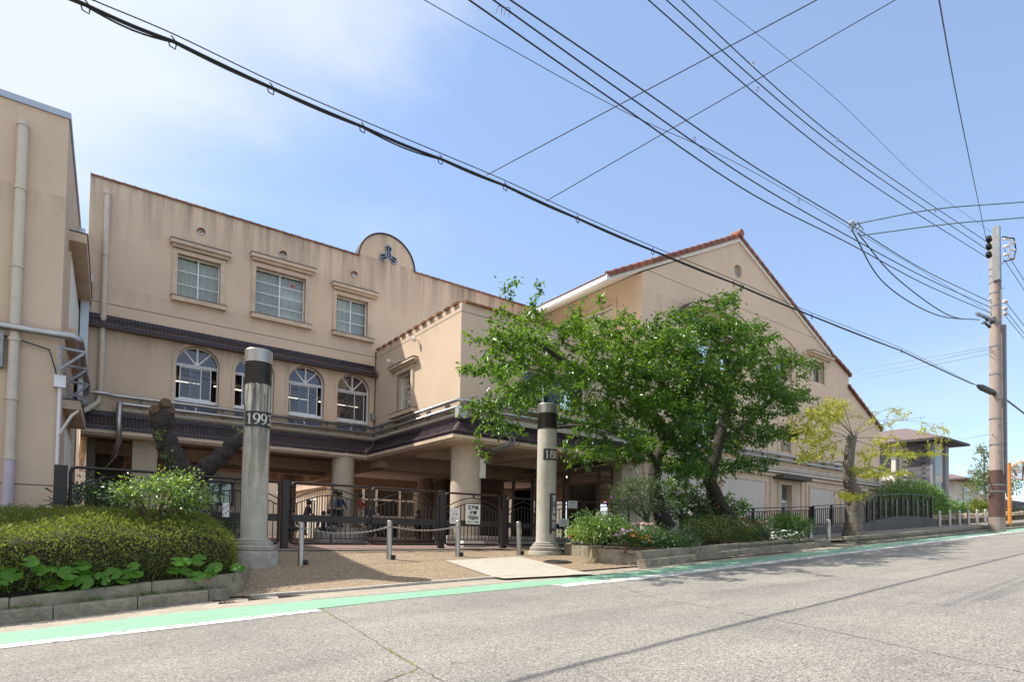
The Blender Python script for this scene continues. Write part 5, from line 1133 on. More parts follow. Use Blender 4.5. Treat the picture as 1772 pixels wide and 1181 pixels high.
# ================================================================== PLANTS
def unit(a): return a / np.maximum(np.linalg.norm(a, axis=1, keepdims=True), 1e-9)
def leaf_mesh(name, P, D, Nn, L, wr=.5, fold=.25, simple4=False):
    """P base points, D directions, Nn normals, L lengths: one mesh of pointed leaves folded along the rib"""
    P = np.asarray(P, float); n = len(P); D = unit(np.asarray(D, float)); Nn = np.asarray(Nn, float)
    Sd = unit(np.cross(D, Nn)); Nn = np.cross(Sd, D); L = np.asarray(L, float).reshape(-1, 1) * np.ones((n, 1)); w = L * wr / 2
    if simple4:
        V = np.stack([P, P + D*L*.45 + Sd*w + Nn*w*fold, P + D*L, P + D*L*.45 - Sd*w + Nn*w*fold], 1); k = 4; T = np.array([[0, 1, 2], [0, 2, 3]])
        loops = (T.reshape(-1)[None, :] + (np.arange(n)*k)[:, None]).reshape(-1); nf, per = n*2, 3
    else:
        dr = -np.array([[0, 0, 1.0]]) * L * .12
        V = np.stack([P, P + D*L*.28 + Sd*w*.85 + Nn*w*fold, P + D*L*.66 + Sd*w*.75 + Nn*w*fold + dr*.4, P + D*L + dr, P + D*L*.66 - Sd*w*.75 + Nn*w*fold + dr*.4, P + D*L*.28 - Sd*w*.85 + Nn*w*fold], 1); k = 6
        T = np.array([[0, 1, 2, 3], [0, 3, 4, 5]]); loops = (T.reshape(-1)[None, :] + (np.arange(n)*k)[:, None]).reshape(-1); nf, per = n*2, 4
    me = bpy.data.meshes.new(name); me.vertices.add(n*k); me.vertices.foreach_set('co', V.reshape(-1).astype(np.float32))
    me.loops.add(len(loops)); me.loops.foreach_set('vertex_index', loops.astype(np.int32)); me.polygons.add(nf)
    me.polygons.foreach_set('loop_start', (np.arange(nf)*per).astype(np.int32)); me.polygons.foreach_set('loop_total', np.full(nf, per, np.int32)); me.update(calc_edges=True); return me
def rdir(n, up=0.0):
    a = rng.normal(size=(n, 3)); a[:, 2] += up; return unit(a)
def bez(a, b, c, n): return [a*(1-t)**2 + b*2*t*(1-t) + c*t*t for t in [i/n for i in range(n+1)]]

def grow_tree(limbs, targets, leaf_len, spacing, tipfrac=.75, droop=.35, rmin=.004, flat=1.0, zmin=-9, per=3, spread=.07):
    """limbs: list of (points, radii); targets: twig ends. Returns wood MB, leaf arrays"""
    wood = MB(); nodes = []; rad = []
    for pts, rs in limbs:
        pts = [Vector(p) for p in pts]; D = []; Rr = []
        for i in range(len(pts)-1):
            m = max(2, int((pts[i+1]-pts[i]).length/.18))
            for k in range(m): t = k/m; D.append(pts[i].lerp(pts[i+1], t)); Rr.append(rs[i]+(rs[i+1]-rs[i])*t)
        D.append(pts[-1]); Rr.append(rs[-1])
        J = [p + Vector(rng.normal(size=3))*Rr[i]*.05 for i, p in enumerate(D)]
        wood.tube(J, [r_*rng.uniform(.95, 1.05) for r_ in Rr], 12); nodes += [tuple(p) for p in J if p.z > zmin]; rad += [r_ for p, r_ in zip(J, Rr) if p.z > zmin]
    nodes = [np.array(p) for p in nodes]; T = [np.array(t) for t in targets]
    A = np.array(nodes); d = [np.min(np.linalg.norm(A-t, axis=1)) for t in T]; order = np.argsort(d)
    LP, LD, LN = [], [], []
    for oi in order:
        t = T[oi]; A = np.array(nodes); dv = t - A; ds = np.linalg.norm(dv, axis=1) * (1 + .25*np.maximum(0, -dv[:, 2]/np.maximum(np.linalg.norm(dv, axis=1), .01)))
        j = int(np.argmin(ds)); a = A[j]; ln = np.linalg.norm(t-a)
        if ln < .06: continue
        mid = (a+t)/2 + rng.normal(size=3)*ln*.12 + np.array([0, 0, ln*.10])
        n = max(3, int(ln/.13)); pts = bez(Vector(a), Vector(mid), Vector(t), n); r0 = min(rad[j]*.75, .006+.014*ln); r0 = max(r0, rmin)
        rs = [max(rmin*.6, r0*(1-.8*i/n)) for i in range(n+1)]; wood.tube(pts, rs, 5, cap=False)
        for i in range(1, n+1): nodes.append(np.array(pts[i])); rad.append(rs[i])
        s0 = ln*(1-tipfrac) if ln > .5 else 0; k = 0; s = s0
        dirs = (pts[-1]-pts[0]).normalized()
        while s < ln:
            f = s/ln*n; i = min(int(f), n-1); p = pts[i].lerp(pts[i+1], f-i); td = (pts[i+1]-pts[i]).normalized()
            side = td.cross(Vector((0, 0, 1))); side = side.normalized() if side.length > .1 else Vector((1, 0, 0))
            sg = 1 if k % 2 else -1; dd = td*.7 + side*sg*rng.uniform(.4, 1.1) + Vector(rng.normal(size=3))*.35 - Vector((0, 0, droop))
            
            for e in range(per):
                LP.append(tuple(p + Vector(rng.normal(size=3))*(spread if e else 0))); LD.append(tuple(dd + Vector(rng.normal(size=3))*(.6 if e else 0))); nn = Vector((0, 0, flat)) + Vector(rng.normal(size=3))*.5; LN.append(tuple(nn))
            s += spacing*rng.uniform(.6, 1.4); k += 1
        for e in range(2): LP.append(tuple(pts[-1])); LD.append(tuple(dirs + Vector(rng.normal(size=3))*.5 - Vector((0, 0, droop*.6)))); LN.append((rng.normal()*.4, rng.normal()*.4, 1))
    LP = np.array(LP); L = rng.uniform(.7, 1.2, len(LP)) * leaf_len
    return wood, LP, np.array(LD), np.array(LN), L
def cloud(spec, y, ry, base=1.0, clump=0, flat_=.09, wide=.23):
    """points in ellipsoids of the crown; clump > 0 gathers them into flat layered sprays with gaps between"""
    out = []
    def pick(u, v, ru, rv, yo):
        while True:
            a, b, c = rng.uniform(-1, 1, 3)
            if a*a+b*b+c*c <= 1: break
        yy = y+yo+c*ry; uu, vv = u+a*ru, v+b*rv
        if 905 < uu < 985 and 672 < vv < 775 and yy < 12.7: yy = 12.7 + abs(c)*.8
        if (1212 < uu < 1280 and 700 < vv < 900 or 1112 < uu < 1168 and 755 < vv < 900) and yy < 11.6: yy = 11.6 + abs(c)
        return at(uu, vv, y=yy)
    for (u, v, ru, rv, n, *dy) in spec:
        yo = dy[0] if dy else 0; m = int(n*base)
        if not clump: out += [tuple(pick(u, v, ru, rv, yo)) for _ in range(m)]; continue
        for _ in range(max(1, m//clump)):
            p = pick(u, v, ru, rv, yo)
            for _ in range(clump): out.append((p.x+rng.normal()*wide, p.y+rng.normal()*wide, p.z+rng.normal()*flat_))
    return out
def tree(name, label, limbs, targets, leaf_len, spacing, bark, lmat, group=None, **kw):
    base = limbs[0][0][0]; t = thing(name, label, 'tree', base, group)
    lw = kw.pop('wr', .52)
    wood, P, D, Nn, L = grow_tree(limbs, targets, leaf_len, spacing, **kw)
    part('trunk', wood, bark, t, fix=False); part('crown', leaf_mesh('crown', P, D, Nn, L, lw), lmat, t); return t
A_ = lambda pts, y: [at(u, v, y=y+(e[0] if e else 0)) for (u, v, *e) in pts]
# --- two cherry trees in the raised bed
lA = [(A_([(1152, 915), (1140, 880), (1131, 840), (1133, 800), (1150, 768), (1172, 735)], 11), [.27, .21, .175, .165, .15, .11]),
      (A_([(1150, 768), (1139, 725), (1100, 688, -.4), (1036, 655, -.9), (967, 620, -1.3), (925, 590, -1.5)], 11), [.13, .115, .10, .075, .05, .03]),
      (A_([(1136, 800), (1095, 762, .1), (1040, 738, .4), (985, 738, 1.2), (930, 745, 1.8)], 11), [.10, .08, .06, .045, .025]),
      (A_([(1172, 735), (1168, 690, .3), (1120, 640, .5), (1080, 600, .6), (1050, 570, .6)], 11), [.12, .10, .07, .05, .025]),
      (A_([(1172, 735), (1195, 690, -.5), (1200, 640, -.9), (1180, 600, -1)], 11), [.11, .08, .06, .03])]
tA = cloud([(905, 535, 42, 22, 12), (868, 585, 50, 20, 17), (850, 640, 38, 22, 16), (862, 700, 44, 20, 15), (868, 752, 42, 15, 7), (935, 600, 60, 44, 40), (935, 675, 65, 34, 28), (1010, 575, 60, 36, 34), (1010, 640, 70, 42, 44), (1000, 705, 55, 24, 20, .5), (1085, 585, 60, 45, 48), (1085, 660, 60, 50, 58), (1085, 735, 60, 40, 52), (1065, 785, 62, 20, 24), (1000, 788, 38, 12, 5), (1140, 620, 45, 60, 50), (1150, 700, 50, 40, 60), (1130, 760, 60, 35, 50), (1190, 815, 34, 28, 30, .6), (1175, 850, 30, 14, 10, .6)], 9.8, 1.6, 2.6, 8)
tA += [tuple(at(*p, y=9.6)) for p in ((868, 500), (880, 495), (899, 490), (930, 487), (935, 505), (920, 522), (880, 520), (815, 592), (820, 620), (810, 640), (818, 700), (825, 775), (845, 790), (985, 530), (998, 545), (1012, 515))]
tree('cherry_tree', 'cherry tree reaching over the name plate column with spreading leafy branches', lA, tA, .098, .036, M_bark, L_cherry, 'cherry trees in the raised bed', per=3)
lB = [(A_([(1262, 905), (1246, 880), (1228, 835), (1236, 795), (1245, 760), (1256, 715), (1258, 690)], 11.2), [.30, .24, .21, .185, .165, .14, .12]),
      (A_([(1258, 690), (1238, 665), (1208, 640), (1180, 625, -.3), (1150, 600, -.5)], 11.2), [.12, .11, .09, .06, .03]),
      (A_([(1258, 690), (1262, 655, .3), (1252, 615, .5), (1256, 575, .7), (1275, 530, .8)], 11.2), [.12, .09, .07, .045, .02]),
      (A_([(1246, 765), (1278, 742), (1310, 718, -.3), (1338, 690, -.5), (1362, 655, -.6)], 11.2), [.13, .11, .085, .06, .03]),
      (A_([(1262, 650), (1290, 615, .4), (1320, 590, .6), (1345, 575, .6)], 11.2), [.08, .06, .045, .02]),
      (A_([(1232, 815), (1200, 770, -.4), (1185, 735, -.7), (1150, 715, -1.)], 11.2), [.11, .08, .055, .03])]
tB = cloud([(1180, 575, 55, 35, 36), (1240, 560, 55, 32, 34), (1260, 520, 32, 14, 9), (1300, 590, 50, 32, 34), (1190, 640, 60, 40, 50), (1250, 635, 60, 40, 46), (1310, 645, 50, 36, 40), (1352, 632, 38, 26, 18), (1345, 690, 45, 26, 32), (1380, 712, 16, 10, 6), (1215, 700, 55, 40, 46), (1290, 700, 55, 34, 40), (1200, 760, 50, 36, 40), (1285, 760, 40, 28, 24), (1325, 755, 40, 22, 20), (1300, 800, 34, 16, 10), (1255, 790, 40, 34, 16), (1200, 805, 40, 24, 20), (1268, 872, 24, 16, 14, -.5), (1395, 645, 8, 4, 2)], 9.8, 1.7, 3.4, 8)
tree('cherry_tree', 'cherry tree with forked dark trunk standing before the gabled wall', lB, tB, .098, .036, M_bark, L_cherry2, 'cherry trees in the raised bed', per=3)
# --- young-leaved zelkova by the kerb
ZY = 9.8
zt = (1474, 757)
lz = [(A_([(1478, 943), (1477, 915), (1477, 885), (1479, 858), (1471, 836), (1468, 805), (1471, 778), zt], ZY), [.46, .30, .265, .285, .215, .175, .165, .18]),
      (A_([(1482, 862), (1494, 856), (1500, 846)], ZY), [.26, .2, .10])]
for (m_, e_, dy) in (((1458, 722), (1428, 692), .3), ((1445, 722), (1385, 715), -.4), ((1430, 742), (1368, 772), .5), ((1462, 708), (1452, 684), -.6), ((1488, 728), (1510, 700), .5), ((1500, 720), (1556, 705), -.2), ((1520, 735), (1598, 722), .2), ((1535, 758), (1650, 770), -.4), ((1520, 775), (1580, 792), .4), ((1435, 768), (1390, 800), -.3), ((1500, 728), (1545, 742), .9), ((1450, 738), (1405, 740), .9), ((1455, 728), (1415, 705), -1.0), ((1510, 722), (1620, 735), .6), ((1445, 755), (1400, 760), -1.1)):
    z0_ = at(*zt, y=ZY); z0_ = z0_ + Vector((rng.normal()*.08, rng.normal()*.08, -.05)); mm = at(*m_, y=ZY+dy*.6); ee = at(*e_, y=ZY+dy*1.5)
    B_ = bez(z0_, mm + (mm-(z0_+ee)/2)*.5, ee, 7); lz.append((B_, [.013*(1-.7*k/7) for k in range(8)]))
for (a_, e_, dy) in (((1470, 850), (1440, 858), -.3), ((1482, 850), (1520, 868), -.3), ((1472, 812), (1545, 818), -.2), ((1470, 805), (1430, 805), .2)):
    lz.append(([at(*a_, y=ZY), at((a_[0]+e_[0])/2, (a_[1]+e_[1])/2-6, y=ZY+dy), at(*e_, y=ZY+dy*2)], [.03, .02, .006]))
tz = cloud([(1425, 720, 40, 20, 34), (1400, 752, 45, 20, 34), (1445, 703, 30, 16, 12), (1425, 785, 40, 14, 14), (1390, 795, 30, 10, 6), (1380, 735, 22, 22, 8), (1535, 765, 34, 12, 8), (1585, 788, 60, 5, 16), (1520, 730, 40, 20, 6), (1505, 818, 40, 12, 16), (1475, 860, 30, 7, 24), (1550, 822, 40, 5, 7), (1500, 790, 26, 10, 8), (1615, 745, 36, 8, 6), (1565, 712, 30, 8, 5)], ZY, 1.3, 2.8)
tree('zelkova_tree', 'pollarded tree with thick grey trunk and sparse yellow new leaves', lz, tz, .092, .034, M_barkg, L_zelkova, droop=.1, wr=.45, tipfrac=.85, zmin=2.7, per=2, spread=.06)
# --- heavily pruned tree behind the hedge
PY = 14.4
pt_ = thing('pruned_tree', 'dark heavily pruned tree stump with two thick bare limbs', 'tree', at(320, 905, y=PY))
def knobby(pts, rs, n=12):
    q = MB(); P = []; Rr = []
    for i in range(len(pts)-1):
        m = max(2, int((pts[i+1]-pts[i]).length/.07))
        for k in range(m): P.append(pts[i].lerp(pts[i+1], k/m) + Vector(rng.normal(size=3))*.012); Rr.append((rs[i]+(rs[i+1]-rs[i])*k/m)*rng.uniform(.93, 1.07))
    P.append(pts[-1]); Rr.append(rs[-1]*.6); return q.tube(P, Rr, n)
q = knobby(A_([(318, 960), (318, 900), (320, 855), (326, 832)], PY), [.34, .30, .29, .27]); part('trunk', q, M_bark, pt_, fix=False)
q = knobby(A_([(326, 840), (308, 808), (292, 775), (283, 745), (280, 722), (279, 708)], PY), [.27, .23, .215, .20, .23, .24]); part('limb', q, M_bark, pt_, fix=False)
q = knobby(A_([(326, 836), (352, 816), (380, 792, -.1), (400, 773, -.2), (418, 757, -.3)], PY), [.24, .20, .18, .15, .14]); part('limb', q, M_bark, pt_, fix=False)
for (u, v, r, dx) in ((268, 712, .11, -.3), (293, 712, .10, .4), (286, 700, .12, .1), (288, 772, .05, -.8), (402, 757, .06, -.4), (415, 765, .07, .5), (420, 750, .09, .6), (277, 778, .05, -.8)):
    p = at(u, v, y=PY-.1); q = MB(); q.tube([p - Vector((dx*.1, -.15, .12)), p, p + Vector((dx*.08, -.06, .03))], [r*1.2, r, r*.9], 9); part('cut_stub', q, M_cut if r > .08 else M_bark, pt_)
P = []
for (u, v) in ((272, 752), (268, 756), (288, 790), (292, 793), (412, 745)):
    p = at(u, v, y=PY-.25)
    for _ in range(14): P.append(np.array(p) + rng.normal(size=3)*.06)
P = np.array(P); part('new_shoots', leaf_mesh('new_shoots', P, rdir(len(P), .4), rdir(len(P), .8), rng.uniform(.05, .09, len(P))), L_bright, pt_, kind='stuff')

# --- clipped hedge
def hedge_profile(x):
    f = kf(x) + .42
    e = max(0.0, min(1.0, (x + 8) / 1)) ; endk = 1.0 if x < 1.9 else max(.7, 1 - ((x-1.9)/.45)**2*.3)
    dz = .09*math.sin(x*1.7) + .05*math.sin(x*4.1+1)
    return [(f+.04, .12+.02*x), (f-.02, .45), (f, .72*endk+.06), (f+.10, .86*endk+.06+dz*.3), (f+.35, .97*endk+.05+dz*.6), (f+.9, 1.10*endk+.04+dz), (f+1.7, 1.22*endk+.03+dz*.6), (f+2.5, 1.30*endk+.02), (f+2.9, 1.24*endk), (f+3.1, .5)]
hg = thing('clipped_hedge', 'clipped azalea hedge with yellowish sunlit top behind the low planter', 'hedge', (0, 10.6, .2))
def hedge_pt(x, s):
    P = hedge_profile(x); d = [0]
    for a, b in zip(P, P[1:]): d.append(d[-1]+math.hypot(b[0]-a[0], b[1]-a[1]))
    t = s*d[-1]
    for i in range(len(P)-1):
        if t <= d[i+1]:
            k = (t-d[i])/(d[i+1]-d[i]); a, b = P[i], P[i+1]; ty, tz_ = b[0]-a[0], b[1]-a[1]; l = math.hypot(ty, tz_)
            return a[0]+ty*k, a[1]+tz_*k, -tz_/l, ty/l
    return P[-1][0], P[-1][1], 0, 1
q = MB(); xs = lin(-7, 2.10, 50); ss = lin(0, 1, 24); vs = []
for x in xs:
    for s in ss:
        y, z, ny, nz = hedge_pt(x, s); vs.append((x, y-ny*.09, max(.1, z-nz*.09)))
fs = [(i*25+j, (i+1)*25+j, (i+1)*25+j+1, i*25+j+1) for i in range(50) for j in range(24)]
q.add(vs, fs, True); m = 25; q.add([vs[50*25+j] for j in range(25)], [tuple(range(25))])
part('inner_core', q, simple('hedge_inside', (0.030, 0.026, 0.014), 0.95, 0.6, 30, 1.0, 40), hg, fix=False)  # solid dark core close under the leaf layer
def hedge_leaves(n, x0, x1, size):
    P = np.zeros((n, 3)); Nn = np.zeros((n, 3))
    for i in range(n):
        x = rng.uniform(x0, x1); s = rng.uniform(0.02, .93); y, z, ny, nz = hedge_pt(x, s); b = .04*math.sin(x*23+s*61)*math.sin(x*11-s*37) + rng.normal()*.032 - .02
        P[i] = (x, y+ny*b, z+nz*b); Nn[i] = (0, ny, nz)
    D = unit(Nn*.7 + rng.normal(size=(n, 3))*.8 + np.array([0, 0, .3])); return leaf_mesh('leaves', P, D, unit(Nn*.6+rng.normal(size=(n, 3))*.6), rng.uniform(.6, 1.3, n)*size, .5, .2, True)
part('foliage', hedge_leaves(52000, -1.6, 2.14, .036), L_hedge, hg); part('foliage', hedge_leaves(14000, -7, -1.6, .06), L_hedge, hg)
n = 2600; P = np.zeros((n, 3)); Nn = np.zeros((n, 3))      # rounded end of the hedge
for i in range(n):
    s = rng.uniform(.05, .9); y, z, ny, nz = hedge_pt(2.05, s); k = rng.uniform(0, 1); cy, cz = 11.2, .55
    P[i] = (2.10 + .10*(1-k)**.5 + rng.normal()*.03, y+(cy-y)*(1-k)*.6, z+(cz-z)*(1-k)); Nn[i] = (1, ny*k, nz*k)
part('foliage', leaf_mesh('leaves', P, unit(Nn+rng.normal(size=(n, 3))*.8), unit(rng.normal(size=(n, 3))), rng.uniform(.6, 1.3, n)*.036, .5, .2, True), L_hedge, hg)

# --- round-leaved plants in front of the hedge
def disc_leaf():
    q = MB(); n = 26; vs = [(0, 0, -.02)]; fs = []
    for rr, zz in ((.35, -.004), (.72, .012), (1.0, .0)):
        for k in range(n):
            a = math.radians(14) + (2*math.pi - math.radians(28))*k/(n-1); w = 1 + (.05*math.sin(k*2.1) if rr == 1 else 0)
            vs.append((rr*w*math.sin(a)*.5, -rr*w*math.cos(a)*.5, zz + .03*rr*math.cos(3*a)))
    for k in range(n-1): fs.append((0, 1+k, 2+k))
    for r in range(2):
        for k in range(n-1): a = 1+r*n+k; fs.append((a, a+n, a+n+1, a+1))
    return q.add(vs, fs, True).mesh('round_leaf')
dl = disc_leaf(); dl.materials.append(L_big)
lc = lambda x, y: (x/3.27, 820+y/3.27)
groups = [('leafy plant with big round leaves at the planter edge, cut by the picture side', [(20, 560, 110), (70, 570, 100), (0, 600, 80), (40, 610, 60)]),
          ('clump of big round leaves sprouting below the middle of the hedge', [(175, 500, 80), (228, 548, 70), (290, 545, 60), (285, 628, 85), (385, 565, 105), (370, 626, 85), (466, 520, 95), (485, 565, 70), (475, 616, 95), (540, 572, 50), (577, 585, 70), (640, 565, 85), (712, 570, 75), (755, 525, 60), (776, 572, 65), (695, 606, 80), (415, 600, 50), (600, 612, 50)]),
          ('clump of big round leaves beside the column end of the hedge', [(985, 550, 80), (1005, 500, 75), (1048, 502, 65), (1058, 556, 70), (1112, 582, 95), (1125, 490, 80), (1215, 532, 85), (1195, 560, 70), (1330, 530, 60), (1365, 540, 50)])]
for lb, L in groups:
    p0 = at(*lc(L[0][0], 640), y=10.0); pl = thing('round_leaf_plant', lb, 'plant', p0, 'round-leaved plants under the hedge')
    stalks = MB()
    for (x, y, w) in L:
        u, v = lc(x, y); c = at(u, v, a=9.80 + .25*rng.uniform(-.3, .6), b=.15); dist = (c-CAM).dot(FW); s = w/3.27*dist/F_PX
        tocam = (CAM - c).normalized(); nrm = (tocam*.75 + Vector((rng.normal()*.25, rng.normal()*.2, .75 + rng.normal()*.15))).normalized()
        o = part('leaf', dl, None, pl, c); o.rotation_mode = 'QUATERNION'; from mathutils import Quaternion
        o.rotation_quaternion = nrm.to_track_quat('Z', 'Y') @ Quaternion((0, 0, 1), rng.uniform(-2.4, 2.4)); o.scale = (s, s, s)
        stalks.tube([c, c + Vector((0, .06, -.12)), Vector((c.x + rng.normal()*.04, c.y+.12, .2))], .006, 5)
    part('stalk', stalks, L_mid, pl, kind='stuff', fix=False)

# --- generic shrub: clumps of leaves on thin stems
def clumpy(c, r, n, size, nclump=30, tight=.28, up=.3, bottom=-.6):
    c = np.array(c, float); r = np.array(r, float); C = []
    while len(C) < nclump:
        a = rng.uniform(-1, 1, 3)
        if .25 < np.linalg.norm(a) <= 1 and a[2] > bottom: C.append(a)
    C = np.array(C); idx = rng.integers(0, nclump, n); off = rng.normal(size=(n, 3))*tight; Q = C[idx] + off
    P = c + Q*r; D = unit(Q*.8 + rng.normal(size=(n, 3))*.7 + np.array([0, 0, up])); Nn = unit(Q*.3 + rng.normal(size=(n, 3))*.5 + np.array([0, 0, .6])); return P, D, Nn, C*r + c
def shrub(name, label, c, r, n, size, mat, wr=.5, nclump=30, tight=.28, up=.3, cat='shrub', group=None, stems=True, s4=False, base=None, stem_mat=None):
    t = thing(name, label, cat, (c[0], c[1], c[2]-r[2]*.8), group); P, D, Nn, C = clumpy(c, r, n, size, nclump, tight, up)
    part('foliage', leaf_mesh('foliage', P, D, Nn, rng.uniform(.65, 1.25, n)*size, wr, .25, s4), mat, t)
    if stems:
        q = MB(); b = Vector(base or (c[0], c[1], c[2]-r[2]*1.05))
        for p in C[:26]: p = Vector(p); q.tube(bez(b + Vector(rng.normal(size=3))*.04, (b+p)/2 + Vector((0, 0, .1)), p, 5), [.014, .012, .01, .008, .006, .004], 5, cap=False)
        part('stem', q, stem_mat or L_twig, t, kind='stuff', fix=False)
    return t
c = at(285, 852, y=11.2); shrub('bright_shrub', 'open shrub with bright lime green leaves standing above the hedge', (c.x, c.y, c.z-.02), (.64, .42, .34), 2600, .06, L_bright, .5, 46, .2, base=(c.x, c.y, .8))
c = at(150, 862, y=14.3); shrub('dark_shrub', 'dark green shrub behind the black railing beside the annex', (c.x+.1, c.y, c.z-.15), (.55, .5, .45), 1600, .10, L_dark, .4, 30)
c = at(410, 905, y=14.6); shrub('potted_plant', 'small dark plant in a pot behind the railing near the notice board', (c.x-.2, c.y, c.z-.12), (.3, .3, .25), 500, .08, L_dark, .4, 16)
c = at(350, 893, y=14.2); shrub('potted_plant', 'low dark plant behind the railing under the pruned tree', (c.x, c.y, c.z-.1), (.6, .3, .22), 800, .08, L_dark, .4, 20)
# --- planting of the raised bed
def B(u, v, y): p = at(u, v, y=y); return (p.x, p.y, p.z)
c = B(1038, 915, 10.1); shrub('leafy_perennial', 'sprawling narrow-leaved perennial spilling over the bed corner by the column', c, (.55, .6, .30), 3600, .12, L_mid, .26, 60, .24, .1, 'plant', stem_mat=L_mid)
c = B(1062, 925, 9.6); shrub('leafy_perennial', 'pale green low plant with variegated leaves behind the purple flowers', (c[0], c[1]+.3, c[2]), (.8, .5, .22), 2200, .09, L_bright, .3, 50, .22, .2, 'plant', stem_mat=L_mid)
c = B(1120, 860, 10.9); sg = shrub('sage_bush', 'tall airy sage bush with arching stems and purple flowers', (c[0], c[1], c[2]-.1), (1.15, .55, .55), 4200, .12, L_greyg, .16, 80, .16, .5, stem_mat=L_greyg)
c = B(1130, 930, 9.5); shrub('bed_plant', 'fresh green feathery plants among the orange and white flowers', (c[0], c[1]+.1, c[2]-.02), (.9, .5, .24), 3600, .08, L_mid, .3, 60, .22, .4, 'plant', stem_mat=L_mid)
c = B(1175, 938, 9.4); shrub('bed_plant', 'grey-green leafy plant between the flowers and the clipped azalea', (c[0], c[1], c[2]-.05), (.55, .4, .26), 1500, .085, L_greyg, .4, 30, .25, .3, 'plant', stem_mat=L_mid)
c = B(1255, 920, 9.9); shrub('azalea_bush', 'dense clipped azalea mound with yellow-green tips on the raised bed', (c[0], c[1]+.2, c[2]-.05), (1.75, .75, .42), 16000, .045, L_azalea, .5, 200, .16, .3, s4=True)
c = B(1240, 880, 11.4); shrub('rose_bush', 'dark leafy rose bush under the cherry trunk', (c[0]-.2, c[1], c[2]-.1), (1.3, .5, .42), 3000, .085, L_dark, .55, 50, .22)
c = B(1185, 868, 11.6); shrub('rose_bush', 'dark green bush between the two cherry trunks', (c[0], c[1], c[2]-.15), (.7, .4, .5), 1500, .085, L_dark, .5, 30, .25)
c = B(1310, 912, 10.2); shrub('leafy_shrub', 'dark green shrub with small crimson flowers behind the azalea', (c[0], c[1], c[2]-.05), (.6, .5, .36), 1800, .06, L_dark, .5, 40, .2)
c = B(1365, 915, 9.9); shrub('leafy_shrub', 'bright green fern-like shrub at the end of the raised bed', (c[0], c[1], c[2]+.05), (.75, .55, .36), 3200, .085, L_mid, .32, 60, .2, .3)
c = B(1358, 932, 9.5); shrub('flowering_plant', 'low plant covered in white flowers at the end of the bed', (c[0]-.1, c[1], c[2]-.02), (.75, .35, .17), 1500, .06, L_dark, .4, 40, .2, .3, 'plant')
c = B(1110, 948, 9.2); le = thing('log_edging', 'short edging of small brown logs in the flower bed', 'edging', c)
for k in range(22): q = MB(); x = c[0]-.55+k*.05; q.tube([(x, c[1]-.02, .66), (x, c[1]-.02, .80)], .022, 7); part('log', q, M_cut, le)
# flowers: one object each
def flower_mesh(r, petals, col, eye):
    q = MB(); vs = [(0, 0, .25*r)]; fs = []
    for k in range(petals):
        a = 2*math.pi*k/petals; w = math.pi/petals*.9
        o = len(vs); vs += [(.15*r*math.cos(a-w), .15*r*math.sin(a-w), .1*r), (r*.9*math.cos(a-w*.7), r*.9*math.sin(a-w*.7), .2*r), (r*math.cos(a), r*math.sin(a), .12*r), (r*.9*math.cos(a+w*.7), r*.9*math.sin(a+w*.7), .2*r), (.15*r*math.cos(a+w), .15*r*math.sin(a+w), .1*r)]; fs.append((o, o+1, o+2, o+3, o+4))
    fs2 = []; q.add(vs, fs); o = len(q.v); q.lathe([(.25*r, .1*r), (.18*r, .22*r), (.001, .26*r)], 8, cap=False)
    me = q.mesh('flower'); me.materials.append(col); me.materials.append(eye); npet = len(fs)
    me.polygons.foreach_set('material_index', [0]*npet + [1]*(len(me.polygons)-npet)); return me
def petal(name, c): return leaf(name, [sc(c, .85), c, sc(c, 1.1)], sc(c, .9), .25, .03)
K_pur, K_lil, K_ora, K_wht, K_pnk, K_red, K_yel = petal('petal_purple', (.36, .10, .42)), petal('petal_lilac', (.55, .30, .60)), petal('petal_orange', (.75, .20, .03)), petal('petal_white', (.78, .77, .74)), petal('petal_pink', (.70, .42, .50)), petal('petal_crimson', (.45, .02, .05)), petal('petal_coral', (.66, .20, .12))
M_eye = simple('flower_eye', (.45, .33, .05), .8)
def flowers(label, spots, y, r, petals, mat, group='flowers of the raised bed', jitter=.03, dy=.0):
    me = flower_mesh(r, petals, mat, M_eye); p0 = at(*spots[0], y=y); t = thing('flower_clump', label, 'flowers', (p0.x, p0.y, p0.z-.15), group); q = MB()
    for (u, v) in spots:
        p = at(u, v, y=y+rng.normal()*jitter); o = part('flower', me, None, t, p); nn = ((CAM-p).normalized()*.6 + Vector((rng.normal()*.3, rng.normal()*.3, .7))).normalized()
        o.rotation_mode = 'QUATERNION'; o.rotation_quaternion = nn.to_track_quat('Z', 'Y'); k = rng.uniform(.8, 1.2); o.scale = (k, k, k); q.tube([p, p+Vector((rng.normal()*.02, .03, -.1)), p+Vector((rng.normal()*.03, .05, -.22))], .004, 4)
    part('flower_stalk', q, L_mid, t, kind='stuff', fix=False); return t
fc = lambda L: [(980+x/5.5375, 830+y/5.5375) for x, y in L]
flowers('cluster of lilac daisies near the bed corner', fc([(540, 487), (520, 510), (550, 520), (583, 500), (515, 530), (480, 535), (458, 540), (502, 570), (620, 487)]), 9.35, .045, 12, K_lil)
flowers('coral snapdragon spikes among the bedding flowers', fc([(670, 487), (668, 500), (672, 515), (660, 525), (630, 525), (625, 540), (690, 540), (680, 552), (694, 556), (640, 500), (612, 540)]), 9.4, .035, 6, K_yel)
flowers('small orange flowers along the bed front', fc([(705, 575), (722, 560), (780, 550), (790, 580), (805, 600), (760, 570), (800, 590), (640, 545), (770, 540)]), 9.25, .032, 6, K_ora)
flowers('white bedding flowers behind the orange ones', fc([(720, 460), (735, 470), (710, 490), (745, 500), (735, 520), (725, 480), (760, 490), (815, 555), (885, 555), (940, 560), (830, 600), (760, 610), (1010, 545), (920, 570), (745, 600)]), 9.35, .034, 8, K_wht)
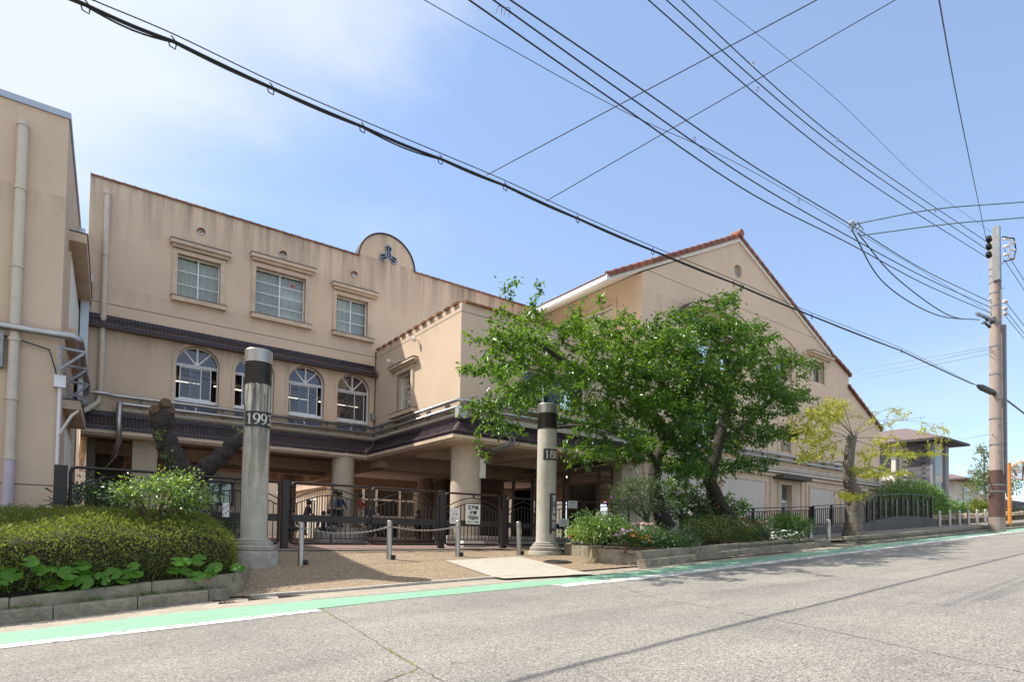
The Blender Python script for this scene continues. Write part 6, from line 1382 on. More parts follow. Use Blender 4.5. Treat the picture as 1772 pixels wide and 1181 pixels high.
flowers('pale pink flowers beside the white bedding flowers', fc([(785, 500), (800, 515), (820, 490), (840, 520), (860, 495), (875, 485), (860, 465), (775, 520), (830, 530), (845, 500)]), 9.45, .034, 8, K_pnk)
flowers('flat heads of pale pink flowers above the bedding', fc([(690, 420), (710, 425), (740, 420), (765, 430), (790, 432), (815, 430), (650, 432), (720, 432)]), 9.7, .04, 8, K_pnk)
flowers('pink flower heads beside the railing at the bed corner', fc([(310, 362), (330, 360), (350, 362), (368, 360), (345, 352), (320, 372)]), 10.3, .035, 6, K_pnk)
flowers('scattered purple flowers on the tall sage bush', fc([(432, 175), (535, 210), (558, 200), (370, 222), (536, 270), (706, 236), (820, 272), (882, 228), (855, 240), (945, 262), (895, 342), (965, 313), (1070, 283), (1082, 328), (830, 390), (1048, 430), (700, 232), (712, 240)]), 10.6, .04, 5, K_pur)
flowers('white roses on the dark rose bush', fc([(1180, 320), (1200, 330), (1190, 345), (1160, 315), (1210, 255), (1185, 250), (1245, 245), (1130, 290), (1065, 300), (1010, 310)]), 11.0, .045, 10, K_wht)
flowers('red roses at the foot of the cherry trunk', fc([(1418, 272), (1465, 262), (1480, 280)]), 11.0, .04, 10, K_red)
flowers('crimson flowers behind the azalea mound', [(1288, 898), (1300, 902), (1308, 908), (1296, 908), (1286, 906), (1312, 905), (1318, 905)], 9.9, .045, 8, K_red)
flowers('white daisies at the end of the raised bed', [(1335+3.5*(k % 17)+2*math.sin(k), 921+6.5*(k % 3)+2*math.cos(k*1.7)) for k in range(44)], 9.35, .033, 8, K_wht)
flowers('small orange blossoms at the bed edge beside the column', fc([(32, 545), (28, 560), (40, 552)]), 10.2, .03, 6, K_ora)
# weeds at the kerb
P = []; D = []
for (x0, x1, n) in ((.2, 2.1, 90), (-.6, .2, 20), (-2.5, -.6, 20)):
    for _ in range(n):
        x = rng.uniform(x0, x1); cl = .25+.75*(math.sin(x*9)+1)/2
        if rng.uniform() > cl: continue
        for k in range(5): P.append((x+rng.normal()*.02, kf(x)+.22+rng.normal()*.01, zr(x)+.17)); D.append((rng.normal()*.4, rng.normal()*.4-.2, 1))
P = np.array(P); wd = part('weeds', leaf_mesh('weeds', P, np.array(D), rdir(len(P)), rng.uniform(.03, .09, len(P)), .16), L_bright, None); wd['kind'] = 'stuff'; wd['label'] = 'small tufts of grass growing in the joints of the kerb'; wd['category'] = 'weeds'
# ================================================================== POLES AND WIRES
M_polec = simple('pole_concrete', (0.42, 0.335, 0.30), 0.85, 0.15, 4, 0.2, 40, dirt=0.35, dirtcol=(0.24, 0.19, 0.17), stretch=(1, 1, .3))
M_polew = simple('pole_wrap', (0.115, 0.062, 0.052), 0.7, 0.15, 8, 0.3, 60)
M_polef = simple('pole_foot', (0.30, 0.25, 0.22), 0.9, 0.2, 8, 0.3, 40, dirt=.5)
PX, PYY = 32.2, 8.45; pz0 = zr(PX)
pole = thing('utility_pole', 'tall concrete utility pole with brown wrap, insulators and crossing wires', 'utility pole', (PX, PYY, pz0))
r0 = .27; rad_ = lambda z: r0 - (z-pz0)*.0065
def ptube(z0, z1, mat, name, e=0.0): q = MB(); q.tube([(PX, PYY, z0), (PX, PYY, (z0+z1)/2), (PX, PYY, z1)], [rad_(z0)+e, rad_((z0+z1)/2)+e, rad_(z1)+e], 24); return part(name, q, mat, pole)
ptube(pz0-.1, pz0+.62, M_polef, 'foot', .03); ptube(pz0+.6, pz0+2.65, M_polew, 'brown_wrap', .022); ptube(pz0+2.6, 14.45, M_polec, 'shaft')
def pp(u, v, dy=0): return at(u, v, y=PYY+dy)
for (v, e) in ((466, 0), (478, 0), (490, 0), (508, 0), (530, 0), (560, 0), (600, 0), (648, 0), (725, 0), (770, 0), (840, .02), (851, .02)):
    z = pp(1722, v).z; q = MB(); q.lathe([(rad_(z)+.012+e, z-.03), (rad_(z)+.012+e, z+.03)], 20, (PX, PYY, 0)); part('steel_band', q, M_galv, pole)
for k in range(18):
    z = 3.9 + k*.55; sg = 1 if k % 2 else -1; rr = rad_(z); q = MB(); q.tube([(PX+sg*rr*.7, PYY-rr*.6, z), (PX+sg*(rr*.7+.20), PYY-rr*.6-.10, z+.03)], .016, 6); part('step_bolt', q, M_galv, pole)
# cable guard running down the side
q = MB(); q.box(PX+.05, PX+.17, PYY-.34, PYY-.2, 3.2, 10.5); part('cable_guard', q, M_galv, pole)
q = MB(); q.tube([(PX-.12, PYY-.22, 14.3), (PX-.1, PYY-.24, 10), (PX-.13, PYY-.27, 4.0)], .02, 6); part('earth_wire', q, M_cablew, pole)
q = MB(); q.box(PX-.35, PX-.18, PYY-.25, PYY+.0, 12.4, 14.75); part('top_bracket', q, M_galv, pole)
def insul(p, d, r=.09, L=.35):
    d = Vector(d).normalized(); q = MB(); P = []; R_ = []
    for k in range(13): P.append(Vector(p)+d*L*k/12); R_.append(r if k % 2 else r*.55)
    q.tube(P, R_, 10); return part('insulator', q, M_wire if r > .1 else M_porc, pole)
for v in (417, 430, 444):
    p = pp(1712, v); insul(p, (-.6, -.1, .05), .105, .34); p2 = pp(1738, v-3); insul(p2, (.8, -.2, .25), .075, .4); insul(p2+Vector((.3, -.1, -.1)), (.8, -.2, .15), .06, .45)
for v in (522, 534, 543): insul(pp(1736, v), (.3, -.2, 0), .085, .18); insul(pp(1716, v+4), (-.8, -.1, .3), .04, .4)
q = MB(); p = pp(1735, 410); q.tube([p, p+Vector((.8, -.2, .1)), p+Vector((1.1, -.2, -.35)), p+Vector((.7, -.2, -.9)), p+Vector((.1, 0, -1.1))], .03, 6); part('jumper_cable', q, M_wire, pole)
for k in range(6):
    p = pp(1708+rng.uniform(-10, 6), 548+rng.uniform(-6, 12)); q = MB(); q.tube([p, p+Vector((.3, -.1, -.18)), p+Vector((.6, 0, .02))], .022, 5); part('jumper_cable', q, M_wire, pole)
q = MB(); q.bar(pp(1690, 543), pp(1722, 556), .1, .1); q.bar(pp(1700, 560), pp(1722, 548), .07, .07); part('side_arm', q, M_galv, pole)
q = MB(); a, b = pp(1692, 668), pp(1722, 682); q.tube([a, (a*3+b)/4, (a+b*3)/4, b], [.06, .13, .13, .08], 10); part('cable_closure', q, M_wire, pole)

def curve(pts, n=14):
    """smooth curve through the points (Catmull-Rom)"""
    P = [Vector(p) for p in pts]; P = [P[0]*2-P[1]] + P + [P[-1]*2-P[-2]]; out = []
    for i in range(1, len(P)-2):
        a, b, c, d = P[i-1:i+3]
        for k in range(n):
            t = k/n; out.append(.5*((2*b)+(c-a)*t+(2*a-5*b+4*c-d)*t*t+(3*b-a-3*c+d)*t**3))
    return out + [P[-2]]
def wire(name, label, pts, r, mat=None, group='overhead wires', e0=0, e1=0):
    pts = [Vector(p) for p in pts]           # e0 / e1: metres the wire runs on past its first / last point
    if e0: pts = [pts[0] + (pts[0]-pts[1]).normalized()*e0] + pts
    if e1: pts = pts + [pts[-1] + (pts[-1]-pts[-2]).normalized()*e1]
    q = MB(); q.tube(curve(pts) if len(pts) > 2 else [Vector(pts[0]).lerp(Vector(pts[1]), i/20) for i in range(21)], r, 6); return solo(name, q, mat or M_wire, label, 'wire', group=group, fix=False)
def V_(u, v, a=6.65, b=.054): return at(u, v, a=a, b=b)
# telephone bundle: messenger wire with cables lashed below it
hang = [(15, -60), (150, 3), (300, 66), (470, 147), (628, 215), (763, 271), (875, 318), (1000, 375), (1130, 431), (1270, 488), (1405, 545), (1560, 606), (1692, 668)]
HP = [V_(u, v) for u, v in hang]; back = HP[0] + (HP[0]-HP[1]).normalized()*6
bun = thing('cable_bundle', 'thick black telephone cable bundle lashed under a messenger wire', 'cable', HP[-1], 'overhead wires')
q = MB(); q.tube(curve([back]+[p+Vector((0, 0, .045)) for p in HP[:-1]]+[HP[-1]]), .006, 6); part('messenger_wire', q, M_wire, bun, fix=False)
for k, (sg, rr, ox) in enumerate(((.10, .0105, 0), (.14, .009, .015), (.08, .008, -.015), (.17, .006, .0))):
    P = [back]
    for i in range(len(HP)-1):
        a, b = HP[i], HP[i+1]; L = (b-a).length; s_ = .05
        for j in range(8): t = j/8; P.append(a.lerp(b, t) - Vector((ox*.3, 0, 0.03 + (sg-.05)*.5*math.sin(math.pi*t)*(1.0 if i in (1, 4) else .35))) + Vector((0, ox, 0)))
    P.append(HP[-1]); q = MB(); q.tube(P, rr, 6); part('cable', q, M_wire, bun, fix=False)
for p in HP[1:-1]:
    q = MB(); q.tube([p+Vector((-.02, 0, .02)), p+Vector((.03, .0, -.03)), p+Vector((.02, 0, -.10)), p+Vector((-.03, 0, -.09)), p+Vector((-.05, .0, -.02))], .007, 5); part('hanger', q, M_wire, bun)
# high three-phase lines
top = [pp(1708, 419), pp(1708, 432), pp(1708, 446)]
for k, (u0, p, l) in enumerate(((1192, top[0], 'upper'), (1160, top[1], 'middle'), (1124, top[2], 'lowest'))):
    far = at(u0-60, -45-3*k, a=7.9-.25*k, b=.015); mid = at((1452, 1447, 1456)[k], (243, 254, 282)[k], a=7.9-.25*k, b=.015)
    wire('power_line', f'{l} of the three high power lines leaving the pole top', [far, mid, p], .013, e0=4)
wire('earth_line', 'thin wire above the three high power lines', [at(1180, -45, a=7.8, b=.015), at(1440, 165, a=7.8, b=.015), at(1600, 318, a=7.8, b=.015), pp(1716, 402)], .006, e0=4)
# spacers clipped to the high lines
for (u, v) in ((1300, 112), (1308, 155), (1447, 243), (1456, 280), (1618, 366)):
    p = at(u, v, a=7.75, b=.015); q = MB(); q.tube([p, p+Vector((.04, 0, .09)), p+Vector((.10, 0, .10)), p+Vector((.1, 0, .02)), p+Vector((.02, 0, -.02))], .012, 5); solo('line_clip', q, M_galv, {1300: 'grey clip on the middle high line nearest the frame top', 1308: 'grey clip on the lowest high line nearest the frame top', 1447: 'grey clip on the middle high line halfway to the pole', 1456: 'grey clip on the lowest high line halfway to the pole', 1618: 'grey clip on the high lines close to the pole'}[u], 'clip', group='line clips')
# middle low-voltage triple
mid = [pp(1712, 522), pp(1711, 531), pp(1712, 541)]
for k, (pts, l) in enumerate((([(840, -30), (1097, 145), (1300, 285), (1470, 388), (1600, 468)], 'upper of the three low voltage lines'), ([(820, -25), (1090, 168), (1300, 312), (1470, 410), (1600, 480)], 'middle of the three low voltage lines'), ([(770, -30), (1075, 183), (1300, 335), (1470, 422), (1600, 492)], 'lowest of the three low voltage lines'))):
    wire('low_voltage_line', l, [at(u, v, a=7.6, b=.02) for u, v in pts] + [mid[k]], .014, e0=1.0)
wire('service_wire', 'thin wire crossing below the low voltage lines', [at(700, -20, a=7.7, b=.02), at(1075, 190, a=7.7, b=.02), at(1280, 285, a=7.7, b=.02), at(1480, 400, a=7.7, b=.02), pp(1710, 538)], .006, e0=1.0)
for (u, v) in ((858, 12), (872, 15), (1198, 240), (1380, 345)):
    p = at(u, v, a=7.6, b=.02); q = MB(); q.tube([p+Vector((0, 0, -.1)), p+Vector((.05, 0, .05)), p+Vector((.12, 0, .08)), p+Vector((.1, 0, -.08))], .006, 5); solo('line_tie', q, M_wire, {858: 'thin wire tie on the low lines at the frame top', 872: 'second thin wire tie close to the first', 1198: 'thin wire tie halfway along the low voltage lines', 1380: 'thin wire tie above the gable end'}[u], 'clip', group='line ties')
# junction cluster with the two teal drop lines across the street
jn = at(1470, 388, a=7.6, b=.02); jc = thing('wire_junction', 'tangle of connectors where the teal drop wires leave the lines', 'connector', jn)
for k in range(9):
    p = jn + Vector((rng.uniform(-.1, .7), 0, rng.uniform(-.25, .15))); q = MB(); q.tube([p, p+Vector((.08, -.03, .1)), p+Vector((.2, -.05, .02)), p+Vector((.12, 0, -.08))], .014, 5); part('connector', q, M_porc if k % 3 == 0 else M_wiret, jc)
wire('drop_line', 'upper teal drop line crossing the street', [jn+Vector((.15, 0, .03)), at(1620, 362, y=6.4), at(1790, 348, y=4.8)], .016, M_wiret, 'teal drop lines', e1=9)
wire('drop_line', 'lower teal drop line crossing the street', [jn+Vector((.6, 0, -.15)), at(1640, 388, y=6.4), at(1790, 375, y=4.8)], .016, M_wiret, 'teal drop lines', e1=9)
for k, (m1, m2, l) in enumerate((((1530, 490), (1620, 545), 'outer'), ((1550, 480), (1640, 545), 'inner'))):
    wire('slack_cable', f'{l} slack cable drooping from the connectors to the pole arm', [jn+Vector((.1+.4*k, 0, -.1)), at(*m1, a=7.7, b=.02), at(*m2, a=7.8, b=.02), pp(1695, 554)], .018, None, 'slack cables at the pole')
# service drops over the street
for (a, b, l) in (((842, 303), (1450, -20), 'thin drop wire from the bundle towards the frame top'), ((945, 348), (1600, -30), 'thin drop wire running parallel, nearer the pole')):
    wire('drop_wire', l, [V_(*a), at(*b, y=3.2)], .006, None, 'thin drop wires over the street', e1=9)
wire('street_wire', 'steep single wire from the pole top over the street', [pp(1706, 412), at(1660, 190, y=5.0), at(1618, -40, y=3.2)], .011, e1=9)
# lines leaving behind the pole
for k, (a, b) in enumerate((((1478, 642), (1716, 600)), ((1490, 650), (1716, 604)), ((1500, 655), (1716, 612)), ((1640, 764), (1718, 752)))):
    wire('far_line', ['highest faint wire behind the gable end', 'second faint wire behind the gable end', 'lowest faint wire behind the gable end', 'faint low wire above the neighbouring roof'][k], [at(*a, y=24), pp(*b)], .012, M_cablew, 'faint wires behind the pole')
# wires running on to the next pole
P2X, P2Y = 41.0, 8.9
for k, (v0, dz) in enumerate(((432, 0), (450, -.2), (520, -1.8), (535, -2.0), (545, -2.2), (690, -4.6))):
    a = pp(1738, v0); b = Vector((P2X+30, P2Y+3, a.z+1.5)); wire('onward_line', ['highest onward line beyond the pole', 'second onward line beyond the pole', 'third onward line beyond the pole', 'fourth onward line beyond the pole', 'fifth onward line beyond the pole', 'thick low onward cable beyond the pole'][k], [a, (a+b)/2-Vector((0, 0, .5)), b], .014 if k < 5 else .04, None, 'onward lines beyond the pole')
p2 = thing('second_utility_pole', 'thinner pale pole standing behind the main utility pole', 'utility pole', (P2X, P2Y, zr(P2X)), 'utility poles')
q = MB(); q.tube([(P2X-.9, P2Y+.25, zr(P2X)), (P2X-.9, P2Y+.25, 9.5)], [.17, .12], 14); part('shaft', q, M_polec, p2)
for z in (6.5, 7.4, 8.6): q = MB(); q.bar((P2X-1.2, P2Y, z), (P2X+.8, P2Y+.1, z+.02), .06, .06); part('cross_arm', q, M_galv, p2)
# orange pole with round traffic mirror
ox, oy = 36.15, 9.0; om = thing('traffic_mirror', 'orange pole with a round convex traffic mirror behind the utility pole', 'traffic mirror', (ox, oy, zr(ox)))
q = MB(); q.tube([(ox, oy, zr(ox)), (ox, oy, 4.9)], .075, 14); part('pole', q, M_orange, om)
q = MB(); q.tube([(ox, oy, 4.6), (ox+.35, oy-.1, 4.55), (ox+.5, oy-.15, 4.3)], .05, 8); part('mirror_arm', q, M_grey, om)
q = MB(); prof = [(.001, .10), (.2, .085), (.36, .04), (.42, 0)]; q.lathe(prof, 28, cap=False); part('mirror', q, simple('mirror_face', (.75, .78, .80), .05, .02, metal=1.0), om, (ox+.75, oy-.3, 4.55), rot=(math.radians(80), 0, math.radians(100)))
q = MB(); q.lathe([(.41, -.02), (.46, -.02), (.46, .05), (.41, .05)], 28, cap=False); part('mirror_rim', q, M_orange, om, (ox+.75, oy-.3, 4.55), rot=(math.radians(80), 0, math.radians(100)))
# ================================================================== NEIGHBOURHOOD
M_nroof = simple('purple_roof', (0.17, 0.125, 0.125), 0.75, 0.2, 10, 0.2, 30); M_nwall = simple('white_render', (0.66, 0.62, 0.55), 0.85, 0.06, 2); M_nslate = simple('slate_cladding', (0.125, 0.125, 0.145), 0.8, 0.15, 8, 0.3, 20, rnd=.35)
M_eave = simple('dark_eave', (0.06, 0.055, 0.06), 0.7); M_nwin = glass('house_glass', (.25, .28, .32), .35)
HX, HY = 60.0, 20.3
nh = thing('neighbour_house', 'two-storey house with purple-brown hipped roof and slate clad corner', 'house', (HX, HY, 3))
q = MB(); q.box(HX, 64.3, HY+.05, 33, 2.0, 9.75).box(64.3, 70, 23, 33, 2, 9.0); part('wall', q, M_nwall, nh)
sm = MB(); sm.box(-.05, 0, 0, .7, 0, .22); sme = sm.mesh('slate'); sme.materials.append(M_nslate)
for r in range(24):
    for c in range(5):
        y = HY - (.35 if r % 2 else 0) + c*.72
        if y + .7 > HY+2.5: continue
        part('slate', sme, None, nh, (HX-.012-.012*((r*7+c*3) % 3), max(y, HY), 4.5 + r*.225))
q = MB(); q.box(HX-.12, HX+.5, HY-.15, HY+.04, 4, 9.75); part('corner_pier', q, simple('pier_grey', (.24, .24, .26), .7), nh); q = MB(); q.box(HX+2.8, HX+3.6, HY-.15, HY+.04, 4, 9.75); part('corner_pier', q, MATS['pier_grey'], nh); q = MB(); q.box(HX-.12, HX-.002, HY+2.5, HY+2.8, 3, 9.7); part('corner_pier', q, MATS['pier_grey'], nh)
q = MB(); q.box(HX+.9, HX+2.3, HY, HY+.04, 7.0, 9.3); part('window', q, M_nwin, nh); q = MB(); q.box(HX+.9, HX+2.6, HY, HY+.04, 4.5, 6.4); part('window', q, M_nwin, nh)
q = MB(); q.box(HX-.06, HX-.005, HY+3.0, HY+6.6, 7.5, 9.5); part('window', q, M_nwin, nh)
q = MB(); q.box(HX-.06, HX-.005, HY+3.8, HY+5.6, 4.4, 5.6); part('window', q, M_nwin, nh)
q = MB(); q.box(HX-1.0, HX-.001, HY+2.9, HY+8, 6.55, 6.75); bc = part('balcony', q, M_nwall, nh)
for k in range(18): q = MB(); y = HY+2.95+k*.28; q.box(HX-1.0, HX-.95, y, y+.07, 6.75, 7.25); part('baluster', q, M_eave, bc)
q = MB(); q.box(HX-1.03, HX-.92, HY+2.9, HY+8, 7.25, 7.36); part('handrail', q, M_nwall, bc)
q = MB(); q.box(HX-.45, HX-.12, HY+2.6, HY+2.95, 3, 9.75); part('post', q, M_nwall, nh)
ev = [(HX-1.2, HY-1.3), (65.2, HY-1.3), (65.2, 34.5), (HX-1.2, 34.5)]
q = MB(); q.add([(x, y, 9.8) for x, y in ev] + [(x, y, 9.98) for x, y in ev], [(0, 3, 2, 1), (0, 1, 5, 4), (1, 2, 6, 5), (2, 3, 7, 6), (3, 0, 4, 7)]); part('eaves', q, M_eave, nh)
q = MB(); q.add([(x, y, 9.99) for x, y in ev] + [(62.2, 23.0, 11.6), (62.2, 31, 11.6)], [(0, 1, 4), (1, 2, 5, 4), (2, 3, 5), (3, 0, 4, 5)]); part('roof', q, M_nroof, nh)
n2 = thing('far_house', 'small cream house with dark roof behind the garden trees', 'house', (88, 26, 3))
q = MB(); q.box(84, 92, 26, 33, 2.5, 8.4); part('wall', q, M_nwall, n2); q = MB(); q.box(86.5, 88.5, 25.93, 26, 5.5, 7.8); part('window', q, M_nwin, n2)
q = MB(); e2 = [(82.5, 24.5), (94, 24.5), (94, 34.5), (82.5, 34.5)]; q.add([(x, y, 8.4) for x, y in e2]+[(x, y, 8.6) for x, y in e2]+[(87, 29.5, 10.2), (90, 29.5, 10.2)], [(0, 3, 2, 1), (0, 1, 5, 4), (1, 2, 6, 5), (2, 3, 7, 6), (3, 0, 4, 7), (4, 5, 9, 8), (5, 6, 9), (6, 7, 8, 9), (7, 4, 8)]); part('roof', q, M_nroof, n2)
n3 = thing('low_house', 'low tiled house roof farther along behind the garden', 'house', (105, 26, 3)); q = MB(); q.box(100, 114, 27, 36, 2.4, 6.4); part('wall', q, M_nwall, n3)
q = MB(); e3 = [(98.5, 25.5), (115.5, 25.5), (115.5, 37.5), (98.5, 37.5)]; q.add([(x, y, 6.4) for x, y in e3]+[(103, 31, 8.6), (111, 31, 8.6)], [(0, 1, 5, 4), (1, 2, 5), (2, 3, 4, 5), (3, 0, 4), (3, 2, 1, 0)]); part('roof', q, M_nroof, n3)
n4 = thing('street_house', 'pale house at the end of the street', 'house', (95, 8, 3)); q = MB(); q.box(92, 100, 3.5, 14, 2.4, 5.0); part('wall', q, M_nwall, n4); q = MB(); q.add([(91, 2.5, 5), (101, 2.5, 5), (101, 15, 5), (91, 15, 5), (93.5, 8.7, 6.9), (98.5, 8.7, 6.9)], [(0, 1, 5, 4), (1, 2, 5), (2, 3, 4, 5), (3, 0, 4), (3, 2, 1, 0)]); part('roof', q, M_nroof, n4)
# gardens
gz = lambda x: zr(x)+.2
shrub('garden_hedge', 'tall bright green clipped hedge behind the arched railing', (39.4, 14.2, 3.1), (4.7, .9, 1.5), 20000, .13, L_mid, .45, 320, .11, .3, cat='hedge', stems=False)
shrub('garden_shrub', 'dense dark green shrub at the end of the tall hedge', (44.9, 14.0, 2.7), (1.2, .9, .9), 2200, .2, L_mid, .45, 60, .2, .3, stems=False)
shrub('garden_shrub', 'yellow-green rounded shrub behind the stone border', (49.5, 13.4, 2.9), (1.5, .9, .6), 1800, .17, L_bright, .45, 50, .2, .3, stems=False)
shrub('garden_shrub', 'reddish green shrub in the neighbouring garden', (47.2, 13.2, 3.1), (1.3, .8, .7), 1600, .17, L_hedge, .45, 50, .2, .3, stems=False)
shrub('garden_shrub', 'low mixed shrub nearest the utility pole', (53.5, 13.5, 3.0), (1.6, .8, .7), 1800, .17, L_mid, .45, 50, .2, .3, stems=False)
shrub('garden_shrub', 'leafy green shrub beyond the orange pole', (58, 9.6, 3.6), (3.0, 1.2, 1.3), 3000, .2, L_bright, .45, 60, .2, .3, stems=False)
shrub('garden_shrub', 'pale green shrub at the street side beyond the poles', (68, 8.8, 4.0), (3.4, 1.2, 1.2), 2600, .22, L_mid, .45, 60, .2, .3, stems=False)
gt_ = thing('slim_garden_tree', 'slim tree with pale stem and sparse layered leaves', 'tree', (52.5, 14.5, 2.5)); q = MB(); q.tube([(52.5, 14.5, 2.4), (52.6, 14.5, 5.0), (52.5, 14.5, 7.8)], [.12, .08, .03], 8)
P = []
for k in range(60):
    z = 3.8+4.2*rng.uniform(); a = rng.uniform(0, 6.28); L_ = (8.3-z)*.33+.15; e = Vector((52.5+L_*math.cos(a), 14.5+L_*math.sin(a), z+.2)); q.tube([(52.55, 14.5, z), e], .015, 4)
    for _ in range(14): P.append(tuple(e*rng.uniform(.6, 1.0) + Vector((52.5, 14.5, z))*0 + (Vector((52.55, 14.5, z))-e)*0 + Vector(rng.normal(size=3))*.14) if False else tuple(Vector((52.55, 14.5, z)).lerp(e, rng.uniform(.4, 1.05)) + Vector(rng.normal(size=3))*.10))
part('trunk', q, M_barkg, gt_, fix=False); P = np.array(P); part('crown', leaf_mesh('crown', P, rdir(len(P)), rdir(len(P), .6), rng.uniform(.10, .2, len(P)), .5), L_hedge, gt_)
shrub('garden_tree', 'small rounded tree behind the slim garden tree', (57.5, 15.0, 5.6), (1.8, 1.4, 1.3), 2200, .2, L_mid, .45, 40, .25, .3, cat='tree', base=(57.5, 15, 2.5), stem_mat=M_barkg)
st = thing('stone_border', 'low rough tan stone border of the neighbouring garden', 'wall', (44, 12.3, 2))
for k in range(34):
    x = 36.5+k*.62; h = .5+.14*math.sin(k*2.3); q = MB(); q.cbox(x, x+.58, 12.2+.05*math.sin(k), 12.7, zr(x)+.1, zr(x)+.1+h, .06); part('stone', q, simple('tan_stone', (.33, .26, .19), .9, .25, 6, .5, 20, rnd=.2) if 'tan_stone' not in MATS else MATS['tan_stone'], st)
gs_ = thing('garden_wall', 'layered grey stone wall beside the street garden', 'wall', (55, 12.8, 2.5))
for r in range(5):
    for c in range(8): q = MB(); x = 50+c*1.3-(.6 if r % 2 else 0); q.box(x, x+1.26, 12.9, 13.1+.03*(c % 3), zr(52)+.3+r*.24, zr(52)+.52+r*.24); part('stone', q, M_nslate, gs_)
q = MB(); q.cbox(56, 56.5, 8.9, 9.3, zr(56), zr(56)+1.9, .02); solo('gate_pillar', q, M_eave, 'dark square gate pillar beyond the orange pole', 'post')
# trees and houses closing the view behind the school and the far end of the street
q = MB(); q.box(-60, -14, 26, 40, 0, 9); solo('rear_block', q, M_nwall, 'plain building behind the annex', 'building')
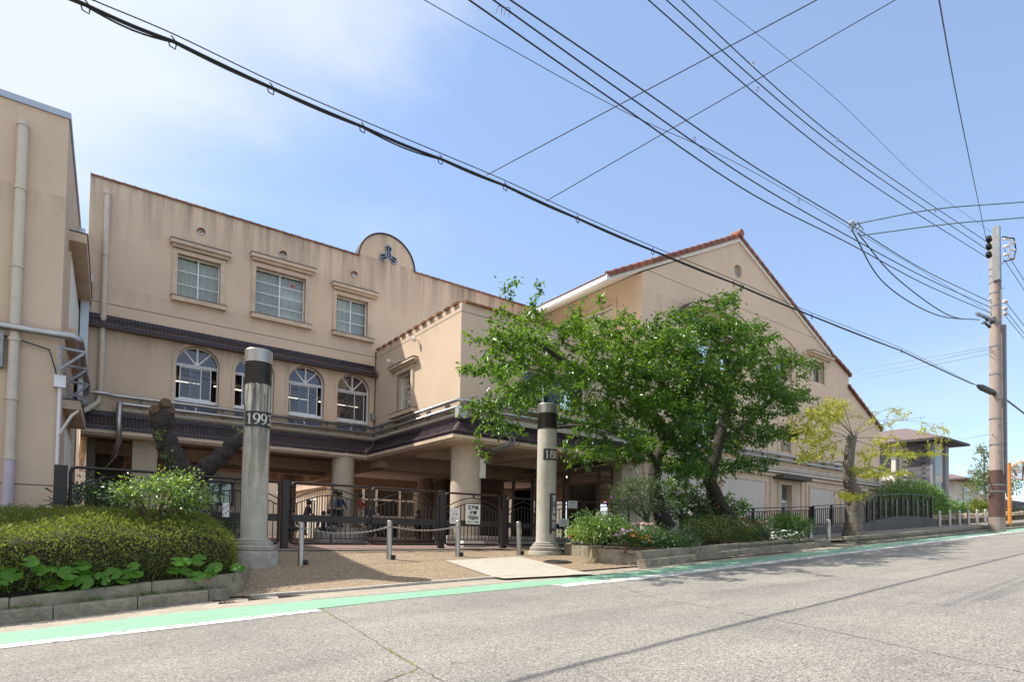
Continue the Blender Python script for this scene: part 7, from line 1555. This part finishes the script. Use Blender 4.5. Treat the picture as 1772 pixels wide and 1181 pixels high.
# ================================================================== CHILDREN UNDER THE BUILDING
M_skin = simple('skin', (.38, .24, .16), .6, .05); M_hair = simple('hair', (.012, .010, .009), .5, .2)
def person(loc, h, face, label, shirt, pants, pose='stand', lean=0.0, turn=0.0, arms=((.1, -.05), (.1, -.05)), cap=None, group='children under the building'):
    """one continuous body mesh (skin modifier) in a simple pose; clothes and hair as children"""
    p = thing('person', label, 'person', loc, group); p.rotation_euler = (0, 0, face); s = h/1.25
    hip = .62 if pose == 'stand' else .16
    V = {}; E = []; Rr = {}
    def v(n, x, y, z, r): V[n] = (x*s, y*s, z*s); Rr[n] = r*s
    v('hip', 0, 0, hip, .085); v('waist', 0, -.01-lean*.3, hip+.12, .075); v('chest', 0, -.01-lean*.8, hip+.27, .088); v('neckb', 0, -lean, hip+.38, .05); v('neck', 0, -.01-lean, hip+.42, .036); v('headc', 0, -.02-lean*1.15, hip+.50, .072); v('headt', 0, -.015-lean*1.2, hip+.57, .07)
    for sg, nm, (ax, ay) in ((-1, 'l', arms[0]), (1, 'r', arms[1])):
        v('sh'+nm, sg*.115, -lean, hip+.355, .042); v('el'+nm, sg*(.13+ax*.5), ay-lean, hip+.18, .030); v('wr'+nm, sg*(.12+ax), ay*2.4-.03-lean, hip+.04 if ay > -.1 else hip+.14, .022); v('ha'+nm, sg*(.12+ax), ay*2.6-.05-lean, hip-.02 if ay > -.1 else hip+.15, .024)
        v('hp'+nm, sg*.065, 0, hip-.04, .07)
        if pose == 'stand': v('kn'+nm, sg*.075, -.01*sg, .34, .05); v('an'+nm, sg*.075, .0, .06, .033); v('ft'+nm, sg*.085, -.11, .03, .032)
        else: v('kn'+nm, sg*.12, -.22, .22 if pose == 'crouch' else .14, .05); v('an'+nm, sg*.08, -.10 if pose == 'crouch' else -.3, .05, .035); v('ft'+nm, sg*.09, -.2 if pose == 'crouch' else -.38, .03, .032)
        E += [('neckb', 'sh'+nm), ('sh'+nm, 'el'+nm), ('el'+nm, 'wr'+nm), ('wr'+nm, 'ha'+nm), ('hip', 'hp'+nm), ('hp'+nm, 'kn'+nm), ('kn'+nm, 'an'+nm), ('an'+nm, 'ft'+nm)]
    E += [('hip', 'waist'), ('waist', 'chest'), ('chest', 'neckb'), ('neckb', 'neck'), ('neck', 'headc'), ('headc', 'headt')]
    names = list(V); idx = {n: i for i, n in enumerate(names)}
    def skin(nm, keep, grow, mat):
        ks = [n for n in names if n in keep]; ii = {n: i for i, n in enumerate(ks)}; me = bpy.data.meshes.new(nm); me.from_pydata([V[n] for n in ks], [(ii[a], ii[b]) for a, b in E if a in ii and b in ii], []); me.materials.append(mat)
        o = bpy.data.objects.new(nm, me); COL.objects.link(o); o.parent = p; md = o.modifiers.new('Skin', 'SKIN'); md.use_smooth_shade = True
        for i, n in enumerate(ks): me.skin_vertices[0].data[i].radius = (Rr[n]+grow*s, Rr[n]+grow*s); me.skin_vertices[0].data[i].use_root = (n == ('hip' if 'hip' in ii else ks[0]))
        sb = o.modifiers.new('Sub', 'SUBSURF'); sb.levels = 1; sb.render_levels = 2; return o
    skin('body', set(names), 0, M_skin); skin('shirt', {'hip', 'waist', 'chest', 'neckb', 'shl', 'shr', 'ell', 'elr', 'wrl', 'wrr'}, .012, shirt); skin('trousers', {'hip', 'hpl', 'hpr', 'knl', 'knr', 'anl', 'anr'}, .011, pants); skin('shoe', {'anl', 'ftl'}, .008, M_black); skin('shoe', {'anr', 'ftr'}, .008, M_black)
    hx, hy, hz = V['headt']; q = MB(); q.lathe([(.001, .098*s), (.05*s, .088*s), (.082*s, .045*s), (.09*s, .0), (.088*s, -.035*s), (.07*s, -.08*s), (.05*s, -.09*s)], 16, cap=False); me = q.mesh('hair'); me.materials.append(M_hair if cap is None else cap); part('hair', me, None, p, (hx, hy+.018*s, hz), local=True)
    return p
def cloth(n, c): return simple('cloth_'+n, c, .85, .1, 8)
C_navy, C_grey, C_red, C_beige, C_blk, C_blue = cloth('navy', (.02, .028, .06)), cloth('grey', (.22, .21, .20)), cloth('red', (.32, .025, .03)), cloth('beige', (.42, .34, .24)), cloth('black', (.02, .02, .022)), cloth('blue', (.022, .035, .08))
fx = lambda u, v, y: at(u, v, y=y)
def kid(u, y, z, h, label, *a, **k): p = at(u, 880, y=y); return person((p.x, p.y, z), h, math.atan2(-p.x, p.y)*0 + k.pop('face', 0.5), label, *a, **k)
kid(588, 20.35, 1.2, 1.22, 'child in dark trousers standing on the ring bench beside the pillar', C_blue, C_blk, face=.3)
kid(580, 20.6, 1.2, 1.28, 'child in grey sleeves standing half behind another on the bench', C_grey, C_blk, face=-.4)
kid(623, 20.3, 1.2, 1.22, 'child in a red shirt and beige trousers reaching out beside the pillar', C_red, C_beige, face=1.1, arms=((.1, -.05), (.12, -.16)))
kid(641, 19.6, 0.95, 1.12, 'child in dark blue standing behind the gate next to the red shirt', C_navy, C_blk, face=-.3)
kid(527, 19.5, 0.9, 1.15, 'child in black bending forward behind the double gate', C_blk, C_blk, lean=.12, face=1.6)
kid(506, 18.6, 1.0, 1.1, 'child in black sitting low behind the gate hinge post', C_blk, C_blk, pose='sit', face=.4)
kid(560, 19.0, 0.98, 1.1, 'child crouching behind the gate with only the head showing', C_navy, C_blk, pose='crouch', face=-.2)
kid(571, 18.5, 1.0, 1.15, 'child crouching in navy before the bench, leaning on the gate board', C_navy, C_grey, pose='crouch', face=.6)
kid(653, 19.2, 0.98, 1.1, 'child with a tan cap sitting low behind the second gate leaf', C_blk, C_blk, pose='sit', face=.2, cap=C_beige)
kid(724, 24.0, 0.75, 1.3, 'child in black with a pale top inside the far dark doorway', C_grey, C_blk, face=.2)
